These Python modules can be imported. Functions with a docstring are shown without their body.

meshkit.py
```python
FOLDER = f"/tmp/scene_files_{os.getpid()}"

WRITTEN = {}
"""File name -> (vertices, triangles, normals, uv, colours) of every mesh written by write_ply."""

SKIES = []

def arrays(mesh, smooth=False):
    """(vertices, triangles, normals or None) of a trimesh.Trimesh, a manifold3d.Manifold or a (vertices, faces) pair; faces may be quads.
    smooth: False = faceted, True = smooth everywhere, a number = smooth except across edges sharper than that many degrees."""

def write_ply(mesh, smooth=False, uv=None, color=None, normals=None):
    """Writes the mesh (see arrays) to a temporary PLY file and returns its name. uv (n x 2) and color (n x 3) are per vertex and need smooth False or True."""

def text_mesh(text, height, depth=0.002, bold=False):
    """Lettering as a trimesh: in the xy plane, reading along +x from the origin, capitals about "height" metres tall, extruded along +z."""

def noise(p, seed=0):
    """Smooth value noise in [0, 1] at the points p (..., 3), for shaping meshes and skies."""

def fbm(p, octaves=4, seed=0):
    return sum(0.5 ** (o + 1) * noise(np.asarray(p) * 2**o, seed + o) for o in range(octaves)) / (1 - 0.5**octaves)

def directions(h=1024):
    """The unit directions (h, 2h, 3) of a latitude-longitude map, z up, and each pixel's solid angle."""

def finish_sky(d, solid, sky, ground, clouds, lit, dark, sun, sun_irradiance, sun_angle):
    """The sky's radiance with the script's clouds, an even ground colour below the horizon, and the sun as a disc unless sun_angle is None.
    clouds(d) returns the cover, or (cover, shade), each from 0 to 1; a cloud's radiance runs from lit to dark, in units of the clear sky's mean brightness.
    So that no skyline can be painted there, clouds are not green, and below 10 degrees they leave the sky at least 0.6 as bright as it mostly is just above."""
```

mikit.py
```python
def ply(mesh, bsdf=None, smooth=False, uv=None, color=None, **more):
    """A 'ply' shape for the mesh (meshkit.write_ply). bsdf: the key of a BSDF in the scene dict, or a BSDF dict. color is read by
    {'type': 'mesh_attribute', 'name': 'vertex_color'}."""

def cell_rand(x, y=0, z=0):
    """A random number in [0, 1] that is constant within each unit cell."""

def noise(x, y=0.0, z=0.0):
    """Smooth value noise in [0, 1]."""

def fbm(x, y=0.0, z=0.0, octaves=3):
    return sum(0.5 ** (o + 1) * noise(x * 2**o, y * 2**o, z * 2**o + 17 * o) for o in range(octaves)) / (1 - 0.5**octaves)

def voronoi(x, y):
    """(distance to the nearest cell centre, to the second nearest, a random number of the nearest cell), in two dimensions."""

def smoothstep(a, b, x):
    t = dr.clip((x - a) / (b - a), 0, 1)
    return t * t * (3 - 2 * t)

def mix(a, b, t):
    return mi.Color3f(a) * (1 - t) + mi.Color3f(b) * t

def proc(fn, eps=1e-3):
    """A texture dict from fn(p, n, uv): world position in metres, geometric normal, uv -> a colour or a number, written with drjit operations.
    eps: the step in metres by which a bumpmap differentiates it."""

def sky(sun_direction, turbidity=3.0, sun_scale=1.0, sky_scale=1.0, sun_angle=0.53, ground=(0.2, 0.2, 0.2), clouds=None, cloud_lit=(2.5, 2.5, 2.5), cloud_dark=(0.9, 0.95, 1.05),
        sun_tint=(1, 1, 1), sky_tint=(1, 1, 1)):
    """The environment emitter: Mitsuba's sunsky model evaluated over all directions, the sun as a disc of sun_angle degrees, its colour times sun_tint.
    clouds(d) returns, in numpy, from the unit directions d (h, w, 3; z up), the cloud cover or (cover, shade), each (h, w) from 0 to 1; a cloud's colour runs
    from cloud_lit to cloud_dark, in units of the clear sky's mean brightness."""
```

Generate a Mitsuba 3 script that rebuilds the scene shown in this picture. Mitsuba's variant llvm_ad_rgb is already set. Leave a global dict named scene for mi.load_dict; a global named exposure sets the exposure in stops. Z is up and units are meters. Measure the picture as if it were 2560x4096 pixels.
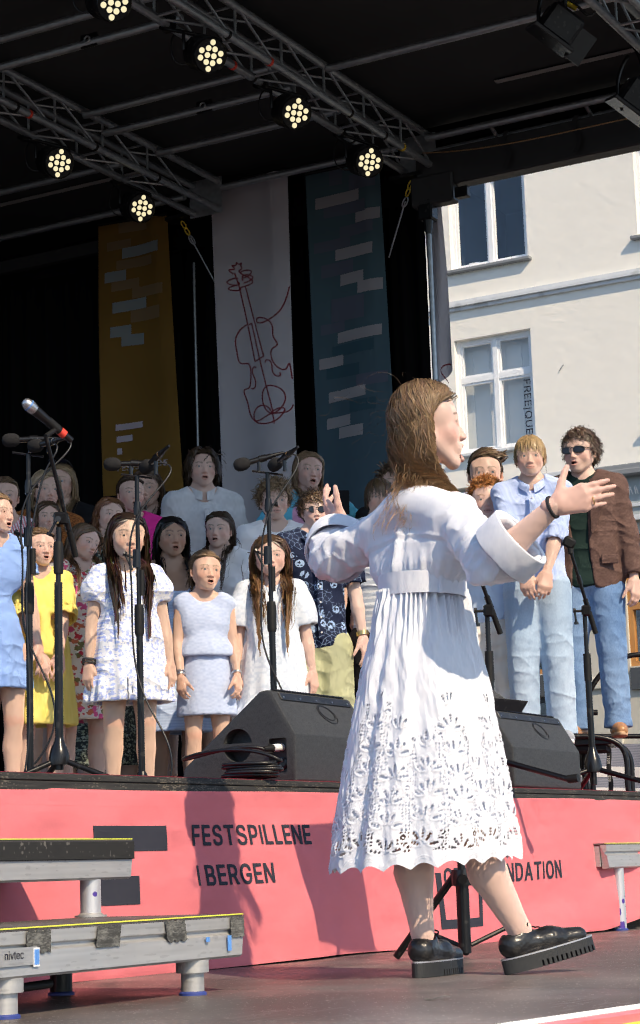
import math
import numpy as np
import trimesh
import drjit as dr
import mitsuba as mi
import mikit, meshkit
from mikit import noise, fbm, voronoi, cell_rand, smoothstep, mix
from shapely.geometry import Polygon, LineString
from shapely import affinity

T = mi.ScalarTransform4f
scene, labels = {}, {}

# ---------------------------------------------------------------- camera, sky, exposure
EYE = np.array([0.0, 0.0, 0.30])            # the apron floor is z = 0, the street lies a metre lower
FPX, PITCH, ROLL = 8100.0, math.radians(10.1), math.radians(-1.91)
FWD = np.array([0, math.cos(PITCH), math.sin(PITCH)])
_u0, _r0 = np.array([0, -math.sin(PITCH), math.cos(PITCH)]), np.array([1.0, 0, 0])
RIGHT = math.cos(ROLL) * _r0 + math.sin(ROLL) * _u0
UP = -math.sin(ROLL) * _r0 + math.cos(ROLL) * _u0
scene['camera'] = {'type': 'perspective', 'fov': math.degrees(2 * math.atan(1280 / FPX)), 'fov_axis': 'x', 'near_clip': 0.05, 'far_clip': 2000.0,
                   'to_world': T().look_at(origin=EYE.tolist(), target=(EYE + FWD).tolist(), up=UP.tolist())}
SUN_EL = math.radians(41)
SUN = np.array([0.55 * math.cos(SUN_EL), -0.835 * math.cos(SUN_EL), math.sin(SUN_EL)])
scene['sky'] = mikit.sky(SUN.tolist(), turbidity=3.5, sun_scale=0.80, sky_scale=1.25)
exposure = 2.2


def ray(px, py):
    """direction of a photograph pixel (2560 x 4096), per metre of forward distance"""
    d = FWD + RIGHT * (px - 1280) / FPX - UP * (py - 2048) / FPX
    return d / d[1]


def at(px, py, Y):
    return EYE + ray(px, py) * Y


def on_z(px, py, z):
    r = ray(px, py)
    return EYE + r * ((z - EYE[2]) / r[2])


def on_plane(px, py, p0, n):
    r = ray(px, py)
    return EYE + r * (np.dot(np.asarray(p0) - EYE, n) / np.dot(r, n))


ALONG = np.array([math.sin(math.radians(29)), math.cos(math.radians(29)), 0.0])   # the stage's long axis: trusses, steps
ACROSS = np.array([-ALONG[1], ALONG[0], 0.0])                                     # banners, facade, cross pipes (to the left and away)
Z = np.array([0, 0, 1.0])
DECK = 0.63
# ---------------------------------------------------------------- names, materials, mesh helpers
def key_for(name):
    k, i = name, 0
    while k in scene or k in labels or any(x.startswith(k + '__') for x in scene):
        i += 1
        k = f'{name}_{i:03d}'
    return k


_used = {}


def fresh(name):
    n = _used.get(name, 0)
    _used[name] = n + 1
    return name if n == 0 else f'{name}_{n:03d}'


def thing(name, label=None, cat=None, group=None, kind=None):
    k = fresh(name)
    d = {}
    if label: d['label'] = label
    if cat: d['category'] = cat
    if group: d['group'] = group
    if kind: d['kind'] = kind
    labels[k] = d
    return k


def put(key, mesh, bsdf, smooth=False, color=None, **more):
    scene[key] = mikit.ply(mesh, bsdf, smooth=smooth, color=color, **more)
    return key


def part(parent, name, mesh, bsdf, smooth=False, label=None, kind=None, color=None, **more):
    k = fresh(parent + '__' + name)
    put(k, mesh, bsdf, smooth, color, **more)
    d = {}
    if label: d['label'] = label
    if kind: d['kind'] = kind
    if d: labels[k] = d
    return k


def rgb(r, g, b): return {'type': 'rgb', 'value': [r, g, b]}


def mat(name, color, rough=0.5, metal=0.0, spec=0.5, bump=None, bscale=0.001, eps=1e-3, **more):
    b = {'type': 'principled', 'base_color': color if isinstance(color, dict) else (mikit.proc(color) if callable(color) else rgb(*color)),
         'roughness': rough if not callable(rough) else mikit.proc(rough), 'metallic': metal, 'specular': spec, **more}
    if bump is not None:
        b = {'type': 'bumpmap', 'tex': mikit.proc(bump, eps=eps), 'scale': bscale, 'bsdf': b}
    scene[name] = {'type': 'twosided', 'b': b}
    return name


VC = {'type': 'mesh_attribute', 'name': 'vertex_color'}


def cat(ms):
    """joins (v, f) pairs and trimeshes into one (v, f)"""
    V, F, n = [], [], 0
    for m in ms:
        v, f = (m.vertices, m.faces) if hasattr(m, 'vertices') else m
        v, f = np.asarray(v, float), np.asarray(f, int)
        if f.size and f.shape[1] == 4:
            f = np.vstack([f[:, [0, 1, 2]], f[:, [0, 2, 3]]])
        V.append(v); F.append(f + n); n += len(v)
    return np.vstack(V), np.vstack(F)


def unit(v):
    v = np.asarray(v, float)
    return v / (np.linalg.norm(v, axis=-1, keepdims=True) + 1e-12)


def box_axes(c, ax, half, bevel=0.0):
    """box with centre c, rows of ax as its axes, half sizes; optional chamfer"""
    ax = np.array([unit(a) for a in ax])
    if bevel <= 0:
        s = np.array([[x, y, z] for x in (-1, 1) for y in (-1, 1) for z in (-1, 1)], float)
        v = s * np.asarray(half)
        f = np.array([[0, 1, 3], [0, 3, 2], [4, 6, 7], [4, 7, 5], [0, 4, 5], [0, 5, 1], [2, 3, 7], [2, 7, 6], [0, 2, 6], [0, 6, 4], [1, 5, 7], [1, 7, 3]])
        if np.linalg.det(ax) < 0: f = f[:, ::-1]
    else:
        h = np.asarray(half, float); b = min(bevel, 0.9 * h.min())
        pts = []
        for s in np.array([[x, y, z] for x in (-1, 1) for y in (-1, 1) for z in (-1, 1)], float):
            for k in range(3):
                q = h - b; q[k] = h[k]
                pts.append(s * q)
        hull = trimesh.convex.convex_hull(np.array(pts))
        v, f = np.array(hull.vertices), np.array(hull.faces)
        if np.linalg.det(ax) < 0: f = f[:, ::-1]
    return v @ ax + np.asarray(c), f


def box(lo, hi, bevel=0.0):
    lo, hi = np.asarray(lo, float), np.asarray(hi, float)
    return box_axes((lo + hi) / 2, np.eye(3), (hi - lo) / 2, bevel)


def frame_of(d):
    d = unit(d)
    a = unit(np.cross(d, [0, 0, 1.0] if abs(d[2]) < 0.95 else [1.0, 0, 0]))
    return a, np.cross(d, a), d


def rod(a, b, r, r2=None, n=10, caps=True):
    a, b = np.asarray(a, float), np.asarray(b, float)
    r2 = r if r2 is None else r2
    x, y, d = frame_of(b - a)
    t = np.arange(n) * 2 * np.pi / n
    ring = np.cos(t)[:, None] * x + np.sin(t)[:, None] * y
    v = np.vstack([a + ring * r, b + ring * r2, [a], [b]])
    i = np.arange(n); j = (i + 1) % n
    f = [np.stack([i, j, j + n], 1), np.stack([i, j + n, i + n], 1)]
    if caps: f += [np.stack([i * 0 + 2 * n, j, i], 1), np.stack([i * 0 + 2 * n + 1, i + n, j + n], 1)]
    return v, np.vstack(f)


def tube(pts, r, n=8, closed=False):
    """tube along a polyline, parallel-transported"""
    p = np.asarray(pts, float)
    m = len(p)
    r = np.broadcast_to(r, (m,))
    t = np.gradient(p, axis=0) if not closed else np.roll(p, -1, 0) - np.roll(p, 1, 0)
    t = unit(t)
    x = frame_of(t[0])[0]
    X = []
    for k in range(m):
        x = unit(x - t[k] * np.dot(x, t[k])); X.append(x)
    X = np.array(X); Yv = np.cross(t, X)
    a = np.arange(n) * 2 * np.pi / n
    v = (p[:, None] + r[:, None, None] * (np.cos(a)[None, :, None] * X[:, None] + np.sin(a)[None, :, None] * Yv[:, None])).reshape(-1, 3)
    k = m if closed else m - 1
    i, j = np.meshgrid(np.arange(k), np.arange(n), indexing='ij')
    i2 = (i + 1) % m
    q = np.stack([i * n + j, i * n + (j + 1) % n, i2 * n + (j + 1) % n, i2 * n + j], -1).reshape(-1, 4)
    f = np.vstack([q[:, [0, 1, 2]], q[:, [0, 2, 3]]])
    if not closed:
        v = np.vstack([v, p[[0, -1]]]); c = m * n
        jj = np.arange(n); kk = (jj + 1) % n
        f = np.vstack([f, np.stack([jj * 0 + c, kk, jj], 1), np.stack([jj * 0 + c + 1, (m - 1) * n + jj, (m - 1) * n + kk], 1)])
    return v, f


def smooth_path(pts, n=40):
    p = np.asarray(pts, float)
    if len(p) < 3:
        return p[0] + (p[-1] - p[0]) * np.linspace(0, 1, n)[:, None]
    from scipy.interpolate import CubicSpline
    s = np.r_[0, np.cumsum(np.linalg.norm(np.diff(p, axis=0), axis=1))]
    return CubicSpline(s, p)(np.linspace(0, s[-1], n))


def lathe(profile, c=(0, 0, 0), axis=(0, 0, 1), n=20):
    """profile rows (radius, height) turned round the axis through c"""
    x, y, d = frame_of(axis)
    pr = np.asarray(profile, float)
    t = np.arange(n) * 2 * np.pi / n
    v = (np.asarray(c) + pr[:, 1][:, None, None] * d + pr[:, 0][:, None, None] * (np.cos(t)[None, :, None] * x + np.sin(t)[None, :, None] * y)).reshape(-1, 3)
    m = len(pr)
    i, j = np.meshgrid(np.arange(m - 1), np.arange(n), indexing='ij')
    q = np.stack([i * n + j, i * n + (j + 1) % n, (i + 1) * n + (j + 1) % n, (i + 1) * n + j], -1).reshape(-1, 4)
    return v, np.vstack([q[:, [0, 1, 2]], q[:, [0, 2, 3]]])


def sheet(P):
    """grid of points (m, n, 3) as a surface"""
    m, n = P.shape[:2]
    i, j = np.meshgrid(np.arange(m - 1), np.arange(n - 1), indexing='ij')
    q = np.stack([i * n + j, i * n + j + 1, (i + 1) * n + j + 1, (i + 1) * n + j], -1).reshape(-1, 4)
    return P.reshape(-1, 3), np.vstack([q[:, [0, 1, 2]], q[:, [0, 2, 3]]])


def slab(P, N, t):
    """closed thin body from a grid of points: the sheet and its copy t behind it along -N"""
    m, n = P.shape[:2]
    v, f = sheet(P)
    Q = (P - np.asarray(N) * t).reshape(-1, 3)
    b = np.r_[np.arange(n - 1), n - 1 + n * np.arange(m - 1), m * n - 1 - np.arange(n - 1), (m - 1) * n - n * np.arange(m - 1)]
    c = np.roll(b, -1)
    o = m * n
    return np.vstack([v, Q]), np.vstack([f, f[:, ::-1] + o, np.stack([b, b + o, c + o], 1), np.stack([b, c + o, c], 1)])


def extrude(poly, d, origin, ux, uy, un):
    """shapely polygon in (ux, uy) at origin, thickness d along un"""
    geoms = getattr(poly, 'geoms', [poly])
    ms = []
    for g in geoms:
        if g.is_empty or g.area < 1e-9: continue
        m = trimesh.creation.extrude_polygon(g, d, engine='earcut')
        v = np.array(m.vertices)
        w = np.asarray(origin) + v[:, :1] * np.asarray(ux) + v[:, 1:2] * np.asarray(uy) + v[:, 2:] * np.asarray(un)
        f = np.array(m.faces)
        if np.dot(np.cross(ux, uy), un) < 0: f = f[:, ::-1]
        ms.append((w, f))
    return cat(ms)


def lettering(text, height, depth, origin, ux, uy, un, sx=1.0, bold=False):
    m = meshkit.text_mesh(text, height, depth, bold)
    v = np.array(m.vertices) * [sx, 1, 1]
    return np.asarray(origin) + v[:, :1] * np.asarray(ux) + v[:, 1:2] * np.asarray(uy) + v[:, 2:] * np.asarray(un), np.array(m.faces)


# ---------------------------------------------------------------- distance fields and surface nets
def smin(a, b, k):
    if k <= 0: return np.minimum(a, b)
    h = np.clip(0.5 + 0.5 * (b - a) / k, 0, 1)
    return b + (a - b) * h - k * h * (1 - h)


class Field:
    def __init__(self, lo, hi, h):
        self.h, self.lo = h, np.asarray(lo, float)
        n = np.ceil((np.asarray(hi) - self.lo) / h).astype(int) + 1
        self.ax = [(self.lo[i] + h * np.arange(n[i])).astype(np.float32) for i in range(3)]
        self.F = np.full(tuple(n), 0.3, np.float32)

    def _sl(self, lo, hi):
        s = []
        for i in range(3):
            a, b = np.searchsorted(self.ax[i], [lo[i], hi[i]])
            s.append(slice(max(a - 1, 0), min(b + 1, len(self.ax[i]))))
        return tuple(s)

    def pts(self, s):
        return self.ax[0][s[0]][:, None, None], self.ax[1][s[1]][None, :, None], self.ax[2][s[2]][None, None, :]

    def op(self, fn, lo, hi, k, cut=False):
        m = k + 2 * self.h
        s = self._sl(np.asarray(lo) - m, np.asarray(hi) + m)
        if any(q.stop - q.start < 1 for q in s): return
        d = fn(*self.pts(s)).astype(np.float32)
        self.F[s] = -smin(-self.F[s], d, k) if cut else smin(self.F[s], d, k)

    def cone(self, a, b, ra, rb, k=0.02, cut=False):
        a, b = np.asarray(a, np.float32), np.asarray(b, np.float32)
        ab = b - a; L = max(float(ab @ ab), 1e-9); m = max(ra, rb)

        def fn(x, y, z):
            t = np.clip(((x - a[0]) * ab[0] + (y - a[1]) * ab[1] + (z - a[2]) * ab[2]) / L, 0, 1)
            return np.sqrt((x - a[0] - t * ab[0]) ** 2 + (y - a[1] - t * ab[1]) ** 2 + (z - a[2] - t * ab[2]) ** 2) - (ra + t * (rb - ra))
        self.op(fn, np.minimum(a, b) - m, np.maximum(a, b) + m, k, cut)

    def ell(self, c, r, k=0.02, R=None, cut=False):
        c, r = np.asarray(c, np.float32), np.asarray(r, np.float32)
        m = float(r.max()) if R is not None else r

        def fn(x, y, z):
            x, y, z = x - c[0], y - c[1], z - c[2]
            if R is not None:
                x, y, z = (R[0][i] * x + R[1][i] * y + R[2][i] * z for i in range(3))
            k0 = np.sqrt((x / r[0]) ** 2 + (y / r[1]) ** 2 + (z / r[2]) ** 2)
            k1 = np.sqrt((x / r[0] ** 2) ** 2 + (y / r[1] ** 2) ** 2 + (z / r[2] ** 2) ** 2)
            return k0 * (k0 - 1) / np.maximum(k1, 1e-6)
        self.op(fn, c - m, c + m, k, cut)

    def apply(self, fn):
        self.F = fn(self.F, *self.pts((slice(None),) * 3)).astype(np.float32)

    def mesh(self):
        F = self.F
        F[[0, -1]] = np.maximum(F[[0, -1]], 1e-3); F[:, [0, -1]] = np.maximum(F[:, [0, -1]], 1e-3); F[:, :, [0, -1]] = np.maximum(F[:, :, [0, -1]], 1e-3)
        s = F < 0
        n = np.array(F.shape)
        c = [s[i:n[0] - 1 + i, j:n[1] - 1 + j, k:n[2] - 1 + k] for i in (0, 1) for j in (0, 1) for k in (0, 1)]
        cnt = sum(x.astype(np.int8) for x in c)
        I = np.argwhere((cnt > 0) & (cnt < 8))
        if len(I) == 0: return np.zeros((0, 3)), np.zeros((0, 3), int)
        acc, num = np.zeros((len(I), 3)), np.zeros(len(I))
        val = {o: F[tuple((I + o).T)] for o in np.ndindex(2, 2, 2)}
        for o in np.ndindex(2, 2, 2):
            for ax in range(3):
                if o[ax]: continue
                q = list(o); q[ax] = 1
                a, b = val[o], val[tuple(q)]
                m = (a < 0) != (b < 0)
                t = np.where(m, a / np.where(m, a - b, 1), 0)
                P = np.tile(np.array(o, float), (len(I), 1)); P[:, ax] = t
                acc[m] += P[m]; num[m] += 1
        v = self.lo + self.h * (I + acc / num[:, None])
        idx = np.full(tuple(n - 1), -1); idx[tuple(I.T)] = np.arange(len(I))
        Q = []
        for ax in range(3):
            o1, o2 = [(1, 2), (2, 0), (0, 1)][ax]
            a = s.take(range(0, n[ax] - 1), ax); b = s.take(range(1, n[ax]), ax)
            E = np.argwhere(a != b)
            E = E[(E[:, o1] > 0) & (E[:, o2] > 0) & (E[:, o1] < n[o1] - 1) & (E[:, o2] < n[o2] - 1)]
            d1, d2 = np.zeros(3, int), np.zeros(3, int); d1[o1] = 1; d2[o2] = 1
            q = np.stack([idx[tuple((E - d1 - d2).T)], idx[tuple((E - d2).T)], idx[tuple(E.T)], idx[tuple((E - d1).T)]], 1)
            flip = ~a[tuple(E.T)]
            q[flip] = q[flip][:, ::-1]
            Q.append(q)
        q = np.vstack(Q)
        q = q[(q >= 0).all(1)]
        return v, np.vstack([q[:, [0, 1, 2]], q[:, [0, 2, 3]]])


def relax(m, n=2, lam=0.5):
    """Laplacian smoothing"""
    v, f = np.array(m[0]), m[1]
    from scipy.sparse import coo_matrix
    e = np.vstack([f[:, [0, 1]], f[:, [1, 2]], f[:, [2, 0]]])
    A = coo_matrix((np.ones(len(e)), (e[:, 0], e[:, 1])), shape=(len(v), len(v))).tocsr()
    A = A + A.T
    dg = np.maximum(np.asarray(A.sum(1)).ravel(), 1)
    for k in range(n):
        v = v + lam * ((A @ v) / dg[:, None] - v)
    return v, f


def rotz(a):
    c, s = math.cos(a), math.sin(a)
    return np.array([[c, -s, 0], [s, c, 0], [0, 0, 1.0]])


def rotx(a):
    c, s = math.cos(a), math.sin(a)
    return np.array([[1.0, 0, 0], [0, c, -s], [0, s, c]])


def roty(a):
    c, s = math.cos(a), math.sin(a)
    return np.array([[c, 0, s], [0, 1.0, 0], [-s, 0, c]])


def keep_faces(m, ok):
    v, f = m
    f = f[ok]
    u, inv = np.unique(f, return_inverse=True)
    return v[u], inv.reshape(-1, 3), u
# ---------------------------------------------------------------- heads (unit: chin at z = 0, crown at z = 1, face towards -y)
EYE_C = np.array([0.135, -0.318, 0.475])
EYE_R = 0.066


def build_head(mouth, h, neck=True):
    """mouth: 0 shut .. 1 wide open, singing"""
    F = Field((-.46, -.62, -.42), (.46, .56, 1.06), h)
    drop = 0.062 * mouth
    F.ell((0, .06, .63), (.335, .43, .37), 0)
    F.ell((0, -.10, .42), (.285, .30, .40), .10)
    for s in (-1, 1):
        F.cone((s * .215, .0, .30 - .3 * drop), (s * .07, -.27, .105 - drop), .085, .07, .09)
        F.ell((s * .155, -.25, .36 - .2 * drop), (.115, .10, .12), .09)
        F.ell((s * .235, -.16, .60), (.07, .12, .12), .10)
    F.ell((0, -.29, .085 - drop), (.105, .095, .085), .07)                   # chin
    F.ell((0, -.345, .20 - .4 * drop), (.13, .085, .10), .07)               # muzzle
    F.cone((-.14, -.335, .565), (.14, -.335, .565), .045, .045, .06)        # brow ridge
    for s in (-1, 1):
        F.ell((s * .145, -.425, .480), (.082, .062, .044), .055, cut=True)     # socket
    F.cone((0, -.375, .50), (0, -.446, .325), .026, .046, .045)             # nose
    F.ell((0, -.458, .318), (.045, .040, .04), .02)
    for s in (-1, 1):
        F.ell((s * .052, -.425, .305), (.036, .045, .036), .022)
        F.ell((s * .026, -.455, .283), (.014, .02, .016), .008, cut=True)
        e = EYE_C * [s, 1, 1]
        F.ell(e, (EYE_R + .014,) * 3, .02)                                    # lids
        F.ell(e + [s * .004, -.075, -.004], (.055, .055, .0125), .006, cut=True)
        F.ell(e, (EYE_R - .004,) * 3, .004, cut=True)
        # ears
        R = rotz(s * .45) @ rotx(.18)
        F.ell((s * .345, .045, .43), (.026, .075, .115), .02, R=R)
        F.ell((s * .375, .03, .44), (.02, .045, .07), .015, R=R, cut=True)
        F.ell((s * .335, .0, .345), (.025, .035, .035), .02)
    # mouth
    m0 = .198 - .35 * drop
    F.ell((0, -.418, m0 - .5 * drop), (.075 - .018 * mouth, .11, .006 + .75 * drop), .012, cut=True)
    for s in (-1, 1):
        w = .095 - .022 * mouth
        F.cone((s * w, -.375, m0 - .5 * drop), (s * .028, -.425, m0 + .022 + .25 * drop), .012, .022, .012)
        F.cone((s * w, -.375, m0 - .5 * drop), (s * .03, -.415, m0 - .026 - 1.35 * drop), .012, .026, .012)
    F.cone((-.028, -.425, m0 + .022 + .25 * drop), (.028, -.425, m0 + .022 + .25 * drop), .022, .022, .012)
    F.cone((-.03, -.415, m0 - .026 - 1.35 * drop), (.03, -.415, m0 - .026 - 1.35 * drop), .026, .026, .012)
    if mouth > .2:
        F.ell((0, -.36, m0 - .5 * drop), (.07, .10, .02 + .8 * drop), .01, cut=True)
    if neck:
        F.cone((0, .10, .24), (0, .17, -.45), .20, .215, .07)
    return relax(F.mesh(), 1, .4)


def head_masks(v, mouth):
    x, y, z = np.abs(v[:, 0]), v[:, 1], v[:, 2]
    drop = .062 * mouth; m0 = .198 - .35 * drop
    ss = lambda a, b, t: np.clip((t - a) / (b - a), 0, 1) ** 2 * (3 - 2 * np.clip((t - a) / (b - a), 0, 1))
    w = .105 - .022 * mouth
    t = np.clip(x / w, 0, 1)
    mid = m0 - .5 * drop
    up = mid + (.048 + .75 * drop) * (1 - t ** 1.7); dn = mid - (.056 + 1.35 * drop) * (1 - t ** 2)
    lips = ss(-.012, .004, up - z) * ss(-.012, .004, z - dn) * (x < w) * (y < -.30)
    inner = lips * (y > -.395) * (np.abs(z - mid) < .012 + .95 * drop) * (x < w * .85)
    if mouth < .15: inner = ss(.012, .004, np.abs(z - mid)) * (x < w * .95) * (y < -.3) * .8
    # brow: an arc above the eye
    bx = np.clip((x - .05) / .175, 0, 1)
    bz = .558 + .042 * np.sin(bx * 2.3) - .018 * bx
    brow = ss(.026, .012, np.abs(z - bz) * (1 + .6 * bx)) * ss(.03, .06, x) * ss(.245, .215, x) * (y < -.15)
    d = np.sqrt((x - EYE_C[0] - .003) ** 2 / .068 ** 2 + (z - EYE_C[2] - .004) ** 2 / .030 ** 2)
    lash = ss(.25, .0, np.abs(d - 1)) * (z > EYE_C[2] - .004) * (y < -.2)
    lid = ss(1.9, 1.1, d) * (y < -.2)
    cheek = np.exp(-((x - .2) ** 2 + (z - .33) ** 2) / .012) * (y < -.08)
    nose = np.exp(-(x ** 2 + (z - .31) ** 2) / .004) * (y < -.38)
    ear = (x > .325) * (y > -.05) * (np.abs(z - .43) < .14)
    beard = ss(.30, .2, z) * ss(.22, .10, y) * (z > -.05) + 0
    beard = np.clip(beard, 0, 1) * (1 - ss(.36, .42, z + (x < .1) * .12 * 0))
    return dict(lips=lips, inner=inner, brow=brow, lash=lash, lid=lid, cheek=cheek, nose=nose, ear=ear, beard=beard)


_HY = [(-.1, .30), (.10, .26), (.2, .20), (.32, .14), (.42, .10), (.5, .0), (.60, -.05), (.68, -.12), (.74, -.20), (.79, -.28), (.85, -.36), (1.1, -.6)]


def hair_zone(v, grow=0.0):
    """> 0 where hair grows"""
    z, yb = np.array(_HY).T
    x = np.abs(v[:, 0])
    zz = v[:, 2] - .22 * (np.clip(x, 0, .2) - .1) * (v[:, 1] < -.1)
    return v[:, 1] - np.interp(zz, z, yb) + grow


_heads = {}


def head_template(mouth, h):
    k = (round(mouth, 2), h)
    if k not in _heads:
        v, f = build_head(mouth, h)
        v, f, _ = keep_faces((v, f), ~((hair_zone(v[f].mean(1)) > .13) & (v[f].mean(1)[:, 2] > .2)))
        _heads[k] = (v, f, head_masks(v, mouth))
    return _heads[k]


def skull_push(p, k=1.0):
    """pushes points out of the skull (unit head space)"""
    c, r = np.array([0, .06, .63]), np.array([.335, .43, .37]) * k
    q = (p - c) / r
    d = np.linalg.norm(q, axis=-1, keepdims=True)
    q = np.where(d < 1, q / np.maximum(d, 1e-6), q)
    p = c + q * r
    c2, r2 = np.array([0, -.06, .40]), np.array([.29, .33, .38]) * k
    q = (p - c2) / r2
    d = np.linalg.norm(q, axis=-1, keepdims=True)
    q = np.where((d < 1) & (p[..., 2:] < .55), q / np.maximum(d, 1e-6), q)
    return c2 + q * r2


def hair_roots(n, rng, lo=0.0):
    d = unit(rng.normal(size=(6 * n, 3)) * [1, 1, 1])
    d[:, 2] = np.where(d[:, 2] < -.7, -d[:, 2], d[:, 2])
    p = np.array([0, .06, .63]) + d * np.array([.335, .43, .37]) * 1.015
    p = p[(hair_zone(p) > lo) & (p[:, 2] > .12)]
    return p[:n]


def ribbons(P, W, col, rng, centre):
    """P (s, k, 3) strands as flat ribbons, W (s, k) half widths, col (s, 3)"""
    s, k = P.shape[:2]
    t = unit(np.gradient(P, axis=1))
    n = unit(P - centre + rng.normal(size=(s, 1, 3)) * .12)
    side = unit(np.cross(t, n))
    L, Rr = P - side * W[..., None], P + side * W[..., None]
    v = np.stack([L, Rr], 2).reshape(-1, 3)
    i, j = np.meshgrid(np.arange(s), np.arange(k - 1), indexing='ij')
    b = (i * k + j) * 2
    q = np.stack([b, b + 1, b + 3, b + 2], -1).reshape(-1, 4)
    fade = np.linspace(0, 1, k)
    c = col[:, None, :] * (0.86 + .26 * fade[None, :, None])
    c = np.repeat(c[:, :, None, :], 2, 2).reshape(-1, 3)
    return (v, np.vstack([q[:, [0, 1, 2]], q[:, [0, 2, 3]]])), c


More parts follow.
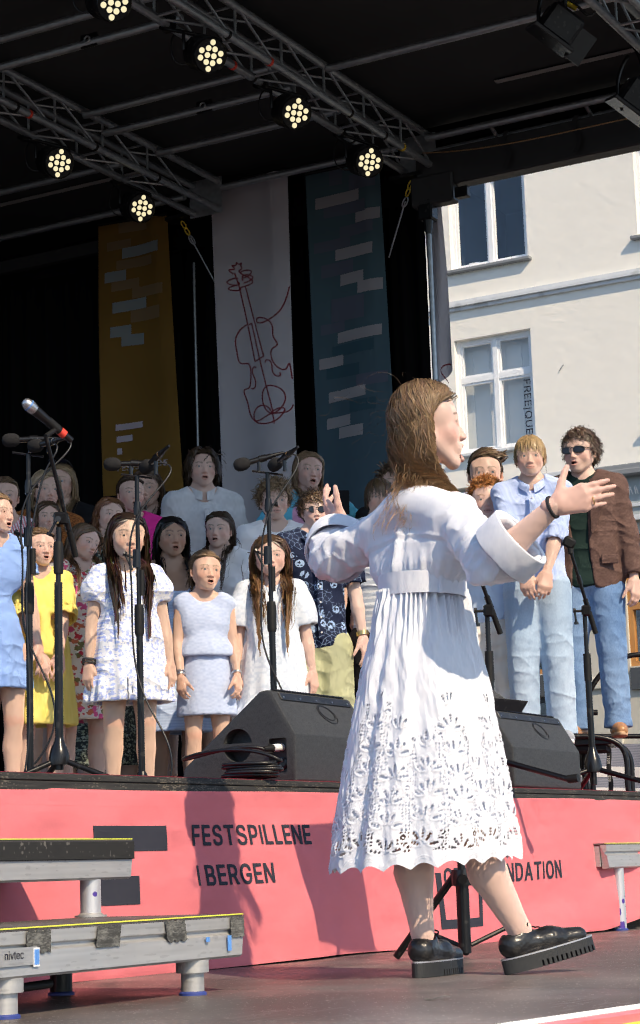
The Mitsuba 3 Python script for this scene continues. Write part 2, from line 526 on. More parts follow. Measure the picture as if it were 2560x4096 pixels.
def make_hair(spec, rng, colliders=()):
    """unit head space. spec: style, length (head units), color, n, width, curl, wave, part
    returns mesh, colours"""
    n, L, k = int(spec.get('n', 700) * spec.get('dens', 1.3 if spec['style'] == 'long' else 1.15)), spec['length'], spec.get('k', 13)
    r = hair_roots(n, rng)
    n = len(r)
    c0 = np.array([0, .06, .63])
    nor = unit((r - c0) / np.array([.335, .43, .37]) ** 2)
    px = spec.get('part', 0.0)
    style = spec['style']
    sgn = np.where(r[:, 0] > px, 1.0, -1.0)[:, None]
    one = np.ones((n, 1))
    if style == 'long':        # parted, hangs
        d = sgn * [[.8, 0, 0]] + one * [[0, .35, -.6]]
        g, lift = spec.get('g', .75), 1.06
    elif style == 'back':      # drawn back to a tail
        tail = np.array(spec.get('tail', (0, .55, .62)))
        d = unit(tail - r) * 1.0
        g, lift = .0, 1.03
    elif style == 'fringe':    # short, combed forwards
        d = one * [[.12, -.9, -.1]] + nor * [[.5, .2, 0]] * (r[:, 2:] < .8) + one * [[0, 0, -.8]] * (r[:, 2:] < .72)
        g, lift = .25, 1.06
    elif style == 'curtain':   # middle part, waves to the sides
        d = sgn * [[.8, 0, 0]] + one * [[0, -.35, .35]] * (r[:, 1:2] < .05) + one * [[0, .1, -.6]] * (r[:, 2:] < .7)
        g, lift = .22, 1.09
    elif style == 'up':        # short, brushed up and to the side
        d = one * [[spec.get('side', .5), -.15, .55]] * (r[:, 2:] > .7) + one * [[0, .35, -.7]] * (r[:, 2:] <= .7)
        g, lift = .04, 1.03
    else:                      # curly
        d = nor * 1.0 + one * [[0, -.1, 0]] + rng.normal(size=(n, 3)) * .45
        g, lift = spec.get('g', .10), 1.03
    d = d - nor * (d * nor).sum(1, keepdims=True) * (0.75 if style in ('up', 'curly') else .97) + rng.normal(size=(n, 3)) * spec.get('mess', .07)
    d = unit(d)
    len_i = L * rng.uniform(.72, 1.08, n)
    if style in ('fringe', 'up', 'curly', 'curtain'):
        top = np.clip((r[:, 2] - .42) / .3, 0, 1)
        len_i = len_i * (spec.get('sides', .45) + (1 - spec.get('sides', .45)) * top)
    step = (len_i / (k - 1))[:, None]
    vol = spec.get('vol', 1.0)
    layer = 1 + rng.uniform(0, .09, (n, 1)) * vol
    p = r.copy()
    P = [p.copy()]
    side_ = rng.uniform(size=n) < np.where(r[:, 1] < .05, spec.get('front', .5), spec.get('front2', spec.get('front', .5) * .35))
    tailj = rng.normal(size=(n, 3)) * .05
    flow = np.array(spec.get('flow', (0, 0, 0)), float)
    for i in range(k - 1):
        if style == 'back': d = unit(tail + tailj * min(1, i / 4) - p) * np.array([1, 1, 1]) if i < k * .55 else unit(d + [0, 0, -.9])
        if style == 'long':
            lag = np.clip((spec.get('tuck', -.10) - p[:, 1]) * 4, 0, 1) * (p[:, 2] < .93) * (p[:, 2] > -.05)
            d = d + np.c_[0 * lag, lag * 1.1, 0 * lag]
        if spec.get('sweep'): d = d + np.c_[0 * p[:, 0], -spec['sweep'] * np.clip((.12 - p[:, 2]) * 6, 0, 1), 0 * p[:, 0]]
        if style == 'long' and i > 2: d = d - np.c_[p[:, 0] * .35 * (np.abs(p[:, 0]) > .34), 0 * p[:, 0], 0 * p[:, 0]]
        d = unit(d + g * np.array([0, 0, -1.0]) + flow * .1 + rng.normal(size=(n, 3)) * .02)
        p = p + d * step
        p2 = skull_push(p, lift * layer)
        for (cc, rr) in colliders:
            q = (p2 - cc) / (rr * layer)
            dd = np.linalg.norm(q, axis=1, keepdims=True)
            s_ = np.where(side_, -1.0, 1.0)[:, None]
            qn = np.concatenate([q[:, :1], s_ * np.sqrt(np.clip(1 - q[:, :1] ** 2 - q[:, 2:] ** 2, .02, 1)), q[:, 2:]], 1)
            p2 = np.where(dd < 1, .6 * (cc + qn * rr * layer) + .4 * (cc + q / np.maximum(dd, 1e-6) * rr * layer), p2)
        face = (np.abs(p2[:, 0]) < .30) & (p2[:, 1] < -.12) & (p2[:, 2] < .86) & (p2[:, 2] > -.05)
        if style in ('long', 'back'):
            p2[face, 0] += np.sign(p2[face, 0]) * .05
        d = unit(d * .55 + unit(p2 - P[-1]) * .45) if i else d
        p = p2
        P.append(p.copy())
    P = np.stack(P, 1)
    t = np.linspace(0, 1, k)[None, :, None]
    lead = None
    if spec.get('locks'):
        from scipy.spatial import cKDTree
        li = rng.choice(n, min(spec['locks'], n), replace=False)
        lead = cKDTree(r[li]).query(r + rng.normal(size=r.shape) * .02)[1]
        P = P + (P[li][lead] - P) * spec.get('lock', .6) * np.clip(t * 1.3 - .12, 0, 1) ** .8 * rng.uniform(.6, 1.1, (n, 1, 1))
    amp, wav = spec.get('curl', 0.0), spec.get('wave', .35)
    if amp:
        nc = spec['locks'] if lead is not None else spec.get('clumps', 60)
        clump = lead if lead is not None else rng.integers(0, nc, n)
        ph = rng.uniform(0, 6.28, nc)[clump][:, None] + rng.normal(size=(n, 1)) * .5
        if spec.get('coherent'): ph = 9 * meshkit.noise(r * spec['coherent'], 7)[:, None] + rng.normal(size=(n, 1)) * .55
        a = (t[..., 0] * len_i[:, None] / wav) * 6.283 + ph
        tn = unit(np.gradient(P, axis=1)); o = unit(P - c0)
        sd = unit(np.cross(tn, o))
        P = P + amp * np.minimum(t * 2.5, 1) * (np.cos(a)[..., None] * sd + np.sin(a)[..., None] * o * .7)
    W = spec.get('width', .0150 if spec['style'] == 'long' else .0150) * (1 - .55 * np.linspace(0, 1, k)[None] ** 2) * rng.uniform(.6, 1.2, (n, 1))
    base = np.array(spec['color'])
    tip = np.array(spec.get('tip', base))
    col = base * (1 + rng.normal(size=(n, 1)) * .16) * np.array([1, 1, 1]) + rng.normal(size=(n, 3)) * .004
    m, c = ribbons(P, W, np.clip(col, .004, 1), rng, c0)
    if 'tip' in spec:
        tt = np.repeat(np.tile(np.linspace(0, 1, k), n), 2)[:, None]
        c = c * (1 - tt ** 1.3) + c * (tip / base) * tt ** 1.3
    return m, c


_caps = {}


def hair_cap(h=.036):
    if h not in _caps:
        F = Field((-.5, -.6, 0), (.5, .6, 1.1), h)
        F.ell((0, .055, .625), (.362, .46, .398), 0)
        F.ell((0, .16, .38), (.30, .29, .32), .08)
        v, f = F.mesh()
        v, f, _ = keep_faces((v, f), (hair_zone(v[f].mean(1)) > .01) & (v[f].mean(1)[:, 2] > .15))
        _caps[h] = (v, f)
    return _caps[h]
# ---------------------------------------------------------------- people
def build_hand(curl=(.35, .4, .45, .5), spread=.06, thumb=(.55, .35), h=.0042, s=1.0, fl=1.0):
    """right hand hanging: wrist at 0, fingers to -z, thumb to -y, palm to +x. curl: bend per joint of each finger"""
    F = Field(np.array([-.05, -.11, -.235]), np.array([.11, .07, .06]), h / s)
    F.cone((0, 0, .018), (0, 0, -.01), .0245, .023, 0)
    kn = [(-.004, -.030, -.088), (-.007, -.009, -.093), (-.006, .012, -.090), (-.002, .031, -.082)]
    for q in kn:
        F.cone((0, q[1] * .55, -.02), q, .017, .0125, .018)
    F.ell((.012, -.016, -.045), (.017, .02, .032), .015)
    for i, q in enumerate(kn):
        L = (.076, .084, .078, .060)[i] * fl
        a, p = 0.0, np.array(q)
        side = (i - 1.4) * spread
        r = .0092 if i < 3 else .0080
        for j, fr in enumerate((.46, .30, .24)):
            a += curl[i] * (.7, 1.0, .8)[j]
            d = np.array([math.sin(a), side * math.cos(a), -math.cos(a)])
            e = p + d * L * fr
            F.cone(p, e, r, r - .0009, .005 if j else .012); p, r = e, r - .0009
    p = np.array([.006, -.024, -.022]); out, fwd = thumb
    d = unit([.25, -math.sin(out) * 1.0, -math.cos(out)])
    e = p + d * .044; F.cone(p, e, .0165, .0115, .016)
    d2 = unit(d + [fwd * .6, fwd * .2, -.15]); e2 = e + d2 * .032; F.cone(e, e2, .0112, .0098, .006)
    d3 = unit(d2 + [fwd * .4, 0, -.1]); F.cone(e2, e2 + d3 * .024, .0098, .0078, .004)
    v, f = relax(F.mesh(), 1, .35)
    return v * s, f


_hands = {}


def hand_mesh(kind, h=.0062):
    if (kind, h) not in _hands:
        a = {'relaxed': dict(curl=(.30, .38, .44, .5)), 'fist': dict(curl=(.95, 1.0, 1.05, 1.05), thumb=(.35, .9)), 'soft': dict(curl=(.5, .55, .6, .65), spread=.03)}[kind]
        _hands[kind, h] = build_hand(h=h, **a)
    return _hands[kind, h]


def ik(a, b, l1, l2, pole):
    """the joint between a and b"""
    d = b - a; L = np.linalg.norm(d)
    if L > (l1 + l2) * .999: b = a + d * (l1 + l2) * .999 / L; d = b - a; L = np.linalg.norm(d)
    u = d / L
    x = (l1 * l1 - l2 * l2 + L * L) / (2 * L)
    hgt = math.sqrt(max(l1 * l1 - x * x, 1e-8))
    pl = np.asarray(pole, float); pl = unit(pl - u * (pl @ u))
    return a + u * x + pl * hgt, b


def joints(H, hh, bw=1.0, sex='f', arms=('down', 'down'), stance=.055, lean=0.0, hipw=1.0):
    J = {'H': H, 'hh': hh, 'bw': bw, 'sex': sex, 'hipw': hipw}
    J['sw'] = (.094 if sex == 'f' else .098) * H * bw ** .5
    zs = H - hh - .045 * H
    J['zs'] = zs
    for s, n in ((-1, 'l'), (1, 'r')):        # l = at -x (picture left when facing the camera)
        J['hip' + n] = np.array([s * .048 * H, 0, .50 * H])
        J['knee' + n] = np.array([s * stance * H, -.008 * H, .275 * H])
        J['ank' + n] = np.array([s * (stance + .003) * H, .012 * H, .045 * H])
        sh = np.array([s * J['sw'], .005 * H, zs])
        J['sh' + n] = sh
        spec = arms[0 if s < 0 else 1]
        l1, l2 = .168 * H, .150 * H
        pole = np.array([s * .35, 1.0, -.2])
        if isinstance(spec, str):
            w = {'down': (s * (J['sw'] + .045 * H), -.025 * H, zs - .312 * H), 'clasp': (s * .035 * H, -.125 * H, zs - .285 * H),
                 'back': (s * .06 * H, .10 * H, zs - .28 * H), 'front': (s * (J['sw'] + .02 * H), -.075 * H, zs - .30 * H), 'hold': (s * .06 * H, -.17 * H, zs - .13 * H)}[spec]
            if spec == 'clasp': pole = np.array([s * 1.0, .35, -.1])
            if spec == 'hold': pole = np.array([s * 1.0, .2, -.5])
        else:
            w = spec
        J['el' + n], J['wr' + n] = ik(sh, np.asarray(w, float), l1, l2, pole)
    return J


def torso(F, J, e=0.0, k=.03, arms=False):
    H, bw, sw, zs = J['H'], J['bw'], J['sw'], J['zs']
    fem = J['sex'] == 'f'
    hw = J['hipw']
    F.ell((0, .004 * H, .515 * H), (.090 * H * bw * hw + e, .064 * H * bw + e, .062 * H + e), 0)
    F.ell((0, .0, .60 * H), ((.070 if fem else .076) * H * bw + e, .052 * H * bw + e, .085 * H + e), k)
    F.ell((0, .004 * H, zs - .085 * H), (.083 * H * bw + e, .060 * H * bw + e, .085 * H + e), k)
    for s in (-1, 1):
        F.cone((s * .012 * H, .016 * H, zs + .025 * H), (s * sw * .92, .008 * H, zs - .004 * H), .033 * H + e, .030 * H + e, k * .8)
        F.cone((s * .05 * H, .0, zs - .09 * H), (s * sw * .88, .006 * H, zs - .012 * H), .045 * H + e, .031 * H + e, k)
        if fem and J.get('bust', 1) and J['hh'] / H < .136 and H > 1.5:
            F.ell((s * .042 * H, -.045 * H, zs - .105 * H), (.036 * H + e, .034 * H + e, .036 * H + e), .025)


def rig(J, root, yaw):
    R = rotz(yaw)
    return lambda v: np.asarray(v) @ R.T + root


def body_mesh(J, h=.0180, legs=True, arms=True):
    H = J['H']
    F = Field((-J['sw'] - .22 * H, -.27 * H, .0), (J['sw'] + .22 * H, .2 * H, H - J['hh'] * .7), h)
    torso(F, J)
    F.cone((0, .016 * H, J['zs']), (0, .010 * H, H - J['hh'] * .78), .036 * H, .031 * H, .03)
    for n in 'lr':
        if arms:
            a, b, c = J['sh' + n], J['el' + n], J['wr' + n]
            F.cone(a, b, .029 * H, .0225 * H, .02)
            F.cone(b, b + (c - b) * .35, .0225 * H, .0235 * H, .015)
            F.cone(b + (c - b) * .35, c, .0235 * H, .0150 * H, .01)
        if legs:
            a, b, c = J['hip' + n], J['knee' + n], J['ank' + n]
            bw = J['bw'] ** .6
            F.cone(a, b, .057 * H * bw, .034 * H * bw, .025)
            m = b + (c - b) * .35 + [0, .012 * H, 0]
            F.cone(b, m, .0325 * H * bw, .0345 * H * bw, .015)
            F.cone(m, c, .0345 * H * bw, .020 * H * bw, .01)
            F.cone(c, c - [0, 0, .04 * H], .020 * H, .022 * H, .01)
    return relax(F.mesh(), 1, .5)


def fold_noise(x, y, z, seed, fx, fz):
    X, Y, Zz = np.broadcast_arrays(x * fx, y * fx, z * fz)
    n = meshkit.noise(np.stack([X, Y, Zz], -1), seed)
    return .65 * (n - .5) + .55 * ((1 - 2 * np.abs(n - .5)) ** 5 - .22)


def garment(J, h=.0118, ease=.012, hem=None, sleeve=0.5, sl_ease=.018, sl_flare=.0, puff=0.0, skirt=None, neck=(.045, .05), wrinkle=.006, seed=0, straps=False, fz=5.0, fx=14.0, waist_in=0.0, open_front=False, ruffle=0.0, box=1.0, cut_top=None):
    """one field for a top or a dress. hem: height of a top's lower edge; skirt: (waist z, hem z, hem half width, folds, depth)"""
    H, zs = J['H'], J['zs']
    bottom = skirt[1] if skirt else hem
    wide = max(J['sw'] + .2 * H, (skirt[2] + .05) if skirt else 0)
    F = Field((-wide, -.28 * H, bottom - .03), (wide, .22 * H, zs + .075 * H), h)
    torso(F, J, ease, .03)
    if not skirt and hem is not None:
        w = (.084 * H * J['bw'] + ease * 1.2) * box
        def tube_(x, y, z):
            q = np.sqrt((x / w) ** 2 + (y / (w * .70)) ** 2)
            return np.maximum((q - 1) * w * .75, np.maximum(hem - z, z - (zs - .12 * H)))
        F.op(tube_, (-w, -w, hem), (w, w, zs - .1 * H), .03)
    if skirt:
        zw, zh, wh, nf, dep = skirt
        ww = .078 * H * J['bw'] + ease - waist_in
        rs = np.random.default_rng(seed + 5)
        ph = rs.uniform(0, 6.28, 6)
        def radius(x, y, z):
            t = np.clip((zw - z) / (zw - zh), 0, 1)
            th = np.arctan2(y * 1.25, x)
            f = np.sin(nf * th + ph[0] + 1.2 * np.sin(2 * th + ph[1])) * .6 + .4 * np.sin((nf * 1.7 // 1) * th + ph[2] + 2 * t)
            R = ww + (wh - ww) * (1 - (1 - t) ** 1.55) + dep * t ** .7 * f
            if ruffle: R = R + ruffle * np.clip((t - .72) * 12, 0, 1) * (.6 + .4 * np.sin(nf * 2.3 * th + ph[3]))
            return R, np.sqrt(x * x + (y * 1.25) ** 2)
        def sk(x, y, z):
            R, q = radius(x, y, z)
            return np.maximum((q - R) * .75, np.maximum(zh - z, z - zw - .01))
        F.op(sk, (-wh - .05, -wh, zh), (wh + .05, wh, zw), .02)
        def inner(x, y, z):
            R, q = radius(x, y, z)
            return np.maximum((q - R + .032) * .75, z - (zw - .35 * (zw - zh)))
        F.op(inner, (-wh - .05, -wh, zh - .02), (wh + .05, wh, zw), 0, cut=True)
    elif hem is not None:
        F.apply(lambda Fv, x, y, z: np.maximum(Fv, hem + .006 * np.sin(x * 40) - z))
    if wrinkle:
        F.apply(lambda Fv, x, y, z: Fv + wrinkle * (fold_noise(x, y, z, seed, fx, fz) + .6 * fold_noise(x + z * .7, y, z - x * .6, seed + 3, fx * 1.7, fz * 2.6)))
    if cut_top: F.apply(lambda Fv, x, y, z: np.maximum(Fv, z - cut_top))
    if open_front:
        x0, x1, zt, zb = open_front
        F.apply(lambda Fv, x, y, z: np.maximum(Fv, -np.maximum(y + .03, np.abs(x - x0 - .02 * np.clip((zt - z) / (zt - zb), 0, 1)) - x1 * (.55 + .45 * np.abs(np.clip((z - zb) / (zt - zb), -.6, 1.0)) ** 1.2))))
    # neckline
    cz = zs + .045 * H
    if cut_top: pass
    elif straps:
        F.apply(lambda Fv, x, y, z: np.maximum(Fv, z - (zs - straps * H) - .03 * np.exp(-((np.abs(x) - J['sw'] * .62) / .012) ** 2) * 6))
    else:
        F.ell((0, .006 * H - .25 * neck[1] * H, cz + .012 * H), (neck[0] * H, (neck[0] + .25 * neck[1]) * H, neck[1] * H), .01, cut=True)
    # sleeves
    if sleeve > 0:
        for n in 'lr':
            a, b, c = J['sh' + n], J['el' + n], J['wr' + n]
            pts = [a, a + (b - a) * min(sleeve, 1)] + ([b + (c - b) * (sleeve - 1)] if sleeve > 1 else [])
            rr = [.030 * H, .030 * H - .006 * H * min(sleeve, 1)] + ([.018 * H] if sleeve > 1 else [])
            e0 = sl_ease
            for i in range(len(pts) - 1):
                p, q = pts[i], pts[i + 1]
                last = i == len(pts) - 2
                d = unit(q - p)
                r0, r1 = rr[i] + e0 * (.35 if i == 0 else 1), rr[i + 1] + e0 + (sl_flare if last else 0)
                lo, hi = np.minimum(p, q) - max(r0, r1), np.maximum(p, q) + max(r0, r1)
                def fn(x, y, z, p=p, q=q, d=d, r0=r0, r1=r1, last=last):
                    L = np.linalg.norm(q - p)
                    s = (x - p[0]) * d[0] + (y - p[1]) * d[1] + (z - p[2]) * d[2]
                    t = np.clip(s / L, 0, 1)
                    dist = np.sqrt((x - p[0] - t * L * d[0]) ** 2 + (y - p[1] - t * L * d[1]) ** 2 + (z - p[2] - t * L * d[2]) ** 2)
                    R = r0 + t * (r1 - r0) + puff * np.sin(np.pi * np.clip(t * .95, 0, 1)) + .0035 * np.sin(s * 95 + 3 * np.sin(x * 30 + z * 20)) * (puff == 0)
                    o = dist - R
                    return np.maximum(o, s - L) if last else o
                F.op(fn, lo, hi, .018)
                if last:
                    F.cone(q - d * .035, q + d * .05, max(r1 - .016, .010), max(r1 - .014, .010), 0, cut=True)
    return relax(F.mesh(), 1, .35)


def trousers(J, h=.012, ease=.014, leg=.045, hem=.03, seed=0, top=.57, wrinkle=.008, shorts=None):
    H = J['H']
    zb = (shorts or hem) * H
    F = Field((-.2 * H, -.15 * H, zb - .02), (.2 * H, .15 * H, (top + .03) * H), h)
    F.ell((0, .004 * H, .515 * H), (.088 * H * J['bw'] + ease, .062 * H * J['bw'] + ease, .075 * H), 0)
    F.ell((0, 0, .57 * H), (.078 * H * J['bw'] + ease, .056 * H * J['bw'] + ease, .06 * H), .02)
    for n in 'lr':
        a, b, c = J['hip' + n], J['knee' + n], J['ank' + n]
        F.cone(a, b, .060 * H * J['bw'] ** .6 + ease * .6, leg * H, .02)
        F.cone(b, c + [0, -.004 * H, -.01 * H], leg * H, leg * H * .92, .012)
    F.apply(lambda Fv, x, y, z: Fv + wrinkle * (fold_noise(x, y, z, seed, 9, 8) + .7 * fold_noise(x + z, y, z - x * .8, seed + 1, 12, 13)) * (1 + 1.2 * (z < .16 * H)))
    F.apply(lambda Fv, x, y, z: np.maximum(Fv, np.maximum(zb - z, z - top * H)))
    return relax(F.mesh(), 1, .35)


def shoe_mesh(L, h=.011, boot=0.0):
    """toe to -y, ankle over (0, 0); L shoe length"""
    F = Field((-.09, -.28, -.005), (.09, .12, .2), h)
    F.cone((0, .045, .045), (0, -.09, .040), .040, .043, 0)
    F.cone((0, -.09, .036), (.004, -.165, .030), .042, .034, .03)
    F.cone((0, .03, .05), (0, .02, .09 + boot), .042, .036, .03)
    F.apply(lambda Fv, x, y, z: np.maximum(Fv, .006 - z))
    m = relax(F.mesh(), 1, .4)
    G = Field((-.09, -.28, -.01), (.09, .12, .06), h)
    G.op(lambda x, y, z: np.maximum(np.sqrt((x / .047) ** 2 + ((y + .058) / .155) ** 2 + 0 * z) * .05 - .05, np.abs(z - .012) - .013), (-.06, -.23, 0), (.06, .1, .03), 0)
    s = relax(G.mesh(), 1, .3)
    k = L / .29
    return (m[0] * k, m[1]), (s[0] * k, s[1])


def head_colors(v, M, sp, scale=1.0):
    skin = np.array(sp.get('skin', (.60, .40, .315)))
    rnd = meshkit.noise(v * 9, 3)[:, None] - .5
    c = skin * (1 + .10 * rnd)
    def lay(m, col, a):
        nonlocal c
        m = (m * a)[:, None]; c = c * (1 - m) + np.array(col) * m
    lay(M['cheek'], skin * [1.05, .76, .74], .55 * sp.get('flush', 1)); lay(M['nose'], skin * [1.04, .76, .74], .5 * sp.get('flush', 1)); lay(M['ear'], skin * [1.04, .76, .72], .5)
    lay(M['lid'], skin * [.92, .82, .80], .5)
    if 'beard' in sp: lay(M['beard'], sp['beard'], sp.get('beard_a', .5))
    lay(M['lips'], sp.get('lips', skin * [.88, .60, .60]), .75); lay(M['inner'], (.05, .012, .012), 1)
    hc = np.array(sp['hair']['color']) if 'hair' in sp else skin * .4
    lay(M['brow'], sp.get('brow', hc * .8 + skin * .18), .7); lay(M['lash'], skin * .36, .7)
    z = np.clip(hair_zone(v) / .05 + .5, 0, 1)
    lay(z * (v[:, 2] > .2), hc * .8, 1)
    return c


def add_head(t, sp, place, hh, hm, rng, res=.017, colliders=(), shade=None):
    """place maps unit head space to the world; adds eyes and hair to the person t, returns the head mesh and its colours"""
    mo = sp.get('mouth', 0.0)
    v, f, M = head_template(mo, res)
    shp = np.array(sp.get('shape', (1, 1, 1)), float)
    c = head_colors(v, M, sp)
    ch = sp.get('seed_face', 0)
    if ch:                                              # faces differ: a slow, mirror-symmetric change of form
        a = v * [1, 1, 1.0]; a[:, 0] = np.abs(a[:, 0])
        v = v + np.stack([np.sign(v[:, 0]) * .036 * (meshkit.noise(a * 2.3 + ch * 7.7, 1) - .5) * np.clip(a[:, 0] * 6, 0, 1), .034 * (meshkit.noise(a * 2.6 + ch * 3.1, 2) - .5), .040 * (meshkit.noise(a * 2.2 + ch * 5.3, 4) - .5)], 1)
    out = (place(v * shp), f)
    if not sp.get('no_eyes'):
        b = trimesh.creation.icosphere(2, 1.0)
        q = np.array(b.vertices)
        lk = unit(np.array([sp.get('look', 0.0), -1, -.05]))
        dd = q @ lk
        ec = np.where((dd > .84)[:, None], np.array(sp.get('iris', (.13, .15, .16))), [.52, .47, .44])
        ec = np.where((dd > .965)[:, None], [.012, .012, .012], ec)
        for s in (-1, 1):
            part(t, 'eye', (place((q * (EYE_R - .003) + EYE_C * [s, 1, 1]) * shp), np.array(b.faces)), 'eye_gloss', True, color=ec)
    hs = sp.get('hair')
    if hs:
        m, cc = make_hair(hs, rng, colliders)
        cv, cf = hair_cap()
        if hs.get('capz'): cv, cf, _ = keep_faces((cv, cf), cv[cf].mean(1)[:, 2] > hs['capz'])
        mm = cat([(m[0] * shp, m[1]), (cv * shp, cf)])
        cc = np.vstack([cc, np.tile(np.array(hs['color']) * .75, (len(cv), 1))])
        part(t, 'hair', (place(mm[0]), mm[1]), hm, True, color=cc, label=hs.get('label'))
    return out, c


def glasses(t, place, hh, lens='shade_lens', rim='black_gloss', shape='round', z0=.485):
    w, hgt = (.105, .085) if shape == 'round' else (.115, .072)
    ms, ls = [], []
    for s in (-1, 1):
        a = np.linspace(0, 2 * np.pi, 28, endpoint=False)
        sq = 1.0 if shape == 'round' else .72
        ring = np.stack([s * .137 + w * np.sign(np.cos(a)) * np.abs(np.cos(a)) ** sq, -.435 + .09 * (np.abs(np.cos(a) * w * s + s * .137) / .25) ** 2, z0 + hgt * np.sign(np.sin(a)) * np.abs(np.sin(a)) ** sq], 1)
        v, f = tube(ring, .010, 6, closed=True); ms.append((v, f))
        c = ring.mean(0) + [0, -.012, 0]
        lv = np.vstack([ring, [c], ring + [0, .012, 0], [c + [0, .02, 0]]]); n = len(ring); i = np.arange(n); j = (i + 1) % n
        ls.append((lv, np.vstack([np.stack([i, j, i * 0 + n], 1), np.stack([j + n + 1, i + n + 1, i * 0 + 2 * n + 1], 1)])))
        ms.append(tube(smooth_path([(s * (.137 + w), -.39, z0 + .03), (s * .33, -.22, z0 + .035), (s * .355, .05, z0 + .01)], 10), .010, 6))
    ms.append(tube(smooth_path([(-.035, -.45, z0 + .03), (0, -.465, z0 + .045), (.035, -.45, z0 + .03)], 8), .010, 6))
    m, l = cat(ms), cat(ls)
    k = part(t, 'sunglasses', (place(m[0]), m[1]), rim, 40)
    part(k, 'lens', (place(l[0]), l[1]), lens, True)


def collar(J, w, height, out, top, split=.035):
    """turned-down shirt collar round the neck: two leaves meeting at the front"""
    H = J['H']; zc = J['zs'] + .036 * H
    n = 40
    a = np.linspace(-np.pi / 2 + split * 4, 1.5 * np.pi - split * 4, n)
    r = .041 * H * w
    pts = []
    for rr, zz in ((r, zc + top - .018), (r * 1.02, zc + top), (r + out * .45, zc + top - .004), (r + out, zc + top - height)):
        fr = np.clip(-np.sin(a), 0, 1) ** 3
        pts.append(np.stack([rr * np.cos(a), .014 * H + rr * np.sin(a) * (1.0 + .12 * fr), zz - .030 * H * fr - (.016 * fr if zz < zc + top - .01 and rr > r * 1.1 else 0) + 0 * a], 1))
    P = np.stack(pts, 0)
    return slab(P, np.stack([np.cos(a), np.sin(a), 0 * a], 1)[None], .003)


PEOPLE = {}


def person(label, px, top, chin, Y, base, sex='f', yaw=0.0, hyaw=None, tilt=0.0, nod=0.0, bw=1.0, arms=('down', 'down'), group='singers of the choir', legs=True, hair=None, clothes=(), shoes=None, head_k=1.0, res=.0220, hand='relaxed', stance=.055, hipw=1.0, seed=1, dx=0.0, bust=1, hair_mat='hair', accessories=None, name_hh=None, **sp):
    rng = np.random.default_rng(seed * 101 + int(px))
    p_top, p_chin = at(px, top, Y), at(px, chin, Y)
    hh = (p_top[2] - p_chin[2]) / 1.045 * head_k
    H = p_top[2] - .035 * hh - base
    if name_hh: hh = name_hh
    t = thing('person', label, 'person', group)
    J = joints(H, hh, bw, sex, arms, stance, hipw=hipw)
    J['bust'] = bust
    hy = yaw if hyaw is None else hyaw
    root = np.array([p_top[0] + dx, Y, base])
    W = rig(J, root, yaw)
    Rh = rotz(hy - yaw) @ roty(tilt) @ rotx(nod)
    piv_u = np.array([0, .10, .18])
    wide = np.array([1.03 if H < 1.5 else .99, .99, 1.0]) * sp.pop('face', (1, 1, 1))
    neck_top = np.array([0, .010 * H, H - hh + .18 * hh])
    place = lambda v: W(((np.asarray(v) * wide - piv_u) * hh) @ Rh.T + neck_top)
    sp['seed_face'] = seed
    sp['hair'] = hair
    if hair is None: sp.pop('hair')
    # shoulders seen from the head, for hair to fall on
    inv = lambda q: ((np.asarray(q) - neck_top) @ Rh) / hh + piv_u
    col = [(inv((0, .01 * H, J['zs'] - .11 * H)), np.array([(J['sw'] * 1.15 + .03) / hh, (.088 * H * bw + .030) / hh, (.155 * H + .012) / hh])), (inv((0, .012 * H, H - hh - .02 * H)), np.array([.22, .25, .55]))]
    hm, hc = add_head(t, sp, place, hh, hair_mat, rng, res, col)
    bv, bf = body_mesh(J, legs=legs)
    skin = np.array(sp.get('skin', (.60, .40, .315)))
    ms, cs = [(W(bv), bf), hm], [skin * (1 + .12 * (meshkit.noise(bv * 22, 5)[:, None] - .5)) * np.where(np.abs(bv[:, 2:] - .275 * H) < .02, [1.02, .9, .88], [1, 1, 1]), hc]
    for n, s in (('l', -1), ('r', 1)):
        if arms[0 if s < 0 else 1] == 'back': continue
        hv, hf = hand_mesh(hand)
        d = unit(J['wr' + n] - J['el' + n])
        d = unit(d * .8 + np.array([0, 0, -.35]))
        zz = -d
        clasp = arms[0 if s < 0 else 1] == 'clasp'
        pal = np.array([-s * .75, .55, 0]) if not clasp else np.array([-s * .3, .95, 0])
        xx = unit(pal - zz * (pal @ zz)); yy = np.cross(zz, xx)
        q = hv.copy() * (H / 1.72) * 1.0
        if s > 0: q[:, 1] *= -1
        if (s > 0): hf = hf[:, ::-1]
        q2 = J['wr' + n] + q[:, :1] * xx + q[:, 1:2] * yy + q[:, 2:] * zz
        ms.append((W(q2), hf)); cs.append(np.tile(skin * [1.0, .93, .92], (len(q), 1)))
    m = cat(ms)
    put(t, m, 'skin', True, np.vstack(cs))
    for cdef in clothes:
        cdef(t, J, W)
    if shoes:
        up, sole = shoe_mesh(.155 * H)
        for n, s in (('l', -1), ('r', 1)):
            R = rotz(s * .22)
            off = J['ank' + n] * [1, 1, 0]
            k = part(t, 'shoe', (W(up[0] @ R.T + off), up[1]), shoes[0], True)
            part(k, 'sole', (W(sole[0] @ R.T + off), sole[1]), shoes[1], 40)
    if accessories: accessories(t, J, W, place, hh)
    PEOPLE[t] = (H, hh, root)
    return t, J, W, place


def wear(name, fn, m, smooth=True, label=None, **kw):
    """a garment for person(): fn(J, **kw) returns a mesh"""
    def go(t, J, W):
        v, f = fn(J, **{k: (x(J) if callable(x) else x) for k, x in kw.items()})
        return part(t, name, (W(v), f), m, smooth, label=label)
    return go


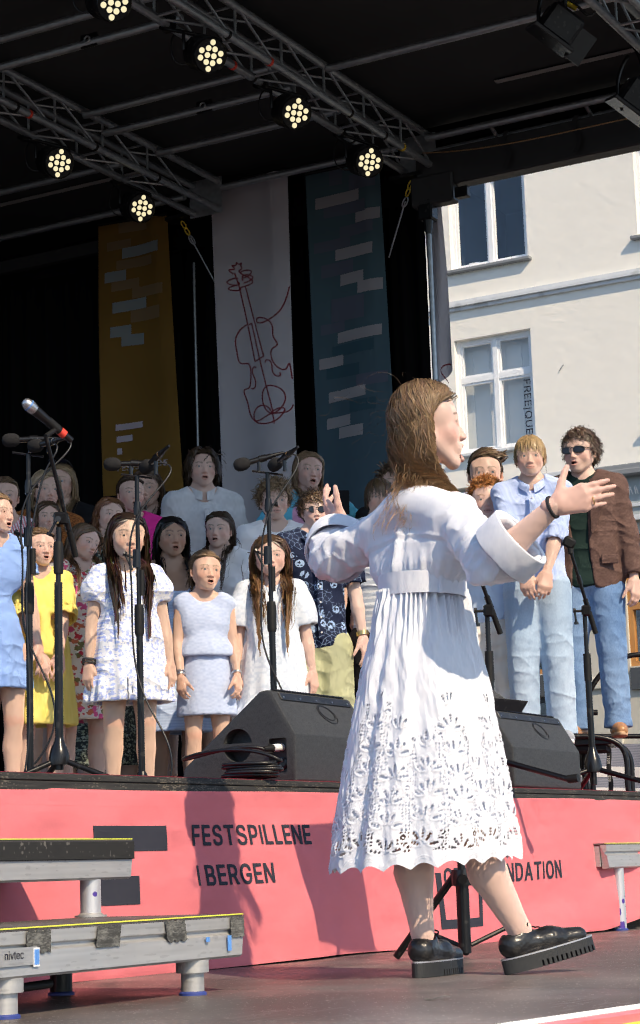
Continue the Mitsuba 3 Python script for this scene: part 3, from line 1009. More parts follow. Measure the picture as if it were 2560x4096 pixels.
def cuff_ring(J, n, frac, r, w, thick=.004, tilt=0.0):
    """bracelet or watch strap round the forearm"""
    a, b = J['el' + n], J['wr' + n]
    c = a + (b - a) * frac
    x, y, d = frame_of(b - a)
    t = np.arange(24) * 2 * np.pi / 24
    pr = [(r, -w / 2), (r + thick, -w / 2), (r + thick, w / 2), (r, w / 2), (r, -w / 2)]
    return lathe(pr, c, b - a, 20)
# ---------------------------------------------------------------- materials of the place
mat('asphalt', lambda p, n, uv: mix((.040, .040, .042), (.075, .073, .07), noise(p.x * 40, p.y * 40) * .5 + .5 * noise(p.x * .7, p.y * .7)), .9)
def phenol(p, n, uv):
    wear_ = smoothstep(.35, .8, fbm(p.x * 2.2, p.y * 2.2, p.z, 4))
    scuff = smoothstep(.70, .82, noise((p.x * .6 + p.y) * 9, (p.x - p.y * .6) * 55)) * smoothstep(.4, .7, noise(p.x * 5, p.y * 5))
    dust = smoothstep(.965, .985, cell_rand(p.x * 160, p.y * 160)) * .5
    g = .5 + .25 * dr.sin((p.x * ALONG[0] + p.y * ALONG[1]) * 780) + .25 * dr.sin((p.x * ACROSS[0] + p.y * ACROSS[1]) * 780)
    return mix(mix((.060, .050, .048), (.130, .114, .110), wear_ * .75 + .25 * g), (.26, .24, .23), dr.clip(scuff * .10 + dust, 0, 1))
mat('phenolic_floor', phenol, lambda p, n, uv: .27 + .16 * noise(p.x * 6, p.y * 6), spec=.55, bump=lambda p, n, uv: dr.sin((p.x * ALONG[0] + p.y * ALONG[1]) * 780) * dr.sin((p.x * ACROSS[0] + p.y * ACROSS[1]) * 780), bscale=.0003)
mat('gap_black', (.008, .008, .008), .9)
mat('edge_board', lambda p, n, uv: mix(mix((.012, .012, .012), (.035, .034, .032), noise(p.x * 12, p.y * 12, p.z * 160)), (.20, .17, .13), smoothstep(.62, .80, noise(p.x * 140, p.y * 140, p.z * 240) * .6 + .4 * noise(p.x * 16, p.y * 16, p.z * 20)) * .55), .75)
mat('carpet_red', lambda p, n, uv: mix((.20, .015, .03), (.27, .025, .045), noise(p.x * 150, p.y * 150, p.z * 150)), .95, spec=.1)
mat('skirt_pink', lambda p, n, uv: mix((.60, .155, .178), (.65, .185, .205), .5 * noise(p.x * 300, p.y * 300, p.z * 300) + .5 * noise(p.x * 3, p.y * 3, p.z * 3)), .8, spec=.15, sheen=.2,
    bump=lambda p, n, uv: fbm(p.x * 5, p.y * 5, p.z * 11, 3) + .5 * fbm((p.x + p.y) * 9 + p.z * 14, p.z * 3, 0, 2), bscale=.012, eps=4e-3)
mat('print_charcoal', (.030, .032, .045), .75, spec=.2)
def alu(p, n, uv):
    s = .45 * noise(p.x * 5, p.y * 5, p.z * 160) + .35 * fbm(p.x * 9, p.y * 9, p.z * 9, 3) + .35 * smoothstep(.74, .80, noise(p.x * 35, p.y * 35, p.z * 140))
    return mix((.50, .495, .485), (.33, .325, .315), dr.clip(s, 0, 1))
mat('aluminium', alu, lambda p, n, uv: .42 + .12 * noise(p.x * 15, p.y * 15, p.z * 15), .55)
mat('aluminium_painted', lambda p, n, uv: mix((.58, .58, .60), (.10, .06, .32), smoothstep(.62, .66, noise(p.x * 55, p.y * 55, p.z * 38)) * smoothstep(.42, .6, noise(p.x * 12, p.y * 12, p.z * 9))), .42, .6)
mat('grip_black', lambda p, n, uv: mix((.013, .013, .013), (.16, .15, .14), smoothstep(.70, .80, noise(p.x * 130, p.y * 130, p.z * 90) * .7 + .3 * noise(p.x * 25, p.y * 25, p.z * 20)) * .6), .8)
mat('tape_worn', lambda p, n, uv: mix((.045, .046, .044), (.15, .15, .14), smoothstep(.35, .8, .5 * noise(p.x * 190, p.y * 190, p.z * 330) + .5 * noise(p.x * 40, p.y * 40, p.z * 40))), .85)
mat('tape_yellow', (.62, .62, .07), .6); mat('tape_white', (.75, .75, .74), .7); mat('sticker_blue', (.10, .26, .62), .5); mat('blue_plastic', (.03, .05, .22), .5)
mat('black_metal', lambda p, n, uv: mix((.006, .006, .007), (.035, .033, .03), smoothstep(.76, .82, noise(p.x * 60, p.y * 60, p.z * 40)) * .6), .30, spec=.32)
mat('black_matte', (.010, .010, .011), .8, spec=.2); mat('rubber', (.010, .010, .010), .55, spec=.25)
mat('truss_alu', lambda p, n, uv: mix((.31, .335, .35), (.43, .46, .475), noise(p.x * 45, p.y * 45, p.z * 45)), .42, .8)
mat('roof_black', lambda p, n, uv: mix((.018, .020, .021), (.036, .039, .041), fbm(p.x * 1.3, p.y * 1.3, p.z, 3)), .72, spec=.25, bump=lambda p, n, uv: fbm(p.x * 1.1 + .4 * p.y, p.y * .5, p.z, 3), bscale=.10, eps=.02)
mat('roof_seam', (.20, .20, .195), .7)
mat('curtain_black', (.0055, .0055, .006), .95, spec=.05)
mat('beam_black', (.022, .022, .023), .5)
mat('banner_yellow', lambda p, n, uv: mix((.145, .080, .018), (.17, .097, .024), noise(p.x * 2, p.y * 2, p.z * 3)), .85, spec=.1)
mat('banner_white', (.41, .40, .43), .85, spec=.1); mat('banner_blue', lambda p, n, uv: mix((.052, .088, .115), (.056, .098, .115), smoothstep(2.6, 4.8, p.z)), .85, spec=.1)
for nm, c in dict(block_grey=(.18, .205, .205), block_tan=(.17, .115, .062), block_pale=(.25, .245, .26), block_slate=(.080, .092, .125), block_teal=(.034, .075, .098), line_red=(.17, .022, .03), block_lilac=(.40, .36, .40)).items():
    mat(nm, c, .85, spec=.1)
def render_wall(p, n, uv):
    stain = smoothstep(.5, .9, fbm(p.x * .8, p.y * .8, p.z * .4, 4)) * .35
    return mix((.76, .735, .672), (.675, .65, .59), stain + .12 * noise(p.x * 30, p.y * 30, p.z * 30))
mat('stucco', render_wall, .9, spec=.1, bump=lambda p, n, uv: fbm(p.x * 14, p.y * 14, p.z * 14, 3), bscale=.006, eps=.01)
mat('cornice_grey', lambda p, n, uv: mix((.56, .58, .60), (.34, .35, .35), smoothstep(.6, .8, noise(p.x * 9, p.y * 9, p.z * 3)) * .6), .8)
mat('frame_white', (.74, .75, .76), .5); mat('frame_orange', lambda p, n, uv: mix((.36, .16, .045), (.45, .22, .07), noise(p.x * 20, p.y * 20, p.z * 4)), .5)
mat('shop_grey', (.33, .36, .36), .6); mat('shop_dark', (.06, .065, .07), .5); mat('shop_cream', lambda p, n, uv: mix((.52, .50, .43), (.40, .38, .33), fbm(p.x * 3, p.y * 3, p.z * 2, 3)), .85)
mat('room_dark', (.055, .072, .10), .9); mat('blind_grey', lambda p, n, uv: mix((.50, .53, .53), (.58, .60, .60), noise(p.x * 4, p.y * 4, p.z * .4)), .8)
mat('lead', (.20, .21, .22), .6)
scene['pane'] = {'type': 'thindielectric', 'int_ior': 1.52, 'ext_ior': 1.0}
mat('mesh_grey', lambda p, n, uv: mix((.20, .22, .30), (.29, .31, .39), .5 + .5 * dr.sin(p.z * 420)), .85); mat('stripe_white', (.74, .74, .77), .8)
mat('lens_shell', (.4, .4, .38), .1)
mat('apron_yellow', (.78, .52, .06), .7)
mat('cabinet', lambda p, n, uv: mix((.020, .021, .022), (.050, .052, .054), cell_rand(p.x * 420, p.y * 420, p.z * 420) * .6 + .4 * noise(p.x * 90, p.y * 90, p.z * 90)), .55, spec=.4, bump=lambda p, n, uv: noise(p.x * 330, p.y * 330, p.z * 330), bscale=.0012)
mat('mic_silver', (.60, .61, .63), .32, .9); mat('foam', (.020, .020, .021), .95, spec=.1); mat('red_ring', (.62, .05, .03), .5); mat('orange_metal', (.36, .20, .09), .4, .5); mat('yellow_paint', (.60, .40, .02), .5)
mat('cable', (.010, .010, .011), .4, spec=.5)

# ---------------------------------------------------------------- ground and apron
k = thing('street', 'grey asphalt street below the stage', None, kind='structure')
put(k, box_axes((0, 60, -1.02), np.eye(3), (400, 400, .02)), 'asphalt')

UV = lambda a, c, z=0.0: ALONG * a + ACROSS * c + np.array([0, 0, z])      # stage coordinates
AP0, AP1 = on_z(2070, 4092, 0), on_z(2560, 4022, 0)
FD = unit(AP1 - AP0); FN = np.array([FD[1], -FD[0], 0])
k = thing('apron_floor', 'dark brown ribbed plywood platform floor under the conductor', 'stage floor')
put(k, box_axes(UV(6.4, 3.4, -.085), [ALONG, ACROSS, Z], (4.4, 2.6, .05)), 'gap_black')
J0 = on_z(1900, 3871, 0)
ja, jc = J0 @ ALONG, J0 @ ACROSS
# panels, clipped at the front edge of the apron
clip_ = Polygon([(p @ ALONG, p @ ACROSS) for p in (AP0 - FD * 4, AP1 + FD * 6, AP1 + FD * 6 - FN * 9, AP0 - FD * 4 - FN * 9)])
for i in range(-4, 5):
    for j in range(-3, 3):
        a0, c0 = ja + i * 1.0 + .002, jc + j * 2.0 + .55 + .002
        q = Polygon([(a0, c0), (a0 + .996, c0), (a0 + .996, c0 + 1.996), (a0, c0 + 1.996)]).intersection(clip_)
        if q.is_empty or q.area < .01: continue
        part(k, 'panel', extrude(q, .030, (0, 0, -.030), ALONG, ACROSS, Z), 'phenolic_floor')
for nm, off, w, zt, m in (('edge_strip', .0, .018, .004, 'tape_white'), ('edge_strip', .0185, .060, -.004, 'skirt_pink'), ('fascia', .079, .02, -.02, 'apron_yellow')):
    c = (AP0 + AP1) / 2 + FD * 1.0 + FN * (off + w / 2)
    zb = -.03 if nm == 'edge_strip' else -.9
    part(k, nm, box_axes((c[0], c[1], (zt + zb) / 2), [FD, FN, Z], (5, w / 2, (zt - zb) / 2)), m, label='yellow cloth along the front of the platform' if nm == 'fascia' else None)
k2 = thing('floor_scrap', 'small dark scrap of tape lying on the platform floor', 'scrap')
c = on_z(1750, 3997, .002)
put(k2, slab(np.array([[c + RIGHT * x + np.array([0, y, .004 + .004 * math.sin(x * 90)]) for x in np.linspace(-.032, .032, 9)] for y in (-.006, .0, .008)]), np.array([0, 0, 1.0]), .0015), 'tape_worn', 40)

# ---------------------------------------------------------------- deck and its pink skirt
E0 = np.array([-0.96, 6.10, 0]); ED = unit(np.array([1.55, 9.79, 0]) - E0); EN = np.array([ED[1], -ED[0], 0])
EP = lambda u, o=0.0, z=0.0: E0 + ED * u + EN * o + np.array([0, 0, z])
k = thing('stage_deck', 'black edged stage deck with red carpet that the choir stands on', 'stage deck')
put(k, box_axes(EP(1.5, -4.02, DECK - .10), [ED, EN, Z], (6, 3.98, .07)), 'black_matte')
part(k, 'carpet', box_axes(EP(1.5, -.33, DECK - .010), [ED, EN, Z], (6, .326, .010)), 'carpet_red')
part(k, 'board', box_axes(EP(1.5, -4.33, DECK - .011), [ED, EN, Z], (6, 3.67, .010)), 'phenolic_floor')
part(k, 'edge_board', box_axes(EP(1.5, .006, DECK - .014), [ED, EN, Z], (6, .012, .011), .003), 'edge_board')
part(k, 'edge_board', box_axes(EP(1.5, .004, DECK - .041), [ED, EN, Z], (6, .012, .0145), .003), 'edge_board')


def skirt_at(u, z):
    t = (DECK - .03 - z) / (DECK - .03)
    lift = np.clip((u - 3.75) / .7, 0, 1) ** 1.5
    o = .020 + .030 * t + .014 * np.sin(u * 5.1 + 1.5 * t) * t + .050 * (meshkit.noise(np.stack([u * 2.1, t * 1.3, 0 * u], -1), 8) - .5) * (.3 + t) + .016 * (meshkit.noise(np.stack([u * 3 - t * 2, t * 5 + u, 0 * u], -1), 18) - .5) + .010 * (meshkit.noise(np.stack([u * 6 + t * 3, t * 4, 0 * u], -1), 9) - .5) + .05 * lift * np.sin(u * 16 + 5 * t) * t
    zz = z + lift * .13 * t - .004 * np.sin(u * 3)
    return E0 + ED * u[..., None] + EN * o[..., None] + np.stack([0 * u, 0 * u, zz], -1)


k = thing('stage_skirt', 'pink cloth skirt with dark lettering hung along the stage edge', 'banner')
uu, zz = np.meshgrid(np.linspace(-2.5, 6.5, 420), np.linspace(DECK - .046, .004, 44))
put(k, slab(skirt_at(uu, zz), EN, .002), 'skirt_pink', True)
uu, zz = np.meshgrid(np.linspace(-2.5, 6.5, 300), np.linspace(DECK - .094, DECK - .098, 3))
part(k, 'hem_seam', slab(skirt_at(uu, zz) + EN * .0012, EN, .001), 'skirt_pink', 40)
def on_skirt(px, py):
    q = on_plane(px, py, E0 + EN * .03, EN)
    return (q - E0) @ ED, q[2]
def print_on_skirt(name, m, u0, z0, ux=1.0, label=None):
    """flat print: a thin mesh in (u, z) laid on the cloth"""
    v, f = m
    u, z, d = u0 + v[:, 0] * ux, z0 + v[:, 1], v[:, 2]
    part(k, name, (skirt_at(u, z) + EN * (.0022 + d)[:, None], f), 'print_charcoal', label=label)
def fine(poly, step=.03):
    ms = []
    x0, y0, x1, y1 = poly.bounds
    from shapely.geometry import box as sbox
    for a in np.arange(x0, x1, step):
        for b in np.arange(y0, y1, step):
            q = poly.intersection(sbox(a, b, min(a + step, x1), min(b + step, y1)))
            for g in getattr(q, 'geoms', [q]):
                if g.geom_type == 'Polygon' and g.area > 1e-8:
                    m = trimesh.creation.extrude_polygon(g, .0006, engine='earcut'); ms.append((np.array(m.vertices), np.array(m.faces)))
    return cat(ms)
def skirt_text(text, pl, pr, name='lettering'):
    u0, za = on_skirt(*pl[:2]); _, zb = on_skirt(*pl[2:]); u1, zc = on_skirt(*pr[:2]); _, zd = on_skirt(*pr[2:])
    h = ((za - zb) + (zc - zd)) / 2
    glyphs, x = [], 0.0
    for ch in text:                                     # a plain grotesque: letter by letter, evenly spaced
        if ch == ' ': x += .30 * h; continue
        if ch == 'I': g = box((0, 0, 0), (.155 * h, h, .0006))
        else:
            g_ = meshkit.text_mesh(ch, h, .0006, True); gv = np.array(g_.vertices); gv[:, 0] -= gv[:, 0].min(); g = (gv, np.array(g_.faces))
        glyphs.append((g[0] + [x, 0, 0], g[1])); x += g[0][:, 0].max() + .21 * h
    v, fcs = cat(glyphs)
    sx = (u1 - u0) / v[:, 0].max()
    v[:, 1] += (zd - zb) * v[:, 0] * sx / (u1 - u0)
    print_on_skirt(name, (v, fcs), u0, zb, sx, label='dark lettering reading ' + text)
skirt_text('FESTSPILLENE', (770, 3298, 770, 3378), (1240, 3306, 1240, 3379))
skirt_text('I BERGEN', (774, 3460, 774, 3540), (1073, 3457, 1073, 3532))
skirt_text('GRIEG', (1747, 3474, 1747, 3543), (1905, 3464, 1905, 3532)); skirt_text('FOUNDATION', (1932, 3460, 1932, 3530), (2225, 3443, 2225, 3512))
for (xa, xb, ya, yb) in ((362, 658, 3299, 3398), (362, 538, 3504, 3612), (362, 440, 3715, 3820)):
    (u0, z1), (u1, z0) = on_skirt(xa, ya), on_skirt(xb, yb)
    print_on_skirt('logo_bar', fine(Polygon([(u0, z0), (u1, z0), (u1, z1), (u0, z1)])), 0, 0)
(u0, z1), (u1, z0) = on_skirt(1718, 3490), on_skirt(1922, 3700)
print_on_skirt('logo_frame', fine(Polygon([(u0, z1), (u0, z0), (u1, z0), (u1, z0 + .17), (u1 - .035, z0 + .17), (u1 - .035, z0 + .035), (u0 + .035, z0 + .035), (u0 + .035, z1)])), 0, 0)

# ---------------------------------------------------------------- steps
def leg(parent, p, z0, z1, r, m, foot='blue_plastic'):
    kk = part(parent, 'leg', rod(p + Z * (z0 + .008), p + Z * z1, r, n=24), m, 40)
    part(kk, 'foot', lathe([(0, 0), (r + .006, 0), (r + .006, .006), (r, .010), (0, .010)], p + Z * z0, n=24), foot, 40)
    return kk


LF = on_z(820, 3975, 0)                                  # right front leg of the lower step
def step_frame(t, org, length, depth, ztop, black_edge):
    """long side seen from the front: extruded aluminium rail with a slot, top board, end cut"""
    prof = [(0, 0), (0, -.028), (.010, -.032), (.010, -.040), (.0, -.046), (-.004, -.098), (.004, -.104), (.03, -.104), (.03, 0)]
    def rail(o, along, inward, L, nm):
        ring = np.array(prof)
        P = np.array([[o + along * s - inward * (-x) + Z * z for x, z in ring] for s in (0, L)])
        P[0] += along * np.clip((-ring[:, 1] - .05) / .055, 0, 1)[:, None] * .016
        P[1] -= along * np.clip((-ring[:, 1] - .05) / .055, 0, 1)[:, None] * .016
        n = len(ring); i = np.arange(n); j = (i + 1) % n
        v = P.reshape(-1, 3)
        f = np.vstack([np.stack([i, j, j + n], 1), np.stack([i, j + n, i + n], 1)])
        cap = trimesh.creation.triangulate_polygon(Polygon(ring), engine='earcut')
        ct = cap[1]
        kk = part(t, nm, cat([(v, f), (P[0], ct), (P[1], ct[:, ::-1])]), 'aluminium')
        return kk
    o = org + Z * ztop
    r = rail(o, ALONG, ACROSS, length, 'front_rail')
    rail(o + ACROSS * depth, ALONG, -ACROSS, length, 'rear_rail')
    part(t, 'end_rail', box_axes(o + ALONG * (length - .012) + ACROSS * depth / 2 - Z * .05, [ALONG, ACROSS, Z], (.010, depth / 2 - .034, .045)), 'aluminium')
    part(t, 'end_rail', box_axes(o + ALONG * .012 + ACROSS * depth / 2 - Z * .05, [ALONG, ACROSS, Z], (.010, depth / 2 - .034, .045)), 'aluminium')
    part(t, 'top_board', box_axes(o + ALONG * length / 2 + ACROSS * depth / 2 + Z * .004, [ALONG, ACROSS, Z], (length / 2, depth / 2, .004), .001), 'phenolic_floor')
    part(t, 'edge_tape', box_axes(o + ALONG * length / 2 + ACROSS * .003 + Z * .0068, [ALONG, ACROSS, Z], (length / 2, .006, .0017), .0008), 'tape_yellow', label='yellow tape along the front edge')
    if black_edge:
        part(t, 'edge_grip', box_axes(o + ALONG * length / 2 - ACROSS * .005 - Z * .024, [ALONG, ACROSS, Z], (length / 2, .004, .025), .002), 'grip_black')
    return r


SL = 1.22
q = on_plane(970, 3657, LF - ACROSS * .035, ACROSS)
lo_end = q @ ALONG
k = thing('stage_step', 'lower aluminium step with yellow edge tape at the left of the platform', 'step', 'aluminium steps in front of the stage')
org = ALONG * (lo_end - SL) + ACROSS * ((LF - ACROSS * .035) @ ACROSS)
ZL = q[2] - .006
step_frame(k, org, SL, .50, ZL, False)
for s, d, m in ((SL - .19, .04, 'aluminium'), (SL - .19, .46, 'black_metal'), (.16, .46, 'black_metal'), (SL - .97, .04, 'aluminium')):
    kk = leg(k, (org + ALONG * s + ACROSS * d) * [1, 1, 0], 0, ZL - .10, .030, m)
    part(k, 'leg_socket', lathe([(.0, -.032), (.043, -.032), (.043, 0), (.0, 0)], (org + ALONG * s + ACROSS * d) * [1, 1, 0] + Z * (ZL - .103), n=24), 'aluminium', 40)
fo = org - ACROSS * .0035 + Z * (ZL)
for s, w, z0, z1, m, tl in ((SL - .035, .033, .001, -.052, 'tape_worn', .0), (SL - .335, .045, .001, -.050, 'tape_worn', .01), (SL - .62, .048, .001, -.050, 'tape_worn', -.008), (SL - .90, .045, .001, -.05, 'tape_worn', 0)):
    P = np.array([[fo + ALONG * (s + x * w + tl * q_) + ACROSS * (-.0025 + .0015 * (i % 2)) + Z * (z0 + (z1 - z0) * q_ + .004 * math.sin(9 * x + 5 * s)) for x in np.linspace(-1, 1, 7)] for i, q_ in enumerate(np.linspace(0, 1, 7))])
    part(k, 'grip_patch', slab(P, -ACROSS, .0012), 'tape_worn')
for px, py, w, h_, m in ((912, 3772, .008, .020, 'sticker_blue'), (825, 3758, .0075, .006, 'sticker_blue'), (138, 3828, .011, .021, 'tape_white')):
    q = on_plane(px, py, fo, ACROSS)
    part(k, 'sticker', box_axes(q - ACROSS * .005, [ALONG, ACROSS, Z], (w, .0012, h_)), m)
q = on_plane(138, 3828, fo, ACROSS)
for i in (-1, 0, 1): part(k, 'sticker_bar', box_axes(q - ACROSS * .0070 + ALONG * i * .0062, [ALONG, ACROSS, Z], (.0024, .0006, .017)), 'sticker_blue')
q = on_plane(60, 3828, fo, ACROSS)
part(k, 'maker_plate', box_axes(q - ACROSS * .005, [ALONG, ACROSS, Z], (.075, .0010, .020)), 'tape_white' if 0 else 'aluminium')
q = on_plane(8, 3841, fo, ACROSS)
part(k, 'plate_lettering', lettering('nivtec', .018, .0006, q - ACROSS * .0068, ALONG, Z, -ACROSS), 'print_charcoal', label='small dark lettering nivtec')
part(k, 'handle', rod(org + ALONG * (SL - .93) + ACROSS * .10 + Z * (ZL - .135), org + ALONG * (SL - .72) + ACROSS * .10 + Z * (ZL - .130), .0105, n=12), 'rubber', 40)
k = thing('stage_step', 'upper aluminium step with a black front edge at the far left', 'step', 'aluminium steps in front of the stage')
fp = org + ACROSS * .43
q = on_plane(528, 3357, fp, ACROSS)
up_end, ZU = q @ ALONG, q[2] - .006
org2 = ALONG * (up_end - SL) + ACROSS * (fp @ ACROSS)
step_frame(k, org2, SL, .50, ZU, True)
q = on_plane(375, 3655, fp + ACROSS * .02, ACROSS)
lp = ALONG * (q @ ALONG) + ACROSS * (fp @ ACROSS + .03)
kk = leg(k, lp, ZL + .010, ZU - .10, .029, 'aluminium_painted', 'aluminium')
part(kk, 'flange', lathe([(0, 0), (.045, 0), (.045, .005), (0, .005)], lp + Z * (ZL + .009), n=24), 'aluminium', 40)
leg(k, lp - ALONG * .95, 0, ZU - .10, .029, 'aluminium'); leg(k, lp + ACROSS * .44, 0, ZU - .10, .029, 'aluminium'); leg(k, lp - ALONG * .95 + ACROSS * .44, 0, ZU - .10, .029, 'aluminium')

k = thing('stage_step', 'aluminium step tinted pink by the skirt at the right edge', 'step', 'aluminium steps in front of the stage')
q = at(2424, 3374, 9.15)
org3 = q * [1, 1, 0]
step_frame(k, org3, 1.0, .5, q[2] - .006, False)
for d in (.03, .46):
    for s in (.20, .86):
        leg(k, (org3 + ALONG * s + ACROSS * d) * [1, 1, 0], 0, q[2] - .10, .028, 'aluminium_painted' if s < .5 else 'aluminium')
k = thing('floor_block', 'small black block under the right end of the pink skirt', 'block')
q = on_z(2470, 3720, 0)
put(k, box_axes(q + Z * .025, [ALONG, ACROSS, Z], (.05, .03, .025), .004), 'black_matte')

# ---------------------------------------------------------------- roof, trusses, pipes
BACK = 11.55
k = thing('roof_membrane', 'black fabric roof stretched over the stage', 'roof')
aa, cc = np.meshgrid(np.linspace(6.05, 11.95, 60), np.linspace(0, 1, 70), indexing='ij')
EDGE_C = 1.97 + .2 * np.clip((aa - 8.0) / .8, 0, 1)                        # outer edge, past the front of the deck
cc = EDGE_C + (12.5 - EDGE_C) * cc
def roof_z(a, c): return 5.13 - .035 * np.sin(a * 2.2) ** 2 + .03 * meshkit.noise(np.stack([a * 1.1, c * .6, 0 * a], -1), 4)
P = ALONG * aa[..., None] + ACROSS * cc[..., None] + Z * roof_z(aa, cc)[..., None]
put(k, slab(P, -Z, .01), 'roof_black', True)
for (a, c0, c1) in ((11.00, 3.3, 4.75), (11.15, 7.5, 9.2)):
    s = np.linspace(c0, c1, 30)
    Q = np.stack([ALONG * (a + o) + ACROSS * s[:, None] + Z * (roof_z(np.full_like(s, a), s) - .016)[:, None] for o in (-.028, .028)], 0)
    part(k, 'seam_tape', slab(Q, -Z, .002), 'roof_seam')


def truss(label, c0, a0, a1, ztop=5.02, w=.20):
    t = thing('lighting_truss', label, 'truss', 'roof trusses')
    for c in (c0, c0 + w):
        for z in (ztop - .20, ztop):
            part(t, 'chord', rod(UV(a0, c, z), UV(a1, c, z), .0245, n=14), 'truss_alu', 40)
    pitch = .50
    n = int((a1 - a0) / pitch)
    for side in ('right', 'left', 'top', 'bottom'):
        for i in range(n):
            a = a0 + .1 + i * pitch
            if side in ('right', 'left'):
                c = c0 if side == 'right' else c0 + w
                ms = [rod(UV(a, c, ztop), UV(a, c, ztop - .2), .0085, n=7), rod(UV(a + .03, c, ztop), UV(a + pitch - .05, c, ztop - .2), .0085, n=7)]
            else:
                z = ztop if side == 'top' else ztop - .2
                ms = [rod(UV(a, c0, z), UV(a, c0 + w, z), .0085, n=7), rod(UV(a + .03, c0 + w, z), UV(a + pitch * .6, c0, z), .0085, n=7)]
            for m in ms: part(t, 'brace', m, 'truss_alu', 40)
    for a in (a1 - .004,):
        part(t, 'end_plate', box_axes(UV(a + .012, c0 + w / 2, ztop - .1), [ALONG, ACROSS, Z], (.006, w / 2 + .03, .13)), 'truss_alu')
    return t


TA = truss('long silver truss carrying the four right-hand lamps', 5.42, 6.4, 11.44)
TB = truss('long silver truss carrying the two lower left lamps', 7.02, 6.4, 11.36)
truss('silver truss at the top right corner', 3.38, 6.4, 11.44)
for lab, a, c0, c1, z in (('upper cross pipe at the top left', 8.58, 5.64, 7.00, 4.98), ('second cross pipe at the top left with a round eye', 8.80, 5.64, 7.00, 4.93), ('cross pipe between the two long trusses, above its twin', 9.78, 5.64, 7.00, 4.98), ('cross pipe with a round eye between the two long trusses', 10.00, 5.64, 7.00, 4.93),
                          ('third cross pipe between the two long trusses', 10.60, 5.64, 7.00, 4.98), ('cross pipe behind the lamps above the violin banner', 11.38, 5.64, 7.00, 4.97), ('cross pipe running right below the square lamp', 10.02, 3.60, 5.40, 5.00), ('upper of two cross pipes above the far beam', 11.33, 3.60, 5.40, 4.97),
                          ('lower of two cross pipes above the far beam', 11.46, 3.60, 5.40, 4.92), ('cross pipe left of the lower lamps', 10.60, 7.25, 9.6, 4.97), ('rear cross pipe left of the lower lamps', 11.30, 7.25, 9.6, 4.93)):
    k = thing('cross_pipe', lab, 'pipe', 'roof cross pipes')
    put(k, rod(UV(a, c0, z), UV(a, c1, z), .024, n=14), 'truss_alu', 40)
    if 'eye' in lab:
        cm = c0 + (c1 - c0) * .45
        part(k, 'eye_plate', box_axes(UV(a - .01, cm, z + .01), [ALONG, ACROSS, Z], (.006, .055, .038)), 'black_metal')
        th = np.linspace(0, 2 * np.pi, 20, endpoint=False)
        part(k, 'eye', tube(UV(a - .03, cm, z + .01) + np.stack([np.cos(th)[:, None] * ACROSS[i] * .018 + np.sin(th)[:, None] * Z[i] * .018 for i in range(3)], 1)[..., 0], .006, 8, closed=True), 'truss_alu', True)
    if 'upper of two' in lab:
        for c in (4.3, 4.95): part(k, 'link', rod(UV(a, c, z), UV(a + .13, c, z - .05), .014, n=8), 'truss_alu', 40)
for a, c, m in ((9.35, 5.42, 'red_ring'), (9.28, 5.62, 'red_ring'), (8.78 + .45, 7.02, 'red_ring'), (11.0, 5.42, 'yellow_paint'), (8.9, 5.42, 'rubber'), (10.3, 5.42, 'rubber'), (10.75, 5.42, 'rubber'), (9.9, 7.02, 'rubber'), (9.1, 7.02, 'rubber'), (10.6, 7.02, 'rubber'), (9.5, 5.62, 'rubber'), (10.1, 5.62, 'rubber'), (10.7, 5.62, 'rubber')):
    part(TB if c > 6 else TA, 'tape_band', rod(UV(a, c, 4.82), UV(a + .022, c, 4.82), .0268, n=16), m, 40)

k = thing('roof_beam', 'dark box beam along the rear edge of the roof at right', 'beam')
put(k, box_axes(UV(11.46, 4.1, 4.78), [ALONG, ACROSS, Z], (.06, 1.42, .125), .008), 'beam_black')
part(k, 'valance', box_axes(UV(11.56, 4.1, 4.98), [ALONG, ACROSS, Z], (.03, 1.5, .14)), 'curtain_black')
for px, py in ((2035, 672), (2315, 600)):
    q = on_plane(px, py, UV(11.40, 0, 0), ALONG); c = q @ ACROSS
    part(k, 'strap', slab(np.array([[UV(11.395 - .004 * i % 2, c + s + .02 * math.sin(i * .7), 4.93 - i * .026) for s in (-.016, .016)] for i in range(11)]), -ALONG, .003), 'band_black')
part(k, 'end_cap', box_axes(on_plane(1850, 770, UV(11.38, 0, 0), ALONG), [ALONG, ACROSS, Z], (.03, .045, .035), .006), 'black_metal')
k = thing('ledge', 'grey ledge at the left edge behind the choir', 'ledge')
q0, q1 = on_plane(-40, 1085, UV(11.7, 0, 0), ALONG), on_plane(400, 990, UV(11.7, 0, 0), ALONG)
put(k, box_axes((q0 + q1) / 2, [ALONG, ACROSS, Z], (.03, 1.0, .045)), 'beam_black')
k = thing('corner_mast', 'black mast head and silver pole at the rear corner of the stage', 'pole')
q = on_plane(1740, 800, UV(11.42, 0, 0), ALONG)
put(k, box_axes(q + Z * .06, [ALONG, ACROSS, Z], (.05, .15, .10), .01), 'beam_black')
q = on_plane(1712, 860, UV(11.42, 0, 0), ALONG)
part(k, 'bracket', box_axes(q + Z * .03, [ALONG, ACROSS, Z], (.05, .05, .07), .01), 'black_metal')
part(k, 'pole', rod(q - Z * .03, (q * [1, 1, 0]) + Z * DECK, .017, n=14), 'truss_alu', 40)
part(k, 'knob', rod(q - Z * .03, q - Z * .13, .035, .022, n=14), 'black_metal', 40)
k = thing('thin_pole', 'thin grey pole in front of the black curtain behind the tall boy', 'pole')
q = on_plane(775, 1052, UV(11.75, 0, 0), ALONG)
put(k, rod(q, q * [1, 1, 0] + Z * DECK, .011, n=10), 'truss_alu', 40)
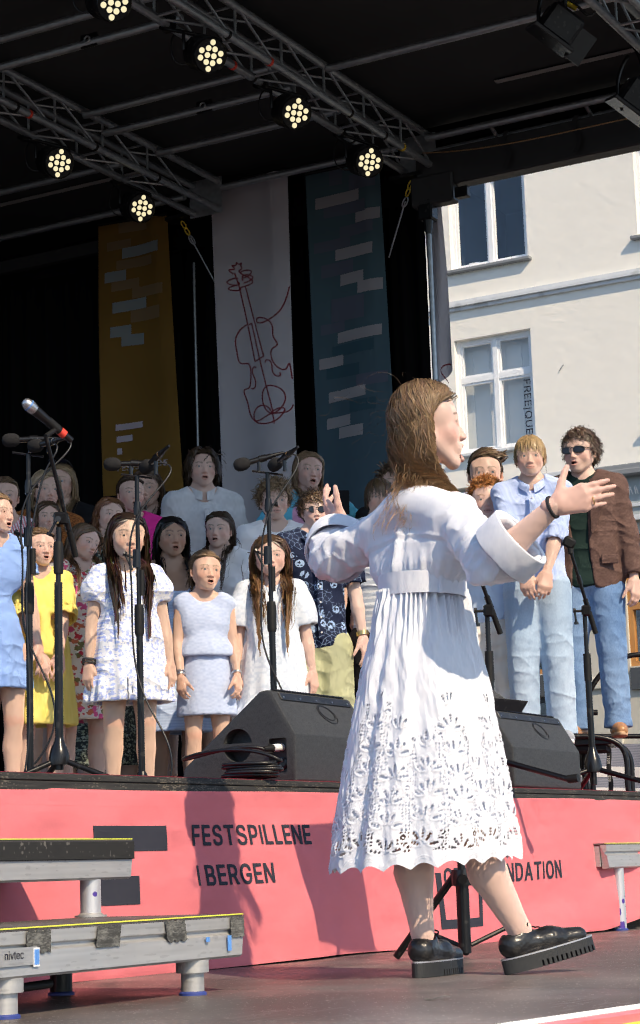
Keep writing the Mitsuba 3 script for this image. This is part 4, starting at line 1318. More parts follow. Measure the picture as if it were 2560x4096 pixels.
for (xa, ya, xb, yb, dx, dy, lab) in ((1640, 740, 1555, 1030, 0, 0, 'steel guy wire with a yellow hook right of the blue banner'), (735, 900, 860, 1130, 0, 0, 'steel guy wire with a yellow hook left of the violin banner')):
    k = thing('guy_wire', lab, 'wire')
    a, b = on_plane(xa, ya, UV(11.45, 0, 0), ALONG), on_plane(xb, yb, UV(11.62, 0, 0), ALONG)
    put(k, rod(a + (b - a) * .22, b + (b - a) * 2.2 * (xa < 1000), .0055, n=8), 'truss_alu', 40)
    d = unit(b - a)
    part(k, 'hook', cat([tube(a + d * t0 + np.stack([.014 * np.cos(th_) * ACROSS + .03 * np.sin(th_) * d for th_ in np.linspace(0, 2 * np.pi, 14, endpoint=False)]), .006, 6, closed=True) for t0 in (.0, .05)]), 'yellow_paint', True, label='yellow chain hook')
    part(k, 'thimble', tube(a + d * .12 + np.stack([.018 * np.cos(th_) * ACROSS + .035 * np.sin(th_) * d for th_ in np.linspace(0, 2 * np.pi, 14, endpoint=False)]), .005, 6, closed=True), 'truss_alu', True)
    part(k, 'anchor_plate', box_axes(a + Z * .05, [ALONG, ACROSS, Z], (.06, .12, .012)), 'black_metal')

# black rear curtain with soft folds
k = thing('rear_curtain', 'black curtain closing the rear of the stage', 'curtain')
cR = on_plane(1722, 1400, UV(BACK + .28, 0, 0), ALONG) @ ACROSS
cc, zz = np.meshgrid(np.linspace(cR, 11.5, 420), np.linspace(DECK, 5.25, 6))
put(k, slab(ALONG * (BACK + .28 + .02 * np.sin(cc * 34 + np.sin(cc * 5)) + .012 * np.sin(cc * 61))[..., None] + ACROSS * cc[..., None] + Z * zz[..., None], -ALONG, .004), 'curtain_black', True)
k = thing('side_drape', 'black drape along the roof edge above the banners', 'curtain')
cc, zz = np.meshgrid(np.linspace(5.5, 11.5, 120), np.linspace(4.72, 5.12, 5))
put(k, slab(ALONG * (BACK + .2 + .02 * np.sin(cc * 9))[..., None] + ACROSS * cc[..., None] + Z * zz[..., None], -ALONG, .004), 'curtain_black', True)

k = thing('side_curtain', 'black curtain closing the left end of the stage', 'curtain')
aa_, zz = np.meshgrid(np.linspace(5.0, BACK + .3, 160), np.linspace(DECK, 5.2, 6))
put(k, slab(ALONG * aa_[..., None] + ACROSS * (10.6 + .02 * np.sin(aa_ * 30) + .012 * np.sin(aa_ * 53))[..., None] + Z * zz[..., None], -ACROSS, .004), 'curtain_black', True)

# ---------------------------------------------------------------- banners
BP = UV(BACK, 0, 0)
def banner(label, tl, tr, br, bl, m, seed, extra=0.0):
    t = thing('hanging_banner', label, 'banner', 'banners at the back of the stage')
    A, B, C, D = (on_plane(*q, BP, ALONG) for q in (tl, tr, br, bl))
    def surf(s, v, off=0.0):
        s, v = np.asarray(s, float), np.asarray(v, float)
        P = A * ((1 - s) * (1 - v))[..., None] + B * (s * (1 - v))[..., None] + C * (s * v)[..., None] + D * ((1 - s) * v)[..., None]
        w = .014 * np.sin(s * 6 + 2.2 * v + seed) * (.4 + v) + .020 * (meshkit.noise(np.stack([s * 3 + seed, v * 2.2, 0 * s], -1), seed) - .5) + .03 * np.exp(-((s - .82) / .12) ** 2) * np.exp(-v * 3.0)
        return P - ALONG * (w + off)[..., None]
    vv, ss = np.meshgrid(np.linspace(0, 1, 60), np.linspace(0, 1, 20), indexing='ij')
    put(t, slab(surf(ss, vv), -ALONG, .002), m, True)
    nA, nB = unit(A - D), unit(B - A)
    part(t, 'top_bar', rod(A + Z * .006 - ALONG * .01, B + Z * .006 - ALONG * .01, .012, n=10), 'black_metal', 40)
    def uv(px, py):
        q = on_plane(px, py, BP, ALONG)
        c0, c1 = A @ ACROSS, B @ ACROSS
        v = 0.5
        for _ in range(6):
            l, r = A + (D - A) * v, B + (C - B) * v
            s = (q @ ACROSS - l @ ACROSS) / (r @ ACROSS - l @ ACROSS)
            zt, zb = A[2] + (B[2] - A[2]) * s, D[2] + (C[2] - D[2]) * s
            v = (q[2] - zt) / (zb - zt)
        return s, v
    def block(px0, py0, px1, py1, hpx, mm, name='print_block'):
        """a printed bar whose top edge runs from pixel 0 to pixel 1 and whose height is hpx"""
        (s0, v0), (s1, v1), (s2, v2), (s3, v3) = uv(px0, py0), uv(px1, py1), uv(px1, py1 + hpx), uv(px0, py0 + hpx)
        g = np.linspace(0, 1, 8)
        a, b = np.meshgrid(g, np.linspace(0, 1, 4))
        S = (s0 * (1 - a) + s1 * a) * (1 - b) + (s3 * (1 - a) + s2 * a) * b
        V = (v0 * (1 - a) + v1 * a) * (1 - b) + (v3 * (1 - a) + v2 * a) * b
        part(t, name, slab(surf(np.clip(S, .002, .998), np.clip(V, 0, 1), .0022 + .0006 * _lay[0]), -ALONG, .0004), mm, True)
        _lay[0] = (_lay[0] + 1) % 4
    _lay = [0]
    return t, surf, uv, block


C3 = lambda x, y: (350 + x * .9259, 600 + y * .9259)
t, surf, uv, block = banner('yellow banner with grey bars and FESTSPILLENE lettering', (392, 905), (668, 860), (736, 1962), (414, 1985), 'banner_yellow', 1)
for x0, y0, x1, y1, h_, mm in ((133, 300, 257, 282, 60, 'block_tan'), (85, 402, 185, 380, 38, 'block_tan'), (148, 425, 309, 390, 45, 'block_grey'), (125, 480, 280, 452, 40, 'block_tan'), (77, 533, 164, 515, 45, 'block_grey'), (105, 572, 220, 548, 42, 'block_tan'), (190, 595, 328, 572, 45, 'block_tan'),
                              (110, 662, 251, 632, 46, 'block_grey'), (183, 690, 314, 668, 55, 'block_tan'), (101, 768, 185, 752, 46, 'block_grey'), (145, 800, 240, 788, 48, 'block_grey'), (121, 1187, 236, 1170, 26, 'block_lilac'), (124, 1238, 190, 1228, 26, 'block_lilac'), (126, 1290, 146, 1287, 26, 'block_lilac')):
    block(*C3(x0, y0), *C3(x1, y1), h_ * .93, mm)
for i, ch in enumerate('FESTSPILLENE'):
    if ch == 'I': w_ = .3
    s0, v0 = uv(*C3(126 + i * 19.2, 1388 - i * 2.1))
    m = meshkit.text_mesh(ch, .042, .0006)
    v = np.array(m.vertices)
    base = surf(np.array([s0]), np.array([v0]), .004)[0]
    part(t, 'letter', (base - ACROSS * v[:, :1] + Z * v[:, 1:2] - ALONG * v[:, 2:], np.array(m.faces)), 'block_lilac')
t, surf, uv, block = banner('white banner with a red line drawing of a violin', (843, 746), (1150, 680), (1196, 2230), (898, 2262), 'banner_white', 2)
VIO = [[(628, 535), (618, 515), (632, 512), (622, 498), (638, 496), (640, 484), (650, 492), (662, 486), (658, 500), (664, 508), (652, 520), (660, 532), (678, 586)], [(645, 555), (612, 560), (600, 571), (612, 579), (649, 568)], [(650, 582), (616, 590), (606, 598), (618, 604), (653, 592)], [(660, 535), (692, 518), (706, 524), (698, 537), (668, 548)], [(668, 562), (702, 541), (713, 550), (702, 561), (672, 573)], [(658, 592), (680, 586)],
       [(632, 530), (650, 585), (688, 750), (724, 915)], [(678, 588), (715, 720), (767, 893), (724, 914)], [(694, 753), (707, 748), (748, 907)], [(690, 752), (655, 775), (634, 825), (640, 870), (660, 921), (690, 922), (703, 955), (702, 1000), (690, 1029), (676, 1032), (684, 1080), (700, 1140), (730, 1175), (775, 1184), (820, 1171), (850, 1140), (857, 1119), (835, 1118), (808, 1140)],
       [(876, 590), (855, 665), (825, 712), (785, 738), (755, 748), (733, 742), (733, 730), (757, 726), (787, 738), (808, 768), (812, 812), (828, 846), (809, 860), (807, 910), (830, 941), (860, 949), (867, 940), (887, 990)], [(890, 1100), (862, 1133), (800, 1143), (760, 1163), (725, 1168), (719, 1142), (745, 1108), (778, 1108), (806, 1140), (815, 1185)], [(748, 907), (782, 1030), (812, 1140)], [(803, 1020), (766, 1040), (806, 1140), (820, 1136), (803, 1020)],
       [(730, 941), (716, 938), (711, 957), (727, 1000), (719, 1030), (706, 1029)], [(776, 922), (779, 910), (795, 913), (806, 945), (820, 976), (838, 979), (838, 963)]]
for line in VIO:
    pp = smooth_path([C3(*q) for q in line], 8 * len(line)) if len(line) > 4 else np.array([np.array(C3(*a)) + (np.array(C3(*b)) - C3(*a)) * f_ for a, b in zip(line[:-1], line[1:]) for f_ in np.linspace(0, 1, 10)])
    d = unit(np.gradient(pp, axis=0) + 1e-9); nn = np.stack([-d[:, 1], d[:, 0]], 1) * 2.3
    L = [[uv(*q) for q in pp + nn], [uv(*q) for q in pp - nn]]
    A_ = np.array(L)
    part(t, 'drawn_line', slab(surf(np.clip(A_[..., 0], 0, 1), A_[..., 1], .003), -ALONG, .0006), 'line_red')
t, surf, uv, block = banner('blue banner with a pattern of pale and slate bars', (1222, 702), (1520, 640), (1600, 2230), (1288, 2270), 'banner_blue', 3)
for x0, y0, x1, y1, h_, mm in ((1045, 62, 1100, 52, 95, 'block_slate'), (1130, 110, 1250, 85, 70, 'block_slate'), (1020, 245, 1208, 212, 52, 'block_slate'), (985, 212, 1177, 168, 48, 'block_pale'), (1160, 268, 1268, 246, 48, 'block_pale'), (1090, 335, 1240, 300, 50, 'block_slate'), (978, 405, 1137, 370, 46, 'block_slate'), (1070, 432, 1238, 398, 48, 'block_pale'), (1008, 500, 1150, 470, 56, 'block_slate'),
                              (1091, 540, 1197, 518, 48, 'block_pale'), (1170, 570, 1279, 550, 50, 'block_pale'), (1050, 645, 1200, 622, 100, 'block_slate'), (1006, 758, 1110, 735, 44, 'block_slate'), (1078, 790, 1274, 750, 46, 'block_pale'), (1054, 850, 1242, 812, 48, 'block_teal'), (1000, 905, 1104, 882, 46, 'block_pale'), (1030, 940, 1178, 918, 52, 'block_teal'), (1165, 972, 1298, 948, 52, 'block_slate'),
                              (1040, 1048, 1206, 1013, 46, 'block_pale'), (1135, 1085, 1250, 1065, 50, 'block_teal'), (1032, 1162, 1138, 1140, 46, 'block_pale'), (1086, 1200, 1196, 1182, 48, 'block_pale')):
    block(*C3(x0, y0), *C3(x1, y1), h_ * .93, mm)
t, surf, uv, block = banner('narrow white banner at the rear corner, half in sun', (1694, 850), (1764, 790), (1808, 1480), (1738, 1560), 'banner_white', 4)
pp = smooth_path([(1803, 1458), (1775, 1462), (1766, 1480), (1775, 1505), (1790, 1540)], 24)
A_ = np.array([[uv(*q) for q in pp + [0, 3]], [uv(*q) for q in pp - [0, 3]]])
part(t, 'drawn_line', slab(surf(A_[..., 0], A_[..., 1], .003), -ALONG, .0006), 'line_red')
# ---------------------------------------------------------------- the house behind
FA = 22.06                                       # distance of the facade along the stage axis
HP = lambda u, z, o=0.0: ALONG * (FA - o) - ACROSS * u + Z * z
def hbox(u0, u1, z0, z1, o0, o1, bevel=0.0): return box_axes(HP((u0 + u1) / 2, (z0 + z1) / 2, (o0 + o1) / 2), [-ACROSS, Z, -ALONG], ((u1 - u0) / 2, (z1 - z0) / 2, (o1 - o0) / 2), bevel)
def room(u0, u1, z0, z1):
    v, f = hbox(u0, u1, z0, z1, -1.9, -.305)
    n = np.cross(v[f[:, 1]] - v[f[:, 0]], v[f[:, 2]] - v[f[:, 0]])
    return v, np.array(f[np.abs(unit(n) @ ALONG) < .5].tolist() + f[(np.abs(unit(n) @ ALONG) > .5) & ((v[f].mean(1) @ ALONG) > FA + 1)].tolist())


house = thing('cream_house', 'cream rendered town house with white windows behind the stage', 'building')
openings = [(-10.25, -9.215, 7.60, 8.82), (-10.26, -9.235, 5.27, 6.71), (-7.80, -6.75, 7.60, 8.82), (-7.80, -6.75, 5.27, 6.71), (-12.7, -11.65, 7.60, 8.82), (-12.7, -11.65, 5.27, 6.71)]
wall = Polygon([(-15, 4.86), (-2, 4.86), (-2, 13), (-15, 13)])
for a, b, c, d in openings: wall = wall.difference(Polygon([(a, c), (b, c), (b, d), (a, d)]))
put(house, extrude(wall, .30, HP(0, 0, -.30), -ACROSS, Z, -ALONG), 'stucco')
part(house, 'cornice', cat([hbox(-15, -2, 7.075, 7.115, 0, .045), hbox(-15, -2, 7.117, 7.155, 0, .085), hbox(-15, -2, 7.157, 7.195, 0, .06)]), 'cornice_grey', label='grey moulded string course between the storeys')
for i, (a, b, c, d) in enumerate(openings):
    w = part(house, 'window', cat([hbox(a, a + .045, c, d, -.16, -.085), hbox(b - .045, b, c, d, -.16, -.085), hbox(a + .045, b - .045, d - .045, d, -.16, -.085), hbox(a + .045, b - .045, c, c + .05, -.16, -.085)]), 'frame_white')
    m = (a + b) / 2
    part(w, 'mullion', hbox(m - .03, m + .03, c + .05, d - .045, -.155, -.075), 'frame_white')
    low = d < 7
    if low: part(w, 'transom', cat([hbox(a + .045, m - .03, c + .90, c + .97, -.155, -.080), hbox(m + .03, b - .045, c + .90, c + .97, -.155, -.080)]), 'frame_white')
    for (x0, x1) in ((a + .045, m - .03), (m + .03, b - .045)):
        for (z0, z1) in (((c + .05, c + .90), (c + .97, d - .045)) if low else ((c + .05, d - .045),)):
            part(w, 'sash', cat([hbox(x0, x0 + .028, z0, z1, -.15, -.095), hbox(x1 - .028, x1, z0, z1, -.15, -.095), hbox(x0 + .028, x1 - .028, z0, z0 + .028, -.15, -.095), hbox(x0 + .028, x1 - .028, z1 - .028, z1, -.15, -.095)]), 'frame_white')
            P = np.array([[HP(x, z, -.125) for x in (x0 + .028, x1 - .028)] for z in (z0 + .028, z1 - .028)])
            part(w, 'pane', sheet(P), 'pane')
    part(house, 'sill', cat([hbox(a - .07, b + .05, c - .045, c - .005, -.08, .085, .006)]), 'lead' if not low else 'cornice_grey')
    part(w, 'room', room(a - .05, b + .05, c - .05, d + .05), 'room_dark')
    if low:
        n = 9
        for j in range(n):
            x0 = a + .02 + (b - a - .04) * j / n
            part(w, 'blind_slat', hbox(x0, x0 + (b - a) / n - .004, c + .02, d - .02, -.27 - .008 * (j % 2), -.262 - .008 * (j % 2)), 'blind_grey')
    elif i == 0:
        part(w, 'paper', hbox(a + .16, a + .30, c + .09, c + .125, -.2, -.195), 'tape_white')
u_t = -9.405
v, f = meshkit.text_mesh('FREE|QUENT', .088, .002).vertices, meshkit.text_mesh('FREE|QUENT', .088, .002).faces
v = np.array(v); v[:, 0] *= 1.20
part(house, 'lettering', (HP(0, 0, -.117) + np.outer(u_t + v[:, 1], -ACROSS) - np.outer(v[:, 0], Z) + Z * 6.125 - np.outer(v[:, 2], ALONG), np.array(f)), 'print_charcoal', label='dark lettering FREE QUENT reading downwards in the lower window')
for u, z in ((-8.83, 6.19),): part(house, 'wall_hook', tube([HP(u, z, .0), HP(u - .02, z - .03, .02), HP(u - .05, z - .07, .015)], .006, 6), 'lead', True)
# shop front below
front_ = Polygon([(-15, -1), (-2, -1), (-2, 4.20), (-15, 4.20)])
SHOP = [(-8.22, -6.9, 2.52, 4.05), (-10.55, -9.17, 2.52, 4.05), (-8.10, -6.9, 1.15, 2.25), (-10.5, -9.25, 1.15, 2.25)]
for a, b, c, d in SHOP: front_ = front_.difference(Polygon([(a, c), (b, c), (b, d), (a, d)]))
part(house, 'shop_wall', extrude(front_, .25, HP(0, 0, -.25), -ACROSS, Z, -ALONG), 'shop_cream')
part(house, 'sign_band', hbox(-15, -2, 4.20, 4.72, -.25, .06), 'shop_grey')
part(house, 'sign_band_rail', cat([hbox(-15, -2, 4.36, 4.40, .06, .09), hbox(-15, -2, 4.20, 4.26, .06, .10)]), 'cornice_grey')
part(house, 'gutter', cat([hbox(-9.45, -2, 4.72, 4.79, -.2, .22, .01), hbox(-15, -9.45, 4.70, 4.76, -.2, .16, .01), hbox(-8.72, -2, 4.79, 4.86, -.2, .16, .01)]), 'lead', label='grey lead covered ledge above the shop')
part(house, 'gutter_end', cat([hbox(-9.52, -9.0, 4.66, 4.76, .16, .26, .006), hbox(-9.15, -8.5, 4.74, 4.85, .16, .28, .006)]), 'cornice_grey')
for j in range(34):
    u = -8.62 + j * .035
    part(house, 'bird_spike', rod(HP(u, 4.50, .10), HP(u + .012 * (-1) ** j, 4.59, .14), .0035, n=5), 'cornice_grey')
for u in (-9.05, -8.78, -8.72, -8.66): part(house, 'spike', rod(HP(u, 4.83, .18), HP(u, 4.97, .18), .005, n=5), 'lead')
for a, b, c, d in SHOP:
    up = c > 2.3
    m_ = 'frame_orange' if up else 'shop_dark'
    w = part(house, 'shop_window', cat([hbox(a, a + .06, c, d, -.14, -.05), hbox(b - .06, b, c, d, -.14, -.05), hbox(a + .06, b - .06, c, c + .06, -.14, -.05), hbox(a + .06, b - .06, d - .06, d, -.14, -.05)] + ([hbox(a + .06, b - .06, c + .66, c + .74, -.14, -.045)] if up else [])), m_)
    part(w, 'pane', sheet(np.array([[HP(x, z, -.10) for x in (a + .06, b - .06)] for z in (c + .06, d - .06)])), 'pane')
    part(w, 'room', room(a - .05, b + .05, c - .05, d + .05), 'shop_dark')
for a, b in ((-9.17, -8.22),):
    part(house, 'pilaster', cat([hbox(a + .10, b - .12, -1, 4.2, 0, .06, .005), hbox(a + .06, b - .06, 2.28, 2.42, 0, .10, .01)]), 'shop_cream')
part(house, 'plinth', hbox(-8.2, -6.5, 2.25, 2.5, 0, .05), 'shop_dark')
part(house, 'plinth', hbox(-10.6, -9.2, 2.25, 2.5, 0, .05), 'shop_dark')

# ---------------------------------------------------------------- choir bench, railing and mesh banner at right
k = thing('choir_bench', 'black tube bench on which the man in the blazer stands', 'bench')
BY = 10.75
zt = at(2350, 2962, BY)[2]
b0, b1 = at(2010, 2962, BY), at(2455, 2968, BY - .12)
put(k, box_axes(((b0 + b1) / 2) * [1, 1, 0] + Z * (zt - .022), [unit((b1 - b0) * [1, 1, 0]), unit(np.cross(Z, b1 - b0)), Z], (np.linalg.norm(b1 - b0) / 2, .19, .018), .004), 'black_metal')
part(k, 'underside', box_axes(((b0 + b1) / 2) * [1, 1, 0] + Z * (zt - .055), [unit((b1 - b0) * [1, 1, 0]), unit(np.cross(Z, b1 - b0)), Z], (np.linalg.norm(b1 - b0) / 2 - .03, .17, .012)), 'black_matte')
for off in (-.19, .19):
    o = unit(np.cross(Z, b1 - b0)) * off
    e = b1 + o
    part(k, 'frame_tube', tube(smooth_path([e * [1, 1, 0] + Z * (zt - .02) - RIGHT * .5, e * [1, 1, 0] + Z * (zt - .02), e * [1, 1, 0] + Z * (zt - .06) + RIGHT * .055, e * [1, 1, 0] + Z * (zt - .14) + RIGHT * .075, e * [1, 1, 0] + Z * DECK + RIGHT * .085], 30), .0145, 10), 'black_metal', True)
for px in (2332, 2362):
    for dy in (0.0,):
        p = at(px, 2960, BY + .16)
        part(k, 'leg', rod(p * [1, 1, 0] + Z * DECK, p * [1, 1, 0] + Z * (zt - .04), .015, n=10), 'black_metal', 40)
k = thing('railing', 'black tube railing behind the choir bench', 'railing')
RY = 11.35
for xa, xb, ya, yb, nm in ((2345, 2190, 2700, 2700, 0), (2375, 2700, 2700, 2668, 1)):
    p0 = at(xa, 3120, RY); p0[2] = DECK
    pt = at(xa, ya, RY); pe = at(xb, ya - (30 if nm else 5), RY)
    part(k, 'hoop', tube(smooth_path([p0, p0 * [1, 1, 0] + Z * (pt[2] - .10), pt * [1, 1, 0] + Z * (pt[2] - .03) + unit(pe - pt) * .012, pt + unit(pe - pt) * .06 + Z * .02, pe + Z * .0], 40), .015, 10), 'black_metal', True)
    part(k, 'lower_rail', rod(at(xa, 2945, RY), at(xb, 2945, RY), .014, n=10), 'black_metal', 40)
put(k, rod(at(2330, 2850, RY), at(2390, 2850, RY), .016, n=10), 'black_metal', 40)
k = thing('mesh_banner', 'grey mesh banner with white stripes low behind the bench', 'banner')
def mb(px, py): return on_plane(px, py, at(2400, 3050, 12.0), ALONG)
Pm = np.array([[mb(x, y) for x in np.linspace(2250, 2760, 24)] for y in np.linspace(2975, 3210, 12)])
Pm = Pm - ALONG * (.012 * np.sin(np.linspace(0, 9, 24)))[None, :, None]
put(k, slab(Pm, -ALONG, .002), 'mesh_grey', True)
for y0, y1 in ((3066, 3108), (3150, 3200)):
    Ps = np.array([[mb(x, y + (2400 - x) * -.012) for x in np.linspace(2250, 2760, 24)] for y in (y0, y1)]) - ALONG * (.012 * np.sin(np.linspace(0, 9, 24)) + .003)[None, :, None]
    part(k, 'stripe', slab(Ps, -ALONG, .0006), 'stripe_white', True)
k = thing('lettered_strap', 'black strap with white lettering hanging behind the bench', 'strap')
SP = at(2432, 2980, 11.6)
ax_ = -ACROSS
put(k, slab(np.array([[SP + ax_ * (s + .004 * math.sin(i * .8)) - Z * i * .022 for s in (-.014, 0, .014)] for i in range(13)]), -ALONG, .003), 'band_black', True)
for zo in (.06, .16):
    m = meshkit.text_mesh('TESS', .014, .0006); v = np.array(m.vertices)
    part(k, 'lettering', (SP - ALONG * .005 + np.outer(v[:, 1] - .007, ax_) - np.outer(v[:, 0] + zo, Z) - np.outer(v[:, 2], ALONG), np.array(m.faces)), 'tape_white')
# ---------------------------------------------------------------- stage lamps
scene['lamp_glow'] = {'type': 'diffuse', 'reflectance': rgb(.3, .3, .3)}
def par(px, py, label, hang_c):
    t = thing('stage_lamp', label, 'stage lamp', 'round lamps on the trusses')
    c = on_z(px, py, 4.60)
    n = unit(unit(EYE - c) * 1.0 + np.array([.42, .10, -.10]))
    x, y, _ = frame_of(n)
    put(t, lathe([(.0, -.21), (.055, -.205), (.060, -.15), (.088, -.12), (.094, -.02), (.097, .004), (.092, .012), (.088, .004), (.0, .003)], c, n, 28), 'black_metal', 40)
    for i in range(7): part(t, 'fin', lathe([(.088, -.006), (.098, -.006), (.098, .0), (.088, 0)], c - n * (.03 + i * .017), n, 24), 'black_metal', 40)
    ring = [(0.0, 0.0)] if 0 else []
    spots = [(-.0185, .0185 * 0), (.0185, 0)] + [(.0185 * a, .036 * b) for a, b in ((-1, 1.0), (1, 1.0), (-1, -1), (1, -1))] + [(.055 * a, .019 * b) for a, b in ((-1, 1), (-1, -1), (1, 1), (1, -1))] + [(0, .069), (0, -.069)]
    ms, rims = [], []
    for a, b in spots:
        o = c + x * a * 1.02 + y * b * 1.02
        ms.append(lathe([(.0155, .006), (.0148, .011), (.010, .0135), (.0, .0145)], o, n, 14))
        rims.append(lathe([(.0152, .003), (.0172, .003), (.0172, .008), (.0152, .008)], o, n, 14))
    part(t, 'lens_cluster', cat(ms), 'lamp_glow', True, label='lit cluster of small round lenses', kind='stuff', emitter={'type': 'area', 'radiance': rgb(.205, .18, .105)})
    part(t, 'lens_rims', cat(rims), 'lens_shell', 40, kind='stuff')
    hang = UV(c @ ALONG - .02, hang_c, 4.83)
    side = unit(np.cross(n, Z))
    mid = c - n * .10
    yp = [mid + side * .108, mid + side * .112 + Z * .10, hang + side * .05 - Z * .03, hang - side * .05 - Z * .03, mid - side * .112 + Z * .10, mid - side * .108]
    part(t, 'yoke', tube(np.array([q for a_, b_ in zip(yp[:-1], yp[1:]) for q in (a_, a_ + (b_ - a_) * .5)] + [yp[-1]]), .011, 6), 'black_metal', True)
    part(t, 'clamp', box_axes(hang, [ALONG, ACROSS, Z], (.022, .036, .045), .008), 'black_metal')
    cb = c - n * .2
    part(t, 'cable', tube(smooth_path([cb, cb - Z * .07 - n * .05, cb + ACROSS * .10 - Z * .05, cb + ACROSS * .14 + Z * .12, hang + ACROSS * .05 + ALONG * .25], 24), .005, 6), 'cable', True)
    return t


par(455, 12, 'lit round lamp cut by the top edge of the picture', 5.62)
par(840, 222, 'lit round lamp on the right truss, second from the top', 5.62)
par(1184, 452, 'lit round lamp on the right truss, third from the top', 5.62)
par(1476, 648, 'lit round lamp on the right truss above the blue banner', 5.62)
par(236, 652, 'lit round lamp on the left truss, left one of its two', 7.25)
par(566, 832, 'lit round lamp on the left truss above the yellow banner', 7.25)


def flood(px, py, label, z, tilt):
    t = thing('flood_lamp', label, 'stage lamp')
    c = on_z(px, py, z)
    a = unit(RIGHT * .82 - UP * .57 + FWD * .15)       # the finned side runs down to the right
    b = unit(np.cross(a, FWD)); d = np.cross(a, b)
    put(t, box_axes(c, [a, b, d], (.10, .085, .10), .018), 'black_metal')
    part(t, 'reflector_hood', box_axes(c + a * .0 + b * .085 * (1 if b[2] < 0 else -1), [a, b, d], (.13, .012, .11), .005), 'black_gloss')
    for i in range(13):
        o = c + a * (-.07 + i * .018) - d * .105
        part(t, 'fin', box_axes(o, [a, b, d], (.0035, .085, .022), .001), 'black_gloss')
    part(t, 'trim', box_axes(c - d * .128 + b * .09 + a * .04, [a, b, d], (.13, .006, .006)), 'mic_silver')
    part(t, 'barn_door', box_axes(c + a * .16 - b * .02, [a, b, d], (.05, .09, .004), .001), 'black_gloss')
    for s in (-1, 1): part(t, 'yoke_arm', tube(smooth_path([c + d * s * .0 - a * .03 + b * s * .10, c - a * .05 + b * s * .11 + Z * .12, c - a * .02 + b * s * .03 + Z * .27], 12), .012, 7), 'black_metal', True)
    part(t, 'cable', tube(smooth_path([c + Z * .10, c + Z * .14 + RIGHT * .08, c + Z * .06 + RIGHT * .17, c + Z * .16 + RIGHT * .22, c + Z * .26 + RIGHT * .15], 24), .007, 6), 'cable', True)
    part(t, 'plug', rod(c + Z * .13 + RIGHT * .05, c + Z * .10 + RIGHT * .10, .014, n=10), 'yellow_paint', 40)
flood(2235, 105, 'unlit square flood lamp with cooling fins at the upper right', 4.72, 0)
flood(2548, 395, 'unlit lamp half cut by the right edge', 4.55, 0)

k = thing('truss_cable', 'thin brown cable sagging below the pipes towards the right edge', 'cable')
a, b = on_plane(1690, 612, UV(11.2, 0, 0), ALONG), on_plane(2600, 455, UV(10.9, 0, 0), ALONG)
put(k, tube(smooth_path([a, a + (b - a) * .35 - Z * .035, a + (b - a) * .7 - Z * .02, b], 40), .004, 6), 'orange_metal', True)

